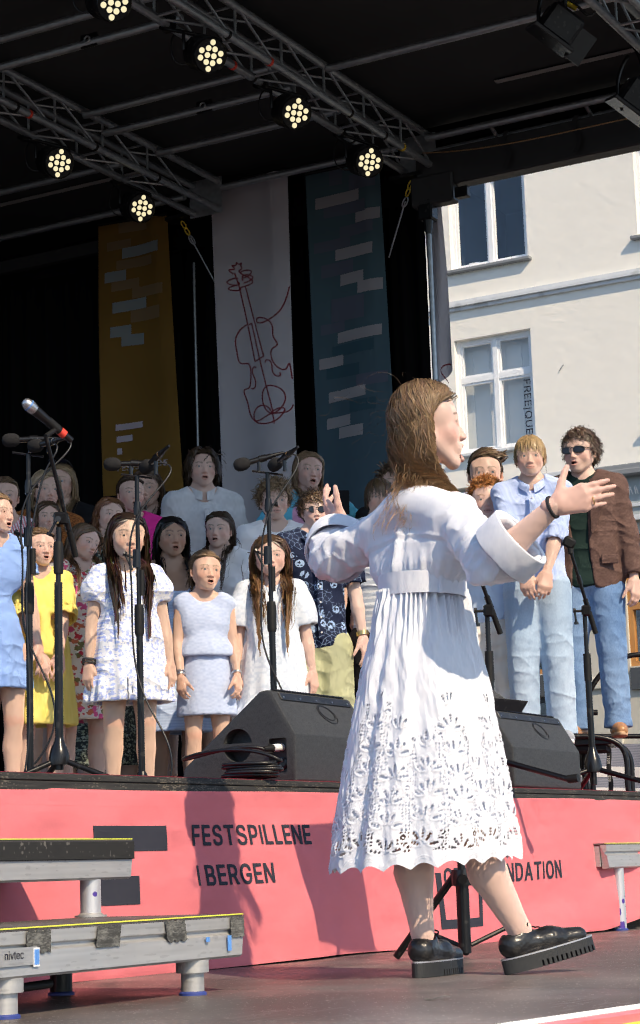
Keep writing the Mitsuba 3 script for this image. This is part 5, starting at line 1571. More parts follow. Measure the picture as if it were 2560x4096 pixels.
# ---------------------------------------------------------------- monitors
ZD = DECK + .002
def monitor(label, F_near, flip=False, L=.60, sc=1.0):
    t = thing('stage_monitor', label, 'loudspeaker', 'wedge monitors on the deck edge')
    prof = np.array([(.0, .0), (.0, .175), (.095, .335), (.118, .342), (.150, .338), (.485, .075), (.492, .040), (.480, .0)]) * sc
    ring = Polygon(prof).buffer(-.014).buffer(.014, quad_segs=4)
    # chamfered ends: three slices
    ms = []
    ins = Polygon(prof).buffer(-.014)
    inner = np.array(ins.exterior.coords)[:-1]
    pts = []
    outer = np.array(ring.exterior.coords)[:-1]
    for s, pr in ((0, inner), (.004, np.array(Polygon(prof).buffer(-.006).buffer(-.004).buffer(.006, quad_segs=4).exterior.coords)[:-1]), (.014, outer), (L - .014, outer), (L, inner)):
        pts += [F_near + ALONG * s + ACROSS * c + Z * z for c, z in pr]
    hull = trimesh.convex.convex_hull(np.array(pts))
    body = (np.array(hull.vertices), np.array(hull.faces))
    from manifold3d import Manifold, Mesh
    M = Manifold(Mesh(np.asarray(hull.vertices, np.float32), np.asarray(hull.faces, np.uint32)))
    def cutter(poly, depth):
        v, f = extrude(poly, depth + .02, F_near - ALONG * .02, ACROSS, Z, ALONG)
        tm = trimesh.Trimesh(v, f, process=True); tm.fix_normals()
        return Manifold(Mesh(np.asarray(tm.vertices, np.float32), np.asarray(tm.faces, np.uint32)))
    from shapely.geometry import Point, box as sb
    disc = Point(.245 * sc, .145 * sc).buffer(.062 * sc)
    grip = disc.intersection(sb(0, .153 * sc, 1, 1)).union(disc.intersection(sb(0, 0, 1, .130 * sc)))
    jack = sb(.045 * sc, .045 * sc, .105 * sc, .155 * sc).buffer(.008)
    for g in list(grip.geoms): M = M - cutter(g, .06)
    M = M - cutter(jack, .035)
    mm = M.to_mesh()
    put(t, (np.array(mm.vert_properties[:, :3]), np.array(mm.tri_verts)), 'cabinet', 30)
    # grille strip along the top edge of the back, its screws and the oval badge
    d0, d1 = np.array(prof[2]), np.array(prof[1])
    sl = unit(ACROSS * (d1 - d0)[0] + Z * (d1 - d0)[1]); nrm = unit(np.cross(sl, ALONG)); nrm = nrm if nrm @ -ACROSS > 0 else -nrm
    top_ = F_near + ACROSS * d0[0] + Z * d0[1]
    part(t, 'grille_strip', box_axes(top_ + sl * .022 + ALONG * L / 2 + nrm * .002, [ALONG, sl, nrm], (L / 2 - .04, .016, .003), .001), 'black_metal')
    for i in range(5): part(t, 'screw', lathe([(0, .003), (.004, .002), (.004, -.002)], top_ + sl * .026 + ALONG * (.06 + i * (L - .12) / 4) + nrm * .005, nrm, 8), 'silver', 40)
    gp = [rod(top_ + ALONG * (.04 + i * .012) - sl * .004 + ACROSS * (.006 + .01 * j) + Z * (.002 + .003 * j), top_ + ALONG * (.048 + i * .012) - sl * .004 + ACROSS * (.006 + .01 * j) + Z * (.005 + .003 * j), .003, n=5) for i in range(int((L - .08) / .012)) for j in range(2)]
    part(t, 'grille_mesh', cat(gp), 'black_metal', kind='stuff')
    th = np.linspace(0, 2 * np.pi, 40, endpoint=False)
    oc = top_ + sl * .085 + ALONG * (L * .56)
    for kx, ky, o in ((.062, .040, 0), (.050, .031, -.006)):
        part(t, 'badge_ring', tube(oc + np.outer(np.cos(th) * kx, ALONG) + np.outer(np.sin(th) * ky + o + .3 * np.cos(th) * ky, sl) + nrm * .001, .0022, 5, closed=True), 'black_gloss', True)
    jk = F_near + ACROSS * .075 * sc + ALONG * .033
    part(t, 'socket', lathe([(.0, 0), (.024, 0), (.024, .006), (.016, .008), (.012, .002), (0, .002)], jk + Z * .072 * sc, -ALONG, 18), 'black_gloss', 40)
    part(t, 'plug', cat([rod(jk + Z * .130 * sc - ALONG * .0, jk + Z * .126 * sc - ALONG * .075, .014, n=14)]), 'tape_white', 40, label='white cable plug')
    part(t, 'plug_boot', rod(jk + Z * .126 * sc - ALONG * .07, jk + Z * .120 * sc - ALONG * .115 + ACROSS * .01, .015, .009, n=12), 'rubber', 40)
    return t, jk + Z * .12 * sc - ALONG * .11 + ACROSS * .01
m1 = on_plane(1186, 3128, EP(0, -.10, 0), EN); m1[2] = ZD
t1, plug = monitor('black wedge monitor with a coiled cable left of the conductor', m1, sc=1.02, L=.62)
m2 = on_plane(2330, 3162, EP(0, -.10, 0), EN) - ALONG * .76; m2[2] = ZD
monitor('black wedge monitor right of the conductor', m2, sc=1.0, L=.76)
k = thing('coiled_cable', 'black cable coiled on the deck edge in front of the wedge monitor', 'cable')
cc_ = on_plane(1010, 3112, EP(0, -.05, 0), EN); cc_[2] = ZD + .006
th = np.linspace(0, 2 * np.pi * 5.5, 150)
R_ = .105 + .012 * np.sin(th * 1.3)
coil = cc_ + np.outer(R_ * np.cos(th), ACROSS) + np.outer(R_ * .62 * np.sin(th), ALONG) + np.outer(.001 + th / th.max() * .055, Z)
lead = smooth_path([coil[-1], coil[-1] + ACROSS * .07 + Z * .03 - ALONG * .02, plug + ACROSS * .30 + Z * -.02 - ALONG * .05, plug + ACROSS * .14 + Z * .006 - ALONG * .04, plug], 40)
put(k, tube(np.vstack([coil, lead[1:]]), .0065, 8), 'cable', True)

# ---------------------------------------------------------------- microphones and stands
def mic_pencil(parent_label, tip, d, ring='mic_silver', cat_='microphone', foam_r=.030, bodym='black_gloss'):
    t = thing('microphone', parent_label, cat_)
    d = unit(d)
    put(t, rod(tip + d * .04, tip + d * .165, .0125, n=14), bodym, 40)
    part(t, 'foam_cap', lathe([(0, -.012), (.016, -.008), (.027, .004), (foam_r, .022), (.029, .044), (.020, .060), (.013, .064), (0, .064)], tip, d, 18), 'foam', 40)
    part(t, 'ring', rod(tip + d * .125, tip + d * .142, .0138, n=14), ring, 40)
    part(t, 'connector', rod(tip + d * .165, tip + d * .225, .0105, .006, n=12), 'black_metal', 40)
    return t, tip + d * .225


def drop_cable(label, pts, r=.0042):
    k = thing('microphone_cable', label, 'cable')
    put(k, tube(smooth_path(pts, 60), r, 6), 'cable', True)


def straight_stand(px_top, py_top, px_low, Y, label, collar_px, lo_px, side=1):
    t = thing('microphone_stand', label, 'microphone stand')
    a = at(px_top, py_top, Y); b = a * [1, 1, 0] + Z * (DECK + .05)
    cz = at(px_top, collar_px, Y)[2]; lz = at(px_top, lo_px, Y)[2]
    put(t, rod(b, b * [1, 1, 0] + Z * lz, .0145, n=12), 'black_metal', 40)
    part(t, 'upper_tube', rod(b * [1, 1, 0] + Z * lz, a, .0095, n=12), 'black_metal', 40)
    part(t, 'grip_collar', lathe([(.0, -.085), (.017, -.085), (.021, -.07), (.021, .03), (.018, .05), (0, .05)], a * [1, 1, 0] + Z * lz, n=16), 'rubber', 40)
    part(t, 'clutch', lathe([(0, -.03), (.016, -.03), (.018, 0), (.014, .03), (0, .03)], a * [1, 1, 0] + Z * cz, n=14), 'black_gloss', 40)
    part(t, 'knob', cat([rod(a * [1, 1, 0] + Z * cz, a * [1, 1, 0] + Z * (cz + .005) + RIGHT * .035 * side, .006, n=8), rod(a * [1, 1, 0] + Z * (cz + .005) + RIGHT * .030 * side, a * [1, 1, 0] + Z * (cz + .006) + RIGHT * .042 * side, .011, n=10)]), 'black_gloss', 40)
    for i in range(3):
        an = 2.1 * i + .7
        part(t, 'leg', rod(b + Z * .05, b * [1, 1, 0] + np.array([math.cos(an), math.sin(an), 0]) * .28 + Z * (DECK + .012), .0105, n=8), 'black_metal', 40)
    part(t, 'base', lathe([(0, -.02), (.03, -.02), (.032, .03), (.018, .07), (0, .07)], b, n=16), 'black_metal', 40)
    return t, a


def boom_parts(t, a, boom_top, boom_low, label=None):
    """short boom with its clutch: from its lower grip up to its upper end"""
    bt = boom_top; bl = boom_low
    d = unit(bt - bl)
    part(t, 'boom', rod(bl, bt, .0085, n=10), 'black_metal', 40)
    part(t, 'boom_grip', rod(bl - d * .005, bl + d * .105, .0125, n=12), 'rubber', 40)
    part(t, 'boom_collar', rod(bl + d * .115, bl + d * .17, .0130, n=12), 'black_gloss', 40)
    part(t, 'boom_collar', rod(bl + d * .25, bl + d * .29, .0125, n=12), 'black_gloss', 40)


for (px, yt, Y, lab, s, mics) in ((112, 1818, 8.5, 'black stand with two overhead microphones at the left edge', 1, [(18, 1762, 1.0, .07, 'mic_silver'), (125, 1788, .9, .05, 'mic_silver')]),
                                  (547, 1905, 8.7, 'black stand with two overhead microphones in front of the dark haired girl', 1, [(424, 1858, 1.0, .06, 'orange_metal'), (574, 1878, .55, .30, 'orange_metal')]),
                                  (1070, 1892, 8.9, 'black stand with two overhead microphones in front of the white lace dress', 1, [(944, 1864, .96, .30, 'orange_metal'), (1088, 1868, .50, .22, 'orange_metal')])):
    t, a = straight_stand(px, yt, px, Y, lab, yt + 130, yt + 560, s)
    # cross bar with two clips
    bar0, bar1 = at(px - 62, yt - 8, Y), at(px + 62, yt + 8, Y)
    part(t, 'cross_bar', rod(bar0, bar1, .005, n=8), 'black_metal', 40)
    # folded boom clamped low on the stand
    p = at(px, yt + 330, Y)
    part(t, 'boom_clutch', lathe([(0, -.04), (.017, -.04), (.017, .04), (0, .04)], p, n=14), 'black_gloss', 40)
    part(t, 'boom_grip', rod(p - Z * .05 + RIGHT * .02, p - Z * .16 + RIGHT * .02, .0125, n=10), 'rubber', 40)
    part(t, 'boom_lever', cat([rod(p - RIGHT * .005, p - RIGHT * .05 + Z * .02, .006, n=8), rod(p - RIGHT * .046 + Z * .018, p - RIGHT * .056 + Z * .024, .011, n=8), rod(p - RIGHT * .05 + Z * .02, p - RIGHT * .02 - Z * .05, .005, n=8)]), 'black_gloss', 40)
    for i, (mx, my, dx, dz, rg) in enumerate(mics):
        tip = at(mx, my, Y)
        mt, end = mic_pencil(('left' if i == 0 else 'right') + ' microphone of the pair on the ' + {112: 'stand at the left edge', 547: 'stand before the dark haired girl', 1070: 'stand before the white lace dress'}[px], tip, RIGHT * dx + Z * dz + np.array([0, .12 if i == 0 else -.75, 0]), rg)
        hold = tip + (end - tip) * .48
        bc = bar0 if i == 0 else bar1
        part(mt, 'clip', cat([rod(hold + (end - tip) * .0, hold + (end - tip) * .15, .0165, n=10), rod(hold, np.array([hold[0], hold[1], bc[2]]), .009, n=8)]), 'black_gloss', 40)
        if i == 0: drop_cable('black cable falling from the left microphone ' + {112: 'at the left edge', 547: 'before the dark haired girl', 1070: 'before the white lace dress'}[px], [end, end + RIGHT * .05 - Z * .01, at(px + 22, yt + 130, Y - .03), at(px - 22, yt + 420, Y - .03), at(px - 12, yt + 700, Y - .03)] + ([at(px + 40, yt + 900, Y - .06), at(px + 118, yt + 1050, Y - .1), at(px + 118, yt + 1260, Y - .1)] if px == 547 else [at(px + 35, yt + 820, Y - .03), at(px + 25, yt + 1240, Y - .03)]))

# vocal microphone on its tripod stand at the left
VY = 8.2
t = thing('microphone_stand', 'black tripod stand holding the silver headed vocal microphone', 'microphone stand')
cb = at(228, 2100, VY); base = cb * [1, 1, 0] + Z * DECK
jt = at(232, 2075, VY)
zh = at(230, 3030, VY)[2]
put(t, rod(base + Z * (zh - DECK - .05), at(233, 2330, VY) * [1, 1, 0] + base * 0 + Z * at(233, 2330, VY)[2], .0165, n=14), 'black_metal', 40)
part(t, 'upper_tube', rod(at(233, 2330, VY), at(235, 2110, VY), .0105, n=12), 'black_metal', 40)
part(t, 'grip_collar', lathe([(0, -.03), (.019, -.03), (.021, 0), (.021, .08), (.018, .10), (0, .10)], at(234, 2265, VY), n=16), 'rubber', 40)
part(t, 'hub', lathe([(0, -.01), (.040, -.01), (.042, .02), (.036, .05), (.020, .085), (.017, .10), (0, .10)], np.array([base[0], base[1], zh - .02]), n=20), 'black_gloss', 40)
for an in (-.15, 2.0, 3.6):
    part(t, 'leg', rod(np.array([base[0], base[1], zh - .005]), base + np.array([math.cos(an), math.sin(an) * .8, 0]) * .36 + Z * .012, .0115, n=10), 'black_metal', 40)
bt, bl = at(183, 1745, VY - .12), at(302, 2222, VY + .10)
boom_parts(t, jt, bt, bl)
jp = bl + (bt - bl) * .34
part(t, 'joint_block', box_axes((jp + at(225, 2085, VY)) / 2, [RIGHT, FWD, UP], (.030, .016, .026), .008), 'black_gloss')
part(t, 'lever', cat([rod(at(222, 2088, VY - .03), at(198, 2135, VY - .04), .0055, n=8), rod(at(199, 2132, VY - .04), at(194, 2142, VY - .04), .0115, n=10), rod(at(230, 2085, VY), at(232, 2075, VY - .05), .012, n=10)]), 'black_gloss', 40)
t = thing('microphone', 'vocal microphone with a silver mesh head and a red ring', 'microphone')
h0, h1 = at(112, 1618, VY - .14), at(277, 1755, VY - .02)
d = unit(h1 - h0); L = np.linalg.norm(h1 - h0)
put(t, lathe([(0, .038), (.0225, .04), (.019, .10), (.0165, .19), (.0165, L - .028), (.0145, L - .022), (.0145, L + .012), (0, L + .012)], h0, d, 20), 'black_gloss', 40)
part(t, 'mesh_head', lathe([(0, -.026), (.012, -.024), (.021, -.014), (.0255, .004), (.0255, .018), (.0215, .038), (.0, .04)], h0, d, 24), mat('mesh_silver', lambda p, n, uv: mix((.66, .67, .69), (.12, .12, .13), smoothstep(.1, .5, dr.sin(p.x * 1500 + p.z * 900) * dr.sin(p.z * 1500 - p.x * 900))), .3, .9), 40)
part(t, 'blue_band', lathe([(.0258, .002), (.0262, .005), (.0258, .008)], h0, d, 24), 'sticker_blue', 40)
part(t, 'red_band', rod(h0 + d * (L - .052), h0 + d * (L - .026), .0188, n=16), 'red_ring', 40)
part(t, 'clip', cat([lathe([(.0195, .11), (.0205, .11), (.0195, .165), (.0185, .165)], h0, d, 14), rod(h0 + d * .16, bt, .010, n=10)]), 'rubber', 40)
drop_cable('black cable looping from the overhead microphone down the stand at the left edge', [at(222, 1772, 8.4), at(228, 1800, 8.38), at(200, 1850, 8.38), at(165, 1935, 8.38), at(140, 2050, 8.38), at(118, 2180, 8.38), at(108, 2500, 8.38), at(98, 3095, 8.36)], .0045)

# empty boom stands at the right
def empty_stand(label, Y, pole_px, pole_top, boom, clip=True, base_px=None):
    t = thing('microphone_stand', label, 'microphone stand')
    a = at(*pole_top, Y)
    foot = at(pole_px[0], pole_px[1], Y)
    b = a * [1, 1, 0] + Z * DECK
    mz = at(pole_top[0], pole_top[1] + 240, Y)[2]
    put(t, rod(b + Z * .04, a * [1, 1, 0] + Z * mz, .0155, n=12), 'black_metal', 40)
    part(t, 'upper_tube', rod(a * [1, 1, 0] + Z * mz, a, .0105, n=12), 'black_metal', 40)
    part(t, 'grip_collar', rod(a * [1, 1, 0] + Z * (mz - .04), a * [1, 1, 0] + Z * (mz + .09), .0185, n=12), 'rubber', 40)
    hz = DECK + .12
    part(t, 'hub', lathe([(0, -.02), (.042, -.02), (.044, .01), (.036, .045), (.020, .085), (.017, .10), (0, .10)], a * [1, 1, 0] + Z * hz, n=20), 'black_gloss', 40)
    for an in (-.5, 1.7, 3.5):
        e = b + np.array([math.cos(an), math.sin(an), 0]) * .33 + Z * .018
        kk = part(t, 'leg', rod(a * [1, 1, 0] + Z * hz, e, .0125, n=10), 'black_metal', 40)
        part(kk, 'foot', rod(e, e + unit(e - b) * .045, .018, n=10), 'rubber', 40)
    p0, p1 = at(*boom[0], Y - .05), at(*boom[1], Y + .05)
    boom_parts(t, a, p0, p1)
    j = at(pole_top[0] + 6, pole_top[1] - 8, Y - .02)
    part(t, 'joint_block', box_axes(j, [RIGHT, FWD, UP], (.022, .018, .026), .008), 'black_gloss')
    part(t, 'lever', cat([rod(j, j - RIGHT * .055 - Z * .004, .006, n=8), rod(j - RIGHT * .05, j - RIGHT * .062, .011, n=8), rod(j - RIGHT * .055, j - RIGHT * .05 - Z * .06, .0055, n=8), rod(j - RIGHT * .05 - Z * .055, j - RIGHT * .05 - Z * .068, .011, n=8)]), 'black_gloss', 40)
    if clip:
        part(t, 'clip', cat([rod(p0, p0 + Z * .03 - RIGHT * .004, .014, n=10), box_axes(p0 + Z * .055 - RIGHT * .008, [unit(RIGHT + UP * -.6), FWD, unit(UP + RIGHT * .6)], (.030, .022, .026), .010)]), 'rubber', 40)
empty_stand('empty boom stand in front of the brown blazer', 9.75, (2352, 3160), (2338, 2450), ((2285, 2215), (2382, 2530)))
empty_stand('empty boom stand beside the white dress, before the beige trousers', 8.6, (1960, 3100), (1948, 2450), ((1905, 2270), (2000, 2530)), clip=False)

# ---------------------------------------------------------------- music stand
t = thing('music_stand', 'black music stand behind the conductor, its tripod under the white hem', 'music stand')
foot = on_z(1862, 3843, 0)
MY = foot[1]
top_z = at(1862, 2700, MY)[2]
put(t, rod(foot + Z * .025, foot * [1, 1, 0] + Z * at(1862, 3540, MY)[2], .0215, n=14), 'black_metal', 40)
part(t, 'upper_tube', rod(foot + Z * .20, foot + Z * (top_z - .05), .013, n=12), 'black_metal', 40)
zc = at(1862, 3505, MY)[2]
part(t, 'collar', lathe([(0, -.03), (.036, -.03), (.038, .0), (.034, .022), (0, .022)], foot + Z * zc, n=10), 'black_gloss', 40)
part(t, 'collar_knob', rod(foot + Z * zc - FWD * .02, foot + Z * zc - FWD * .055, .016, n=12), 'black_gloss', 40)
tips = [on_z(1585, 3845, .0), foot + np.array([.24, .06, 0]), foot + np.array([.02, .27, 0])]
tips[0] = foot + unit((tips[0] - foot) * [1, 1, 0]) * .26
for e in tips:
    o = unit((e - foot) * [1, 1, 0])
    part(t, 'leg', rod(foot + Z * zc + o * .03, e + Z * .014, .0125, n=10), 'black_metal', 40)
    m = foot + Z * zc + (e - foot - Z * zc) * .62
    part(t, 'stay', rod(foot + Z * .05 + o * .022, m, .0075, n=8), 'black_metal', 40)
dx = ED; du = unit(Z * .60 - EN * .80)                     # the desk lies open towards the conductor
dn = EN
dc = at(1815, 2725, MY)
dsk = box_axes(dc, [dx, du, np.cross(dx, du)], (.215, .17, .0016))
put_k = part(t, 'desk', dsk, 'black_metal')
part(put_k, 'ledge', box_axes(dc - du * .17 + np.cross(dx, du) * -.02 * np.sign(np.cross(dx, du) @ dn) * -1, [dx, du, np.cross(dx, du)], (.215, .0016, .022)), 'black_metal')
k = thing('music_folder', 'black folder held by the singer with shoulder length fair hair', 'folder')
q = at(1330, 2010, 11.85)
put(k, box_axes(q, [unit(RIGHT + UP * .02), unit(FWD * .75 + UP * .6), unit(np.cross(RIGHT, FWD * .75 + UP * .6))], (.10, .11, .006), .002), 'black_matte')
# ---------------------------------------------------------------- cloth and skin
def print_spots(base, spots, scale, cover=.5):
    """scattered small motifs on cloth: base colour, list of motif colours"""
    def fn(p, n, uv):
        x, y = (p.x * .8 + p.y * .6) * scale, p.z * scale
        d1, d2, w = voronoi(x, y)
        e1, e2, w2 = voronoi(x * 1.9 + 7.3, y * 1.9 + 3.1)
        wob = noise(x * 5, y * 5) * .35
        m = dr.select((d1 + wob < .52) & (w < cover * 1.5), mi.Float(1), mi.Float(0))
        m2 = dr.select((e1 + wob < .42) & (w2 < cover), mi.Float(1), mi.Float(0))
        c = mix(base, spots[0], m2)
        k = mi.Color3f(spots[-1])
        for i in range(len(spots) - 1):
            k = dr.select(w < cover * 1.5 * (i + 1) / len(spots), mi.Color3f(spots[i]), k) if i == 0 else dr.select((w >= cover * 1.5 * i / len(spots)) & (w < cover * 1.5 * (i + 1) / len(spots)), mi.Color3f(spots[i]), k)
        return dr.select(m > .5, k, c)
    return fn


def weave(p, n, uv):
    return noise(p.x * 260, p.y * 260, p.z * 260) + .8 * noise(p.x * 60, p.y * 60, p.z * 25)


mat('skin', VC, .46, spec=.38, flatness=.75)
mat('hair', VC, .38, spec=.45)
mat('eye_gloss', VC, .12)
CL = dict(rough=.85, spec=.15, sheen=.3)
def creases(p, n, uv):
    a, b, z = p.x * .8 + p.y * .6, p.y * .8 - p.x * .6, p.z
    r1 = 1 - 2 * dr.abs(noise(a * 7 + z * 6, b * 7, z * 9) - .5)
    r2 = 1 - 2 * dr.abs(noise(a * 13 - z * 10, b * 13, z * 15 + 4) - .5)
    return r1 * r1 * r1 * r1 + .5 * r2 * r2 * r2 * r2 + .12 * noise(p.x * 90, p.y * 90, p.z * 90)


def cloth(name, c, **k): return mat(name, c, **{**CL, **dict(bump=creases, bscale=.011, eps=3e-3), **k})


cloth('cotton_white', (.76, .76, .78)); cloth('cotton_grey_white', lambda p, n, uv: mix((.50, .51, .53), (.58, .59, .61), noise(p.x * 90, p.y * 90, p.z * 40)))
cloth('jersey_blue', (.23, .36, .68)); cloth('crepe_yellow', lambda p, n, uv: mix((.74, .60, .14), (.80, .68, .22), noise(p.x * 60, p.y * 60, p.z * 14)), bump=lambda p, n, uv: noise(p.x * 95, p.y * 95, p.z * 40), bscale=.002)
cloth('print_red', print_spots((.78, .74, .70), [(.62, .06, .09), (.70, .12, .30), (.62, .20, .12), (.22, .20, .09)], 26, .60))
cloth('print_blue', print_spots((.72, .74, .78), [(.36, .43, .74), (.42, .50, .80)], 52, .46))
cloth('seersucker', lambda p, n, uv: mix((.37, .45, .64), (.50, .57, .74), noise(p.x * 75, p.y * 75, p.z * 110)), bump=lambda p, n, uv: noise(p.x * 62, p.y * 62, p.z * 85), bscale=.0028, eps=2e-3)
cloth('lace_white', lambda p, n, uv: mix((.46, .54, .66), (.64, .69, .76), smoothstep(.3, .6, noise(p.x * 85, p.y * 85, p.z * 70)) * .6 + .4), bump=lambda p, n, uv: noise(p.x * 70, p.y * 70, p.z * 60), bscale=.0012, eps=2e-3)
cloth('smock_blue', lambda p, n, uv: mix((.40, .52, .76), (.52, .63, .84), .5 + .5 * dr.sin(p.z * 420)))
cloth('fuchsia', (.62, .03, .25)); cloth('wine', (.22, .03, .08)); cloth('sequin_rust', lambda p, n, uv: mix((.10, .03, .01), (.38, .14, .04), cell_rand(p.x * 160, p.y * 160, p.z * 160)))
cloth('stripe_red', lambda p, n, uv: mix((.70, .66, .66), (.60, .18, .20), smoothstep(.45, .55, .5 + .5 * dr.sin((p.x + .3 * p.z) * 420))))
def navy(p, n, uv):
    x, y = (p.x * .9 + p.y * .4) * 15, p.z * 15
    d1, d2, w = voronoi(x, y)
    e1, e2, w2 = voronoi(x * 2.6 + 3, y * 2.6)
    a = noise(x * 9, y * 9)
    burst = dr.select((d1 < .30) & (a + d1 * 1.2 > .62) & (w < .62), mi.Float(1), mi.Float(0))
    vine = dr.select((e2 - e1 < .055) & (noise(x * 1.2, y * 1.2) > .38), mi.Float(.65), mi.Float(0))
    return mix((.012, .018, .045), (.30, .42, .62), dr.maximum(burst, vine))
cloth('navy_print', navy)
cloth('khaki', lambda p, n, uv: mix((.36, .37, .22), (.43, .44, .28), noise(p.x * 30, p.y * 30, p.z * 12)))
cloth('stripe_grey', lambda p, n, uv: mix((.42, .47, .55), (.70, .72, .75), smoothstep(.62, .75, .5 + .5 * dr.sin(p.z * 190))))
cloth('hawaii', print_spots((.68, .71, .78), [(.08, .14, .46), (.14, .22, .56)], 30, .62))
cloth('polo_blue', (.56, .67, .82)); cloth('linen_beige', lambda p, n, uv: mix((.66, .60, .53), (.74, .69, .62), noise(p.x * 40, p.y * 40, p.z * 15)))
cloth('linen_blue', lambda p, n, uv: mix((.30, .40, .68), (.52, .60, .81), noise((p.x + p.y) * 210, p.z * 5) * .65 + .35 * noise(p.x * 20, p.y * 20, p.z * 20)))
def denim(a, b):
    return lambda p, n, uv: mix(a, b, smoothstep(0, 1, .75 * noise(p.x * 7, p.y * 7, p.z * 2.5) + .25 * noise(p.x * 300, p.y * 300, p.z * 120)))
cloth('denim_pale', denim((.27, .38, .52), (.50, .60, .71)), bscale=.007); cloth('denim_blue', denim((.085, .17, .35), (.26, .38, .56)), bscale=.007)
cloth('blazer_brown', lambda p, n, uv: mix((.085, .050, .043), (.135, .083, .070), noise(p.x * 120, p.y * 120, p.z * 120)))
cloth('green_dark', (.014, .030, .027)); cloth('pink_dye', lambda p, n, uv: mix((.66, .34, .50), (.12, .46, .62), smoothstep(.45, .55, noise(p.x * 9, p.y * 9, p.z * 7))))
cloth('floral_dark', print_spots((.02, .025, .025), [(.18, .20, .14), (.22, .24, .20)], 60, .5)); cloth('black_cloth', (.012, .012, .014))
cloth('dark_blue_cloth', (.05, .08, .20))
mat('leather_tan', lambda p, n, uv: mix((.30, .13, .045), (.40, .20, .08), noise(p.x * 60, p.y * 60, p.z * 60)), .35); mat('sole_tan', (.44, .27, .15), .6)
mat('canvas_grey', (.28, .30, .34), .8); mat('sole_white', (.7, .7, .7), .6); mat('leather_black', lambda p, n, uv: mix((.010, .010, .011), (.02, .02, .021), noise(p.x * 90, p.y * 90, p.z * 90)), .28, bump=lambda p, n, uv: noise(p.x * 120, p.y * 120, p.z * 120), bscale=.0012)
mat('black_gloss', (.008, .008, .009), .25, spec=.4); mat('gold', (.72, .50, .20), .25, 1.0); mat('silver', (.62, .62, .62), .3, 1.0)
mat('shade_lens', (.006, .006, .010), .10, spec=.4)
mat('band_black', (.015, .015, .017), .7)

DB, MB, LB, BL = (.034, .020, .013), (.125, .078, .045), (.23, .148, .085), (.33, .235, .13)


def hair(style, color, length, **k): return dict(style=style, color=color, length=length, **k)


def zl(px, py, Y, base): return at(px, py, Y)[2] - base


def top(m, name='shirt', **k): return wear(name, garment, m, **k)


def bracelet(n, frac, r, w, m, name='bracelet', thick=.004):
    def go(t, J, W):
        v, f = cuff_ring(J, n, frac, r, w, thick)
        part(t, name, (W(v), f), m, 40)
    return go


def shirt_collar(m, w=1.12, height=.036, out=.030, top_=.012):
    return lambda t, J, W: part(t, 'collar', (lambda q: (W(q[0]), q[1]))(collar(J, w, height, out, top_)), m, 40)


def band_collar(m):
    def go(t, J, W):
        H = J['H']; n = 36
        a = np.linspace(-np.pi / 2 + .16, 1.5 * np.pi - .16, n)
        rows = []
        for r, z in ((.046, .022), (.043, .050)):
            rows.append(np.stack([r * H * np.cos(a), .012 * H + r * H * np.sin(a), J['zs'] + z * H - .024 * H * np.clip(-np.sin(a), 0, 1) ** 2], 1))
        v, f = slab(np.stack(rows), np.stack([np.cos(a), np.sin(a), 0 * a], 1)[None], .003)
        part(t, 'collar', (W(v), f), m, 40)
    return go


def placket(m, bm, zt, zb, off=.0, n=7, depth=.0):
    """button strip and buttons down the front, laid on the chest"""
    def go(t, J, W):
        H = J['H']
        zs_ = np.linspace(zt * H, zb * H, 16)
        def fy(z):
            k = np.interp(z, [.5 * H, .6 * H, J['zs'] - .085 * H, J['zs'], J['zs'] + .03 * H], [.078, .068, .076, .052, .036])
            return -k * H * (J['bw'] ** .8) - .022 - depth
        P = np.array([[[off + x, fy(z), z] for x in (-.014, 0, .014)] for z in zs_])
        v, f = slab(P, np.array([0, -1, 0]), .006)
        part(t, 'placket', (W(v), f), m, 40)
        for z in np.linspace(zs_[1], zs_[-2], n):
            b = lathe([(.0, .003), (.0052, .002), (.0052, -.004)], (off, fy(z) - .002, z), (0, -1, 0), 8)
            part(t, 'button', (W(b[0]), b[1]), bm, True)
    return go


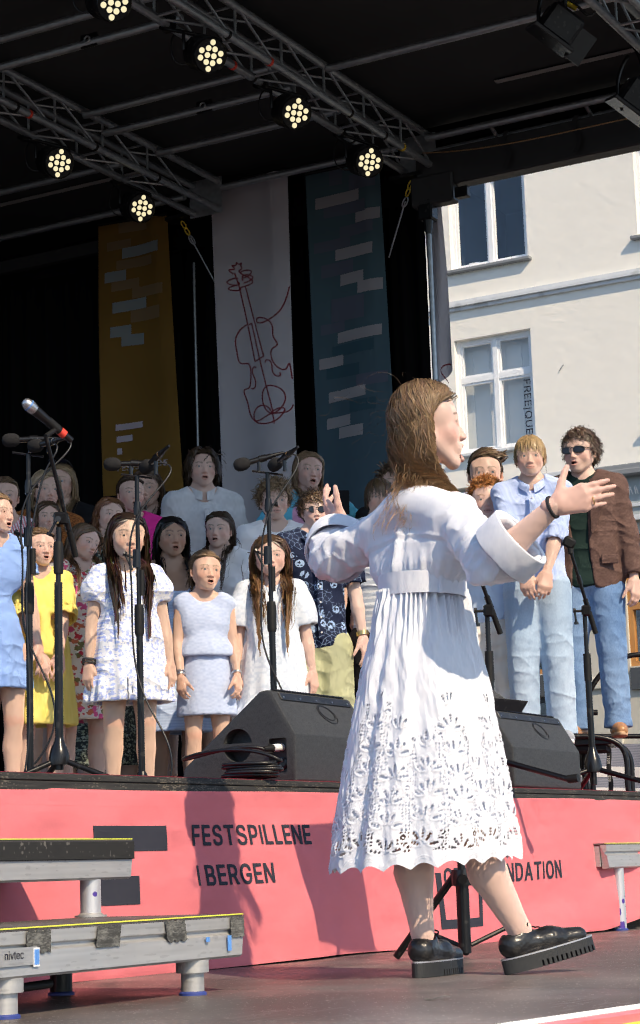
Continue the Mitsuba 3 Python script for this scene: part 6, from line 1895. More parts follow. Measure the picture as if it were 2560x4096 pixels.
def singers():
    front, back = DECK, DECK + .25
    # --- front row, picture left to right
    b = front
    person('girl in a plain blue t-shirt dress singing at the left edge, eyes shut', 12, 1968, 2132, 9.3, b, yaw=.55, hyaw=.95, mouth=.45, no_eyes=True, skin=(.62, .42, .33), hair=hair('back', LB, .9, tail=(0, .55, .55)), bw=.86, dx=-.035, bust=0,
           clothes=[top('jersey_blue', 'dress', sleeve=.55, sl_ease=.020, sl_flare=.01, skirt=(.60 * 1.45, zl(15, 2760, 9.3, b), .150, 7, .012), ruffle=.022, ease=.010)], shoes=('canvas_grey', 'sole_white'), seed=1)
    person('girl in a loose yellow dress with clasped hands', 172, 2108, 2268, 9.55, b, yaw=.42, hyaw=.55, mouth=.30, skin=(.64, .43, .35), hair=hair('back', MB, .9, tail=(0, .55, .45)), arms=('clasp', 'clasp'), bw=.90, dx=-.02,
           clothes=[top('crepe_yellow', 'dress', sleeve=.98, sl_ease=.022, sl_flare=.02, skirt=(.69 * 1.35, zl(170, 2905, 9.55, b), .170, 8, .013), ease=.010, waist_in=-.01)], shoes=('canvas_grey', 'sole_white'), seed=2)
    person('smiling girl in a white dress with red flowers, head tilted', 318, 2088, 2240, 9.75, b, yaw=.40, hyaw=.85, tilt=.22, nod=.14, mouth=.05, skin=(.64, .44, .36), hair=hair('long', MB, 1.7, n=700), arms=('back', 'down'), bw=.95,
           clothes=[top('print_red', 'dress', sleeve=.5, sl_ease=.02, sl_flare=.01, skirt=(.64 * 1.4, zl(330, 2885, 9.75, b), .165, 7, .014), ease=.010)], shoes=('canvas_grey', 'sole_white'), seed=3)
    person('girl with long dark hair in a white and blue puff sleeve dress', 505, 2046, 2248, 9.35, b, yaw=.25, hyaw=.28, mouth=.15, skin=(.58, .40, .30), hair=hair('long', (.022, .013, .010), 2.4, n=1100, tip=(.07, .035, .02), front=.9, locks=40, lock=.22, curl=.012, wave=.8, width=.016), bw=1.02, arms=('down', 'down'), hand='relaxed', iris=(.02, .012, .01),
           clothes=[top('print_blue', 'dress', sleeve=.60, sl_ease=.014, puff=.030, skirt=(.66 * 1.47, zl(500, 2815, 9.35, b), .188, 9, .016), ruffle=.022, ease=.012), bracelet('l', .90, .027, .010, 'band_black', 'hair_tie', .005), bracelet('l', .97, .027, .008, 'band_black', 'hair_tie', .005)], shoes=('canvas_grey', 'sole_white'), seed=4)
    person('girl in a pale blue sleeveless top and skirt with tied back hair', 812, 2198, 2366, 9.9, b, yaw=.22, hyaw=.42, mouth=.35, tilt=.05, skin=(.62, .41, .31), hair=hair('back', LB, 1.0, tail=(0, .55, .5)), bw=.92, arms=('front', 'front'), hand='soft',
           clothes=[top('seersucker', 'skirt', sleeve=0, cut_top=.66 * 1.32, skirt=(.60 * 1.32, zl(810, 2868, 9.9, b), .150, 5, .004), ease=.012, wrinkle=.002),
                    top('seersucker', 'top', sleeve=0, skirt=(.63 * 1.32, zl(810, 2632, 9.9, b), .150, 7, .007), ease=.011, neck=(.062, .055), wrinkle=.003),
                    bracelet('l', .86, .022, .006, 'silver'), bracelet('l', .93, .022, .012, 'silver'), bracelet('r', .9, .022, .010, 'silver')], shoes=('canvas_grey', 'sole_white'), seed=5)
    person('girl in a white lace dress with very long wavy brown hair', 1078, 2134, 2312, 10.0, b, yaw=.08, hyaw=.06, mouth=.0, skin=(.64, .43, .35), hair=hair('long', (.075, .046, .028), 2.55, n=1100, tip=(.19, .10, .04), curl=.035, wave=.5, front=.9, locks=50, lock=.28, width=.016), bw=1.08,
           clothes=[top('lace_white', 'dress', sleeve=.85, sl_ease=.022, puff=.016, sl_flare=.01, skirt=(.63 * 1.45, zl(1080, 2930, 10.0, b), .195, 9, .012), ruffle=.02, ease=.012)], shoes=('canvas_grey', 'sole_white'), seed=6)
    # --- second row, on the deck or its first step
    person('frowning girl with brown hair behind the girl in yellow', 190, 2000, 2128, 10.7, front, yaw=.3, hyaw=.25, nod=.05, mouth=.15, hair=hair('long', (.075, .045, .026), 1.6, n=700, part=.05), clothes=[top('sequin_rust', 'top', sleeve=.9, hem=.8)], seed=7)
    person('girl with curly red hair half hidden behind long dark hair', 432, 1985, 2135, 10.7, front, yaw=.3, hyaw=.45, mouth=.0, tilt=.06, skin=(.60, .41, .33), hair=hair('long', (.17, .075, .033), 1.9, n=1000, curl=.06, wave=.28, g=.6, locks=80, lock=.5), clothes=[top('floral_dark', 'dress', sleeve=.8, skirt=(.6 * 1.55, .25, .24, 7, .015))], shoes=('canvas_grey', 'sole_white'), seed=8)
    person('girl with straight black hair in a smocked light blue top', 684, 2062, 2232, 10.7, front, yaw=.30, hyaw=.30, mouth=.25, skin=(.40, .24, .165), hair=hair('long', (.010, .008, .007), 2.4, n=800, front=.25), iris=(.02, .012, .01), clothes=[top('smock_blue', 'dress', sleeve=0, straps=.075, skirt=(.6 * 1.45, .42, .19, 6, .012), ease=.01, wrinkle=.003)], seed=9)
    person('girl with a braid and wavy brown hair in a white top', 876, 2042, 2194, 10.9, front, yaw=.0, hyaw=-.22, mouth=.35, tilt=.05, skin=(.62, .43, .35), hair=hair('long', (.05, .031, .02), 2.0, n=1000, curl=.045, wave=.45, tuck=.16, front=.6), clothes=[top('cotton_white', 'top', sleeve=.6, hem=.70)], seed=10)
    person('boy with sunglasses in a navy shirt with white flowers', 1252, 1972, 2116, 10.2, front, sex='m', yaw=.15, hyaw=.22, mouth=.4, skin=(.66, .47, .40), hair=hair('curly', (.10, .062, .036), .34, curl=.05, wave=.22, n=1000, g=.15, sides=.35), bw=1.0,
           clothes=[wear('trousers', trousers, 'khaki', leg=.058, top=.55), top('navy_print', sleeve=.85, sl_ease=.024, sl_flare=.012, hem=zl(1250, 2600, 10.2, front), ease=.012, neck=(.045, .06)), shirt_collar('navy_print'), placket('navy_print', 'sole_white', .80, .52, n=6), bracelet('r', .93, .026, .022, 'gold', 'wristwatch', .006)], hand='relaxed', no_eyes=True,
           accessories=lambda t, J, W, place, hh: glasses(t, place, hh), seed=11)
    person('boy in a white t-shirt with curly fair hair behind a microphone stand', 1096, 1925, 2086, 11.3, back - .05, sex='m', yaw=.2, hyaw=.15, mouth=.1, skin=(.60, .42, .34), hair=hair('curly', (.20, .13, .07), .34, curl=.05, wave=.25, n=1000, g=.1, sides=.4), bw=1.1, clothes=[top('cotton_white', 't_shirt', sleeve=.6, sl_ease=.022, hem=.72)], seed=12)
    # --- back row, in the shade
    person('tall boy in a pale collarless shirt with dark wavy hair', 808, 1790, 1952, 11.9, back, sex='m', yaw=.22, hyaw=.2, mouth=.25, skin=(.60, .41, .33), hair=hair('curtain', (.055, .033, .02), .62, curl=.03, wave=.4, n=800, sides=.5, vol=1.6), bw=.90, clothes=[top('cotton_grey_white', sleeve=1.4, sl_ease=.016, hem=.75, ease=.012), band_collar('cotton_grey_white'), placket('cotton_grey_white', 'sole_white', .80, .5, n=6)], seed=13)
    person('singer with shoulder length fair hair in a pink and turquoise shirt', 1228, 1803, 1962, 12.0, back, sex='m', yaw=.25, hyaw=.3, mouth=.55, tilt=.04, skin=(.58, .38, .31), hair=hair('long', (.20, .13, .075), 1.35, n=800, curl=.02, wave=.5), bw=1.0, arms=('hold', 'hold'), clothes=[top('pink_dye', 't_shirt', sleeve=.7, hem=.75)], seed=14)
    person('girl with long blonde hair partly hidden by a microphone stand', 178, 1880, 2040, 11.3, back - .05, yaw=.3, hyaw=.45, mouth=.0, hair=hair('long', (.34, .245, .145), 2.0, n=800, part=.06), clothes=[top('sequin_rust', 'top', sleeve=.9, hem=.8)], seed=15)
    def head_glasses(t, J, W, place, hh): glasses(t, lambda v: place(np.asarray(v) @ rotx(-.75).T + np.array([0, -.32, .40])), hh)
    person('tall girl with sunglasses pushed up on her blonde hair', 246, 1852, 2010, 12.1, back, yaw=.1, hyaw=-.15, mouth=.0, hair=hair('long', (.30, .205, .115), 2.2, n=800), clothes=[top('black_cloth', 'top', sleeve=.9, hem=.8)], accessories=head_glasses, seed=16)
    person('girl with dark tied back hair in a fuchsia dress', 520, 1898, 2050, 11.5, back - .05, yaw=.35, hyaw=.38, mouth=.4, hair=hair('back', (.06, .035, .022), .9), clothes=[top('fuchsia', 'dress', sleeve=.6, hem=.7, ease=.016)], seed=17)
    person('girl with straight long hair and a wine red ruffled blouse', 588, 1868, 2030, 12.1, back, yaw=.0, hyaw=-.1, mouth=.0, nod=.1, hair=hair('long', (.085, .052, .03), 2.4, n=700, front=.8), clothes=[top('wine', 'blouse', sleeve=.7, puff=.04, hem=.8)], seed=18)
    person('person in a red and white striped shirt at the left edge', 18, 1905, 2068, 10.9, front, yaw=.1, hyaw=.1, mouth=.0, hair=hair('back', MB, .9), clothes=[top('stripe_red', sleeve=1.2, hem=.8)], seed=19)
    # --- singers to the right of the conductor's back
    person('singer in a grey and white striped polo behind the white dress', 1512, 1913, 2070, 11.0, front, sex='m', yaw=-.1, hyaw=.1, mouth=.2, hair=hair('fringe', (.09, .055, .03), .45, n=700), clothes=[wear('trousers', trousers, 'black_cloth'), top('stripe_grey', 'polo_shirt', sleeve=.75, sl_ease=.028, hem=.62)], seed=20)
    person('singer with brown hair, only the crown visible above white shoulders', 1572, 1858, 2015, 11.9, back, sex='m', yaw=.1, mouth=.2, hair=hair('curly', MB, .3, n=900), clothes=[top('black_cloth', 't_shirt', sleeve=.7, hem=.7)], seed=21)
    r1 = front + .02
    person('bearded man in a blue and white patterned shirt', 1935, 1795, 1992, 11.4, back, sex='m', yaw=-.1, hyaw=-.05, mouth=.0, nod=.04, skin=(.62, .42, .33), beard=(.20, .12, .07), beard_a=.55, hair=hair('up', (.13, .085, .05), .24, n=1000, side=.9, width=.015, sides=.3), bw=1.1, clothes=[wear('trousers', trousers, 'black_cloth'), top('hawaii', sleeve=.8, sl_ease=.03, hem=.75, ease=.02), shirt_collar('hawaii')], seed=22)
    person('ginger boy in a light blue polo shirt and beige trousers', 1915, 1915, 2092, 10.7, r1, sex='m', yaw=-.1, hyaw=-.05, mouth=.1, skin=(.72, .50, .42), hair=hair('curly', (.36, .15, .045), .20, n=1300, curl=.03, wave=.2, g=.0, sides=.3, width=.013), bw=.95, clothes=[wear('trousers', trousers, 'linen_beige', leg=.052, ease=.018), top('polo_blue', 'polo_shirt', sleeve=.85, sl_ease=.024, hem=zl(1950, 2500, 10.7, r1), ease=.012), shirt_collar('polo_blue')], dx=.035, seed=23)
    person('fair boy in a pale blue linen shirt and light jeans with clasped hands', 2116, 1742, 1912, 10.5, zl(2150, 2985, 10.5, 0), sex='m', yaw=-.12, hyaw=-.12, mouth=.0, nod=.02, skin=(.62, .42, .33), hair=hair('fringe', (.33, .225, .11), .34, n=1100, width=.013, sides=.5), bw=1.0, arms=('clasp', 'clasp'), hand='soft', stance=.054,
           clothes=[wear('trousers', trousers, 'denim_pale', leg=.051, ease=.006, top=.60, wrinkle=.005), top('linen_blue', sleeve=1.25, sl_ease=.020, sl_flare=.012, hem=zl(2150, 2345, 10.5, zl(2150, 2985, 10.5, 0)), ease=.014, neck=(.042, .06)), shirt_collar('linen_blue', height=.032, out=.024), placket('linen_blue', 'sole_white', .80, .58, n=5)], shoes=('canvas_grey', 'sole_white'), seed=24)
    bz = zl(2350, 2955, 10.8, 0)
    def blazer(t, J, W):
        H = J['H']
        v, f = garment(J, h=.009, hem=.47 * H, sleeve=1.92, sl_ease=.020, ease=.026, neck=(.046, .05), wrinkle=.007, seed=9, open_front=(-.035, .075, J['zs'] + .03 * H, .62 * H))
        k = part(t, 'blazer', (W(v), f), 'blazer_brown', True)
        # lapel and pocket flap, each its own thin piece over the cloth
        y = lambda z: -.062 * H - .050
        for s, x0 in ((1, .045), (-1, -.105)):
            P = np.array([[[x0 + s * (.004), y(z), z], [x0 + s * (.004 + .045 * np.sin(np.pi * q) ** .8 + .012), y(z) - .006 + .035 * q * 0, z]] for q, z in zip(np.linspace(0, 1, 9), np.linspace(J['zs'] + .015 * H, .645 * H, 9))])
            P[:, :, 1] += np.linspace(.045, 0, 9)[:, None]
            vv, ff = slab(P, np.array([0, -1, 0]), .004)
            part(k, 'lapel', (W(vv), ff), 'blazer_brown', 40)
        vv, ff = box((.075, y(0) + .010, .545 * H), (.165, y(0) + .022, .575 * H), .004)
        part(k, 'pocket_flap', (W(vv @ rotz(.12).T), ff), 'blazer_brown')
    person('man in a brown blazer and sunglasses over blue jeans', 2322, 1716, 1898, 10.8, bz, sex='m', yaw=-.28, hyaw=-.55, mouth=.3, skin=(.66, .46, .38), beard=(.26, .19, .15), beard_a=.30, no_eyes=True, hair=hair('curly', (.085, .055, .037), .28, n=1200, curl=.05, wave=.26, g=.28, sides=.8, width=.013), bw=1.1, stance=.062, hand='soft',
           clothes=[wear('trousers', trousers, 'denim_blue', leg=.047, ease=.008, top=.60, wrinkle=.007), top('green_dark', 't_shirt', sleeve=0, hem=.80, ease=.012, neck=(.040, .03)), blazer], shoes=('leather_tan', 'sole_tan'),
           accessories=lambda t, J, W, place, hh: glasses(t, place, hh, shape='square'), seed=25)


singers()
# ---------------------------------------------------------------- the conductor
mat('linen_white', lambda p, n, uv: mix((.61, .635, .695), (.69, .71, .76), .55 * noise(p.x * 230, p.y * 230, p.z * 60) + .45 * noise(p.x * 25, p.y * 25, p.z * 9)), .88, spec=.12, sheen=.25,
    bump=lambda p, n, uv: noise(p.x * 55, p.y * 55, p.z * 18) + .7 * noise(p.x * 22 + p.z * 14, p.y * 22, p.z * 26), bscale=.0022, eps=2e-3)
mat('slip_white', (.76, .78, .84), .9, spec=.1)
mat('hair_long', VC, .46, spec=.35)
mat('sole_black', (.016, .017, .018), .6); mat('welt', (.45, .45, .47), .35, .7)


def conductor():
    rng = np.random.default_rng(77)
    t = thing('person', 'conductor in a long white embroidered dress with both arms spread', 'person')
    CY = 5.85
    YAW = 2.264
    R = rotz(YAW)
    root = at(1690, 2345, CY) * [1, 1, 0]
    hh = .238
    ztop = at(1700, 1527, CY)[2]
    H = ztop
    loc = lambda q: (np.asarray(q) - root) @ R
    W = lambda v: np.asarray(v) @ R.T + root
    J = joints(H, hh, 1.02, 'f')
    J['zs'] = at(1660, 2092, CY)[2]
    J['sw'] = .163
    # picture left = her left arm; in her own frame (facing -y) that is +x
    for n, s in (('l', -1), ('r', 1)):
        J['sh' + n] = np.array([s * J['sw'], .0, J['zs'] - .005])
    J['elr'], J['wrr'] = loc(at(1338, 2238, 6.10)), loc(at(1372, 2112, 6.33))
    J['ell'], J['wrl'] = loc(at(1962, 2262, 5.56)), loc(at(2218, 2022, 5.46))
    skin = np.array((.66, .46, .385))
    # body: one field in world space, legs as they stand
    F = Field(root + [-.62, -.62, .04], root + [.62, .68, H - .12], .0120)
    Jw = {k: (W(v) if isinstance(v, np.ndarray) else v) for k, v in J.items()}
    zs = J['zs']
    F.cone(W((0, .012, zs - .02)), W((0, .0, zs + .14)), .055, .050, 0)
    for c, r in (((0, 0, zs - .13), .080), ((0, 0, zs - .28), .075), ((0, 0, zs - .42), .085), ((-.045, 0, zs - .52), .085), ((.045, 0, zs - .52), .085)): F.ell(W(c), (r, r, .13), .04)
    for n in 'lr':
        a, b, c = Jw['sh' + n], Jw['el' + n], Jw['wr' + n]
        F.cone(W((0, .0, zs - .01)), a, .042, .042, .03)
        F.cone(a, b, .048, .039, .02); F.cone(b, b + (c - b) * .35, .039, .040, .015); F.cone(b + (c - b) * .35, c, .040, .0265, .01)
    legs = [(W((.06, 0, .86)), at(1662, 3330, 5.93), at(1692, 3800, 5.87)), (W((-.07, 0, .86)), at(1905, 3330, 5.84), at(2084, 3795, 5.862))]
    for hip, kn, an in legs:
        F.cone(hip, kn, .068, .052, .03)
        m = kn + (an - kn) * .34 + np.array([-.012, -.006, 0])
        F.cone(kn, m, .050, .056, .02); F.cone(m, an + Z * .05, .056, .0335, .015); F.cone(an + Z * .05, an + Z * .022, .0335, .030, .01)
    bv, bf = relax(F.mesh(), 1, .5)
    # head in profile
    org = at(1730, 1856, CY)
    Rh = rotz(1.62) @ rotx(-.04)
    place = lambda v: (np.asarray(v) * hh) @ Rh.T + org
    inv = lambda q: ((np.asarray(q) - org) @ Rh) / hh
    Rb = Rh.T @ R
    col = [(inv(W((0, .0, zs - .13))), np.array([.225, .17, .185]) / hh), (inv(W((0, .005, zs + .03))), np.array([.125, .110, .105]) / hh)]
    sp = dict(mouth=1.35, skin=skin, iris=(.10, .14, .16), shape=(.97, .90, 1), look=.1, flush=1.25, lips=(.50, .19, .18), brow=(.10, .06, .04), hair=dict(style='long', color=(.17, .108, .060), tip=(.36, .22, .11), length=1.72, n=4200, k=26, width=.0056, curl=.058, wave=.46, mess=.16, locks=110, lock=.7, vol=1.9, g=.5, part=.05, tuck=.02, sweep=.42, front=1.0, front2=.92, dens=1.0, label='long wavy brown hair blown back'))
    hm, hc = add_head(t, sp, place, hh, 'hair_long', rng, .0135, col)
    # flyaway strands drifting to the left of the picture
    n, k = 26, 22
    st = hair_roots(n, rng, .05); st = st[st[:, 1] > -.1]; n = len(st)
    P = [st * [1, .94, 1]]
    d = unit(rng.normal(size=(n, 3)) * [.5, .35, .8] + [0, .9, -.25])
    for i in range(k - 1):
        d = unit(d + rng.normal(size=(n, 3)) * .16 + [0, .02, -.05])
        P.append(P[-1] + d * (rng.uniform(.35, 1.35, (n, 1)) / k if i == 0 else stp)); stp = np.linalg.norm(P[1] - P[0], axis=1, keepdims=True) if i == 0 else stp
    P = np.stack(P, 1)
    P += .05 * np.sin(np.linspace(0, 1, k)[None, :, None] * rng.uniform(9, 22, (n, 1, 1)) + rng.uniform(0, 6, (n, 1, 3))) * np.linspace(0, 1, k)[None, :, None]
    m, c = ribbons(P, np.full((n, k), .0010), np.tile([.12, .075, .04], (n, 1)), rng, np.array([0, .06, .6]))
    part(t, 'loose_hair', (place(m[0]), m[1]), 'hair_long', True, color=c, kind='stuff')
    ms, cs = [(bv, bf), hm], [skin * (1 + .10 * (meshkit.noise(bv * 25, 5)[:, None] - .5)), hc]
    # hands
    def put_hand(mesh, wrist, fingers, palm, mirror, s):
        v, f = mesh
        fz = unit(fingers); px_ = unit(palm - fz * (np.asarray(palm) @ fz)); zz = -fz; yy = np.cross(zz, px_)
        q = v * s
        if mirror: q = q * [1, -1, 1]; f = f[:, ::-1]
        w = wrist + q[:, :1] * px_ + q[:, 1:2] * yy + q[:, 2:] * zz
        ms.append((w, f)); cs.append(skin * (1 + .10 * (meshkit.noise(w * 70, 2)[:, None] - .5)) * [1.0, .90, .89])
        return lambda a: wrist + a[0] * s * px_ + a[1] * s * (-1 if mirror else 1) * yy + a[2] * s * zz
    wr, wl = Jw['wrl'], Jw['wrr']
    hr = build_hand(curl=(.06, .10, .14, .16), spread=.0, thumb=(1.10, .10), h=.0031, fl=1.12)
    pr = put_hand(hr, wr, RIGHT * .955 + UP * .26 + FWD * .05, FWD * 1.0 - UP * .12, False, .94)
    hl = build_hand(curl=(.30, .36, .42, .46), spread=.10, thumb=(.80, .15), h=.0031)
    put_hand(hl, wl, FWD * .62 - RIGHT * .42 + UP * .62, RIGHT * .9 - FWD * .2, True, 1.0)
    put(t, cat(ms), 'skin', True, np.vstack(cs))
    # dress: bodice with wide sleeves
    zw = at(1690, 2350, CY)[2]
    v, f = garment({**J, 'bw': .80}, h=.0072, ease=.013, box=.70, hem=zw - .01, sleeve=1.46, sl_ease=.027, sl_flare=.030, neck=(.040, .035), wrinkle=.0, seed=4)
    x, y, z = v.T
    nrm = trimesh.Trimesh(v, f, process=False).vertex_normals
    arm = np.clip((np.abs(x) - .17) / .05, 0, 1)
    gather = np.clip((zs - .10 - z) / .10, 0, 1) * (1 - arm)
    near = np.clip((z - zw) / .06, 0, 1)
    th = np.arctan2(y, x)
    disp = gather * (.006 * np.sin(th * 21 + 2 * meshkit.noise(v * [9, 9, 4], 3)) + .006 * np.sin(th * 37)) * (.5 + .5 * near)
    rg = 1 - 2 * np.abs(meshkit.noise(v @ np.array([[16, 6, -9], [4, 18, 4], [11, 4, 12]]), 21) - .5)
    rg2 = 1 - 2 * np.abs(meshkit.noise(v @ np.array([[9, 3, 14], [4, 12, 4], [-12, 6, 16]]), 22) - .5)
    disp += .012 * (rg ** 4 - .3) * (.15 + .6 * arm) + .009 * (rg2 ** 4 - .3) * (.15 + .6 * arm)
    disp += (1 - gather) * .005 * (meshkit.noise(v * [10, 10, 16], 6) - .5) + arm * .008 * (meshkit.noise(v @ np.array([[14, 3, 4], [3, 14, 4], [4, 4, 9]]), 8) - .5) + arm * .006 * (meshkit.noise(v @ np.array([[34, 13, 4], [3, 24, 14], [14, 4, 29]]), 9) - .5)
    disp += .012 * np.exp(-(x / .012) ** 2) * (y > 0) * (z < zs - .02) - .006 * np.exp(-((np.abs(x) - .022) / .008) ** 2) * (y > 0) * (z < zs - .02)
    disp += .009 * np.clip((zw + .10 - z) / .09, 0, 1) * np.clip((z - zw) / .03, 0, 1) * (1 - arm)
    zy = zs - .052 - .9 * x ** 2
    disp += (y > .0) * (np.abs(x) < .19) * (.004 * np.exp(-((z - zy - .006) / .006) ** 2) - .004 * np.exp(-((z - zy + .005) / .005) ** 2))
    v = v + nrm * disp[:, None]
    # draw the bodice in at the belt
    k_ = np.clip((zw + .16 - v[:, 2]) / .16, 0, 1)[:, None] * (1 - arm)[:, None]
    v[:, :2] = v[:, :2] * (1 - .06 * k_ - .13 * np.clip((zw + .055 - v[:, 2:]) / .05, 0, 1) * (1 - arm)[:, None])
    dress = part(t, 'dress', (W(v), f), 'linen_white', True, label='white linen bodice with gathered back and wide sleeves')
    for n in 'lr':                                       # turned-up cuffs
        a, b = J['el' + n], J['wr' + n]; d = unit(b - a); c = a + (b - a) * .47
        r = .018 * H + .066
        m = lathe([(r - .012, .003), (r - .002, .006), (r + .004, .003), (r + .0045, -.03), (r + .002, -.075), (r - .002, -.078), (r - .010, -.05), (r - .012, .003)], c, d, 40)
        mv = m[0] + .009 * (meshkit.noise(m[0] * 17, 3) - .5)[:, None] * unit(m[0] - c)
        part(dress, 'cuff', (W(mv), m[1]), 'linen_white', True)
    a = np.linspace(np.pi * .12, np.pi * .88, 40)        # yoke seam across the back
    ys = np.array([[.17 * np.cos(q), .052 + .045 * np.sin(q) ** .7, zs - .045 - .012 * np.cos(q) ** 2] for q in a])
    # belt and its loop
    bw, bd = .133, .118
    pr_ = [(0.0, -.032), (.003, -.032), (.004, 0), (.003, .032), (0, .032), (-.004, 0), (0, -.032)]
    th = np.linspace(0, 2 * np.pi, 72, endpoint=False)
    ring = np.array([[[(bw + a_) * np.cos(q), (bd + a_) * np.sin(q), zw + b_ + .006 * np.sin(q + .6)] for q in np.r_[th, th[:1]]] for a_, b_ in pr_])
    bvv, bff = sheet(ring)
    part(t, 'belt', (W(bvv), bff), 'linen_white', 40)
    q = -.05 + np.pi
    qa = 2.75
    part(t, 'belt_loop', (lambda m: (W(m[0]), m[1]))(box_axes(((bw + .007) * math.cos(qa), (bd + .007) * math.sin(qa), zw), [(-math.sin(qa), math.cos(qa), 0), (math.cos(qa), math.sin(qa), 0), (0, 0, 1)], (.006, .003, .036), .002)), 'linen_white')
    # skirt in world space: th = pi..2 pi faces the camera
    zh = at(1690, 3468, CY)[2]
    Hs = zw - .02 - zh
    def skirt(th, v, inset=0.0):
        """th angle, v height above the hem"""
        t_ = 1 - np.clip(v / Hs, 0, 1)
        Rr = np.interp(t_, [0, .04, .30, .57, .84, 1.0], [.120, .130, .178, .217, .250, .267])
        ph = th * 9 + 1.1 * np.sin(2 * th + .4) + .8 * t_
        fold = .55 * np.sin(ph) + .45 * np.sin(th * 14 + 2.0 * np.sin(th * 3) + 1.3) + .3 * np.sin(th * 5 + 2)
        fine_ = np.sin(th * 46 + 3 * np.sin(th * 7)) * np.clip(.22 - t_, 0, .22) * .011 / .22 * (.4 + 1.2 * meshkit.noise(np.stack([th * 6, 0 * th, 0 * th], -1), 31))
        cr = (meshkit.noise(np.stack([th * 9, v * 16, 0 * v], -1), 3) - .5) * .009 + (meshkit.noise(np.stack([th * 22 + v * 17, v * 30, 0 * v], -1), 5) - .5) * .005
        amp = .004 + .017 * t_ ** .8
        Rr = Rr + amp * fold + fine_ + cr - inset
        cx = at(1690, 2400, CY)[0] - .036 * t_
        x = cx + Rr * np.cos(th); y = CY + .0 + .90 * Rr * np.sin(th)
        z = zh + v + .022 * t_ ** 6 * np.cos(th - .4) * .6
        return np.stack([x, y, z], -1)
    RN = .255
    step = .0027
    t0, t1 = np.pi - .30, 2 * np.pi + .30
    nth = int((t1 - t0) * RN / step)
    VL = .66
    nv = int(VL / step)
    th, vv = np.meshgrid(np.linspace(t0, t1, nth), np.linspace(0, VL, nv))
    s = (th - np.pi) * RN
    # --- broderie: columns of leaf fans with eyelets, nets of bars between them, rosettes
    hole = np.zeros(th.shape, bool); relief = np.zeros(th.shape)
    rl = np.random.default_rng(12)
    colw = .098
    c0 = -.09
    ncol = int((s.max() + .1 - c0) / colw) + 1
    peak = [.50, .57, .30, .53, .43, .37, .46, .33, .46, .40, .4, .4, .4]
    ds = s[0, 1] - s[0, 0]; dv = vv[1, 0] - vv[0, 0]
    def window(cs_, cv_, r):
        i0, i1 = np.searchsorted(vv[:, 0], [cv_ - r, cv_ + r]); j0, j1 = np.searchsorted(s[0], [cs_ - r, cs_ + r])
        return slice(i0, i1), slice(j0, j1)
    netd = np.full(th.shape, False)
    for ci in range(ncol):
        pk = peak[ci % len(peak)]
        sc_ = c0 + ci * colw
        u = s - sc_ - .012 * np.sin(vv * 11 + ci)
        netd |= (np.abs(np.abs(u) - colw / 2) < .013 + .006 * np.sin(vv * 60 + ci)) & (vv < pk * .90 - .02 + .02 * np.sin(ci)) & (vv > .045)
    d1 = None
    jit = lambda i, j, k: ((np.sin(i * 127.1 + j * 311.7 + k * 74.7) * 43758.5453) % 1.0)
    cell = .0092
    gi, gj = np.floor(s / cell), np.floor(vv / cell)
    F1, F2 = np.full(s.shape, 9.), np.full(s.shape, 9.)
    for a_ in (-1, 0, 1):
        for b_ in (-1, 0, 1):
            ii, jj = gi + a_, gj + b_
            dd = np.hypot((ii + .2 + .6 * jit(ii, jj, 1)) * cell - s, (jj + .2 + .6 * jit(ii, jj, 2)) * cell - vv)
            F2 = np.where(dd < F1, F1, np.minimum(F2, dd)); F1 = np.minimum(F1, dd)
    hole |= netd & (F2 - F1 > .0026)
    for ci in range(ncol):
        pk = peak[ci % len(peak)]; sc_ = c0 + ci * colw
        nodes = np.arange(.055 + .018 * (ci % 2), pk, .066)
        for ni, nz in enumerate(nodes):
            cs_ = sc_ + .012 * np.sin(nz * 11 + ci)
            last = ni == len(nodes) - 1
            for ang in ((-1.25, -.62, 0, .62, 1.25) if not last else (-.55, 0, .55)):
                ang2 = ang + rl.normal() * .08
                rr = .030 + .003 * rl.normal()
                lx, lz = cs_ + rr * np.sin(ang2), nz + rr * np.cos(ang2) - .012
                if lx < s.min() + .01 or lx > s.max() - .01: continue
                w = window(lx, lz, .026)
                du, dw = s[w] - lx, vv[w] - lz
                al, ac = du * np.sin(ang2) + dw * np.cos(ang2), du * np.cos(ang2) - dw * np.sin(ang2)
                L_, B_ = .0215, .0098
                e = np.abs(ac) - B_ * np.clip(1 - (al / L_) ** 2, 0, 1)
                e = np.where(np.abs(al) > L_, .01, e)
                rim = np.exp(-(e / .0022) ** 2)
                relief[w] = np.maximum(relief[w], rim * .0024)
                hole[w] &= ~(e < .002)
                for o, k2 in ((-.0085, .8), (0, 1.0), (.0085, .8)):
                    hole[w] |= ((al - o) / .0036) ** 2 + (ac / (.0056 * k2)) ** 2 < 1
            if ni % 2 == ci % 2 and not last:
                rx, rz = cs_ + colw / 2, nz + .03
                w = window(rx, rz, .02)
                dd = np.hypot(s[w] - rx, vv[w] - rz); an = np.arctan2(vv[w] - rz, s[w] - rx)
                hole[w] &= ~(dd < .0125)
                hole[w] |= (dd < .0078) & (dd > .0026) & (np.abs(np.sin(an * 3)) > .35)
                relief[w] = np.maximum(relief[w], np.exp(-((dd - .0102) / .002) ** 2) * .0022)
    scal = .016 * np.abs(np.sin(s * np.pi / .072)) ** 1.2
    hole &= vv > .030 + scal
    relief = np.maximum(relief, .0016 * np.exp(-((vv - scal - .012) / .003) ** 2) + .0014 * np.exp(-((vv - scal - .003) / .002) ** 2))
    vz = np.where(vv < .05, scal + (vv) * (.05 - scal) / .05, vv)
    P = skirt(th, vz)
    e1, e2 = np.gradient(P, axis=1), np.gradient(P, axis=0)
    nn = unit(np.cross(e1, e2)); P = P + nn * relief[..., None]
    v_, f_ = sheet(P)
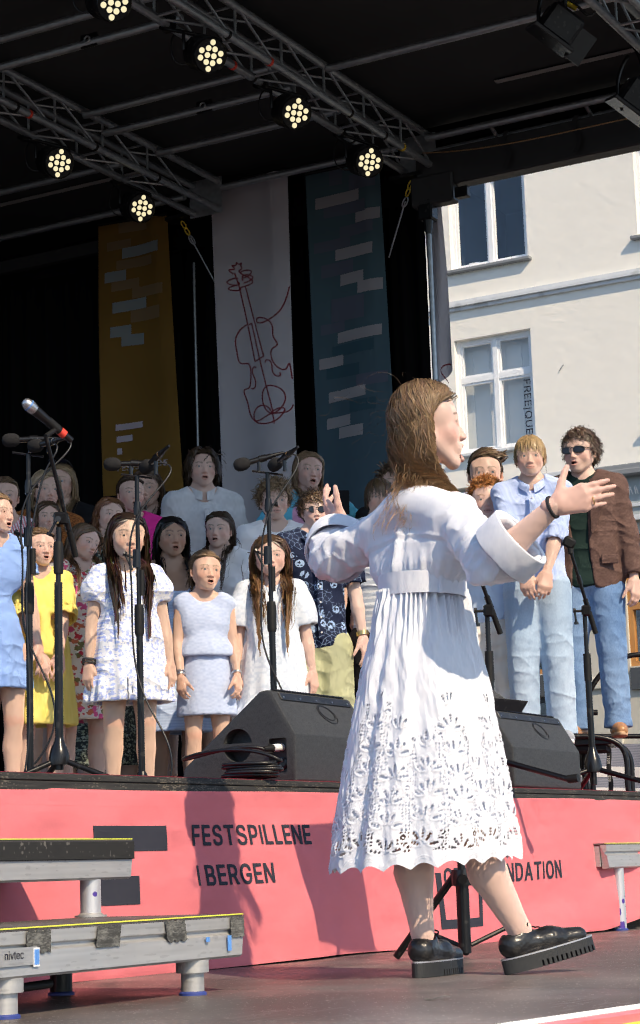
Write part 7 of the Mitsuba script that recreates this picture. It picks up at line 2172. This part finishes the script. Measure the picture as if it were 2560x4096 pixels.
    hf = hole.reshape(-1)
    v_, f_, _ = keep_faces((v_, f_), ~(hf[f_].sum(1) >= 2))
    th2, vv2 = np.meshgrid(np.linspace(t0, t1, 420), np.linspace(VL, Hs + .012, 60))
    up_ = sheet(skirt(th2, vv2))
    th3, vv3 = np.meshgrid(np.linspace(t1, t0 + 2 * np.pi, 160), np.r_[np.linspace(0, VL, 60), np.linspace(VL, Hs + .012, 30)[1:]])
    sc3 = .016 * np.abs(np.sin((th3 - np.pi) * RN * np.pi / .072)) ** 1.2
    bk = sheet(skirt(th3, np.where(vv3 < .05, sc3 + vv3 * (.05 - sc3) / .05, vv3)))
    part(t, 'skirt', cat([(v_, f_), up_, bk]), 'linen_white', True, label='long skirt with open leaf embroidery and a scalloped hem')
    th4, vv4 = np.meshgrid(np.linspace(0, 2 * np.pi, 240), np.linspace(.10, Hs, 60))
    part(t, 'slip', sheet(skirt(th4, vv4, .011)), 'slip_white', True)
    # bracelets, watch, ring
    for jn, c0_, m_, nm, wdt, thick, r0 in (('l', .97, 'band_black', 'hair_tie', .010, .0055, .0275), ('r', .90, 'silver', 'wristwatch', .016, .004, .0285)):
        a, b = J['el' + jn], J['wr' + jn]; c = a + (b - a) * c0_
        part(t, nm, (lambda m: (W(m[0]), m[1]))(lathe([(r0, -wdt / 2), (r0 + thick, -wdt / 3), (r0 + thick, wdt / 3), (r0, wdt / 2), (r0, -wdt / 2)], c, unit(b - a) + np.array([0, 0, -.35 if jn == 'l' else .1]), 28)), m_, 40)
    rc = pr((-.008, .0165, -.112))
    part(t, 'ring', tube(np.array([rc + .0098 * (np.cos(q) * FWD + np.sin(q) * unit(UP - RIGHT * .27)) for q in np.linspace(0, 2 * np.pi, 20, endpoint=False)]), .0021, 6, closed=True), 'gold', True)
    # shoes
    from shapely.geometry import box as sb
    out = Polygon([(.036 * np.cos(q) * (1 + .18 * np.clip(-np.sin(q), 0, 1) ** .5) + (.006 if np.sin(q) < 0 else 0), -.060 + .150 * np.sin(q)) for q in np.linspace(0, 2 * np.pi, 48, endpoint=False)]).buffer(.006)
    for heel, dirv, pitch in ((at(1668, 3906, CY - .02), RIGHT * .50 + FWD * .87, 0.0), (at(2034, 3904, CY), RIGHT * .96 + FWD * .28, .22)):
        dirv = unit(dirv * [1, 1, 0])
        heel = heel * [1, 1, 0]
        lat = np.cross(dirv, Z)
        def place_s(v):
            v = np.asarray(v)
            f_, l_, z_ = -(v[:, 1] - .085), v[:, 0], v[:, 2]
            f2 = f_ * math.cos(pitch) - z_ * math.sin(pitch); z2 = f_ * math.sin(pitch) + z_ * math.cos(pitch)
            # the ball of the lifted foot bends back a little
            f2, l_, z2 = f2 * .92, l_ * .92, z2 * .88
            return heel + np.outer(f2, dirv) + np.outer(l_, lat) + np.outer(z2 + .001, Z)
        SF = Field((-.09, -.28, .0), (.09, .14, .22), .0055)
        SF.cone((0, .050, .080), (0, -.075, .074), .0365, .0365, 0)
        SF.cone((0, -.075, .070), (.003, -.170, .060), .0355, .027, .03)
        SF.cone((0, .046, .09), (0, .020, .118), .0365, .036, .03)
        SF.cone((0, .045, .17), (0, .030, .125), .033, .033, .008, cut=True)
        SF.apply(lambda Fv, x, y, z: np.maximum(Fv + .0009 * np.sin(y * 260 + 30 * z) * ((y < -.095) & (y > -.135)), .047 - z))
        SF.apply(lambda Fv, x, y, z: np.maximum(Fv, z - .128 - .5 * np.clip(y - .05, -.1, .1) * 0))
        sv, sf = relax(SF.mesh(), 1, .4)
        k = part(t, 'shoe', (place_s(sv), sf), 'leather_black', True, label='black leather lace-up shoe with a thick ribbed sole')
        low = out
        for yy in np.arange(-.205, -.02, .0165): low = low.difference(sb(-.09, yy, -.020, yy + .0060)).difference(sb(.020, yy, .09, yy + .0060)).difference(sb(-.09, yy, .09, yy + .0060) if yy < -.12 else sb(9, 9, 10, 10))
        ms_ = [trimesh.creation.extrude_polygon(out, .026, engine='earcut').apply_translation((0, 0, .020))] + [trimesh.creation.extrude_polygon(g, .0205, engine='earcut') for g in getattr(low, 'geoms', [low])]
        mm = cat(ms_)
        part(k, 'sole', (place_s(mm[0] * [-1, 1, 1]), mm[1]), 'sole_black')
        we = trimesh.creation.extrude_polygon(out.buffer(.0015), .0045, engine='earcut').apply_translation((0, 0, .0458))
        part(k, 'welt', (place_s(np.array(we.vertices) * [-1, 1, 1]), np.array(we.faces)), 'welt')
        lc = [tube(smooth_path(place_s(np.array(q)), 24), .0022, 6) for q in ([(0, -.02, .128), (-.022, -.012, .142), (-.030, .0, .135), (-.012, -.012, .13), (0, -.02, .13)], [(0, -.02, .128), (.022, -.012, .144), (.034, -.004, .138), (.014, -.014, .13), (0, -.02, .13)], [(-.018, -.03, .122), (0, -.034, .124), (.018, -.032, .121)], [(-.018, -.045, .117), (0, -.049, .119), (.018, -.047, .116)], [(-.018, -.06, .111), (0, -.064, .113), (.018, -.062, .110)])]
        part(k, 'laces', cat(lc), 'rubber', True, kind='stuff')


conductor()
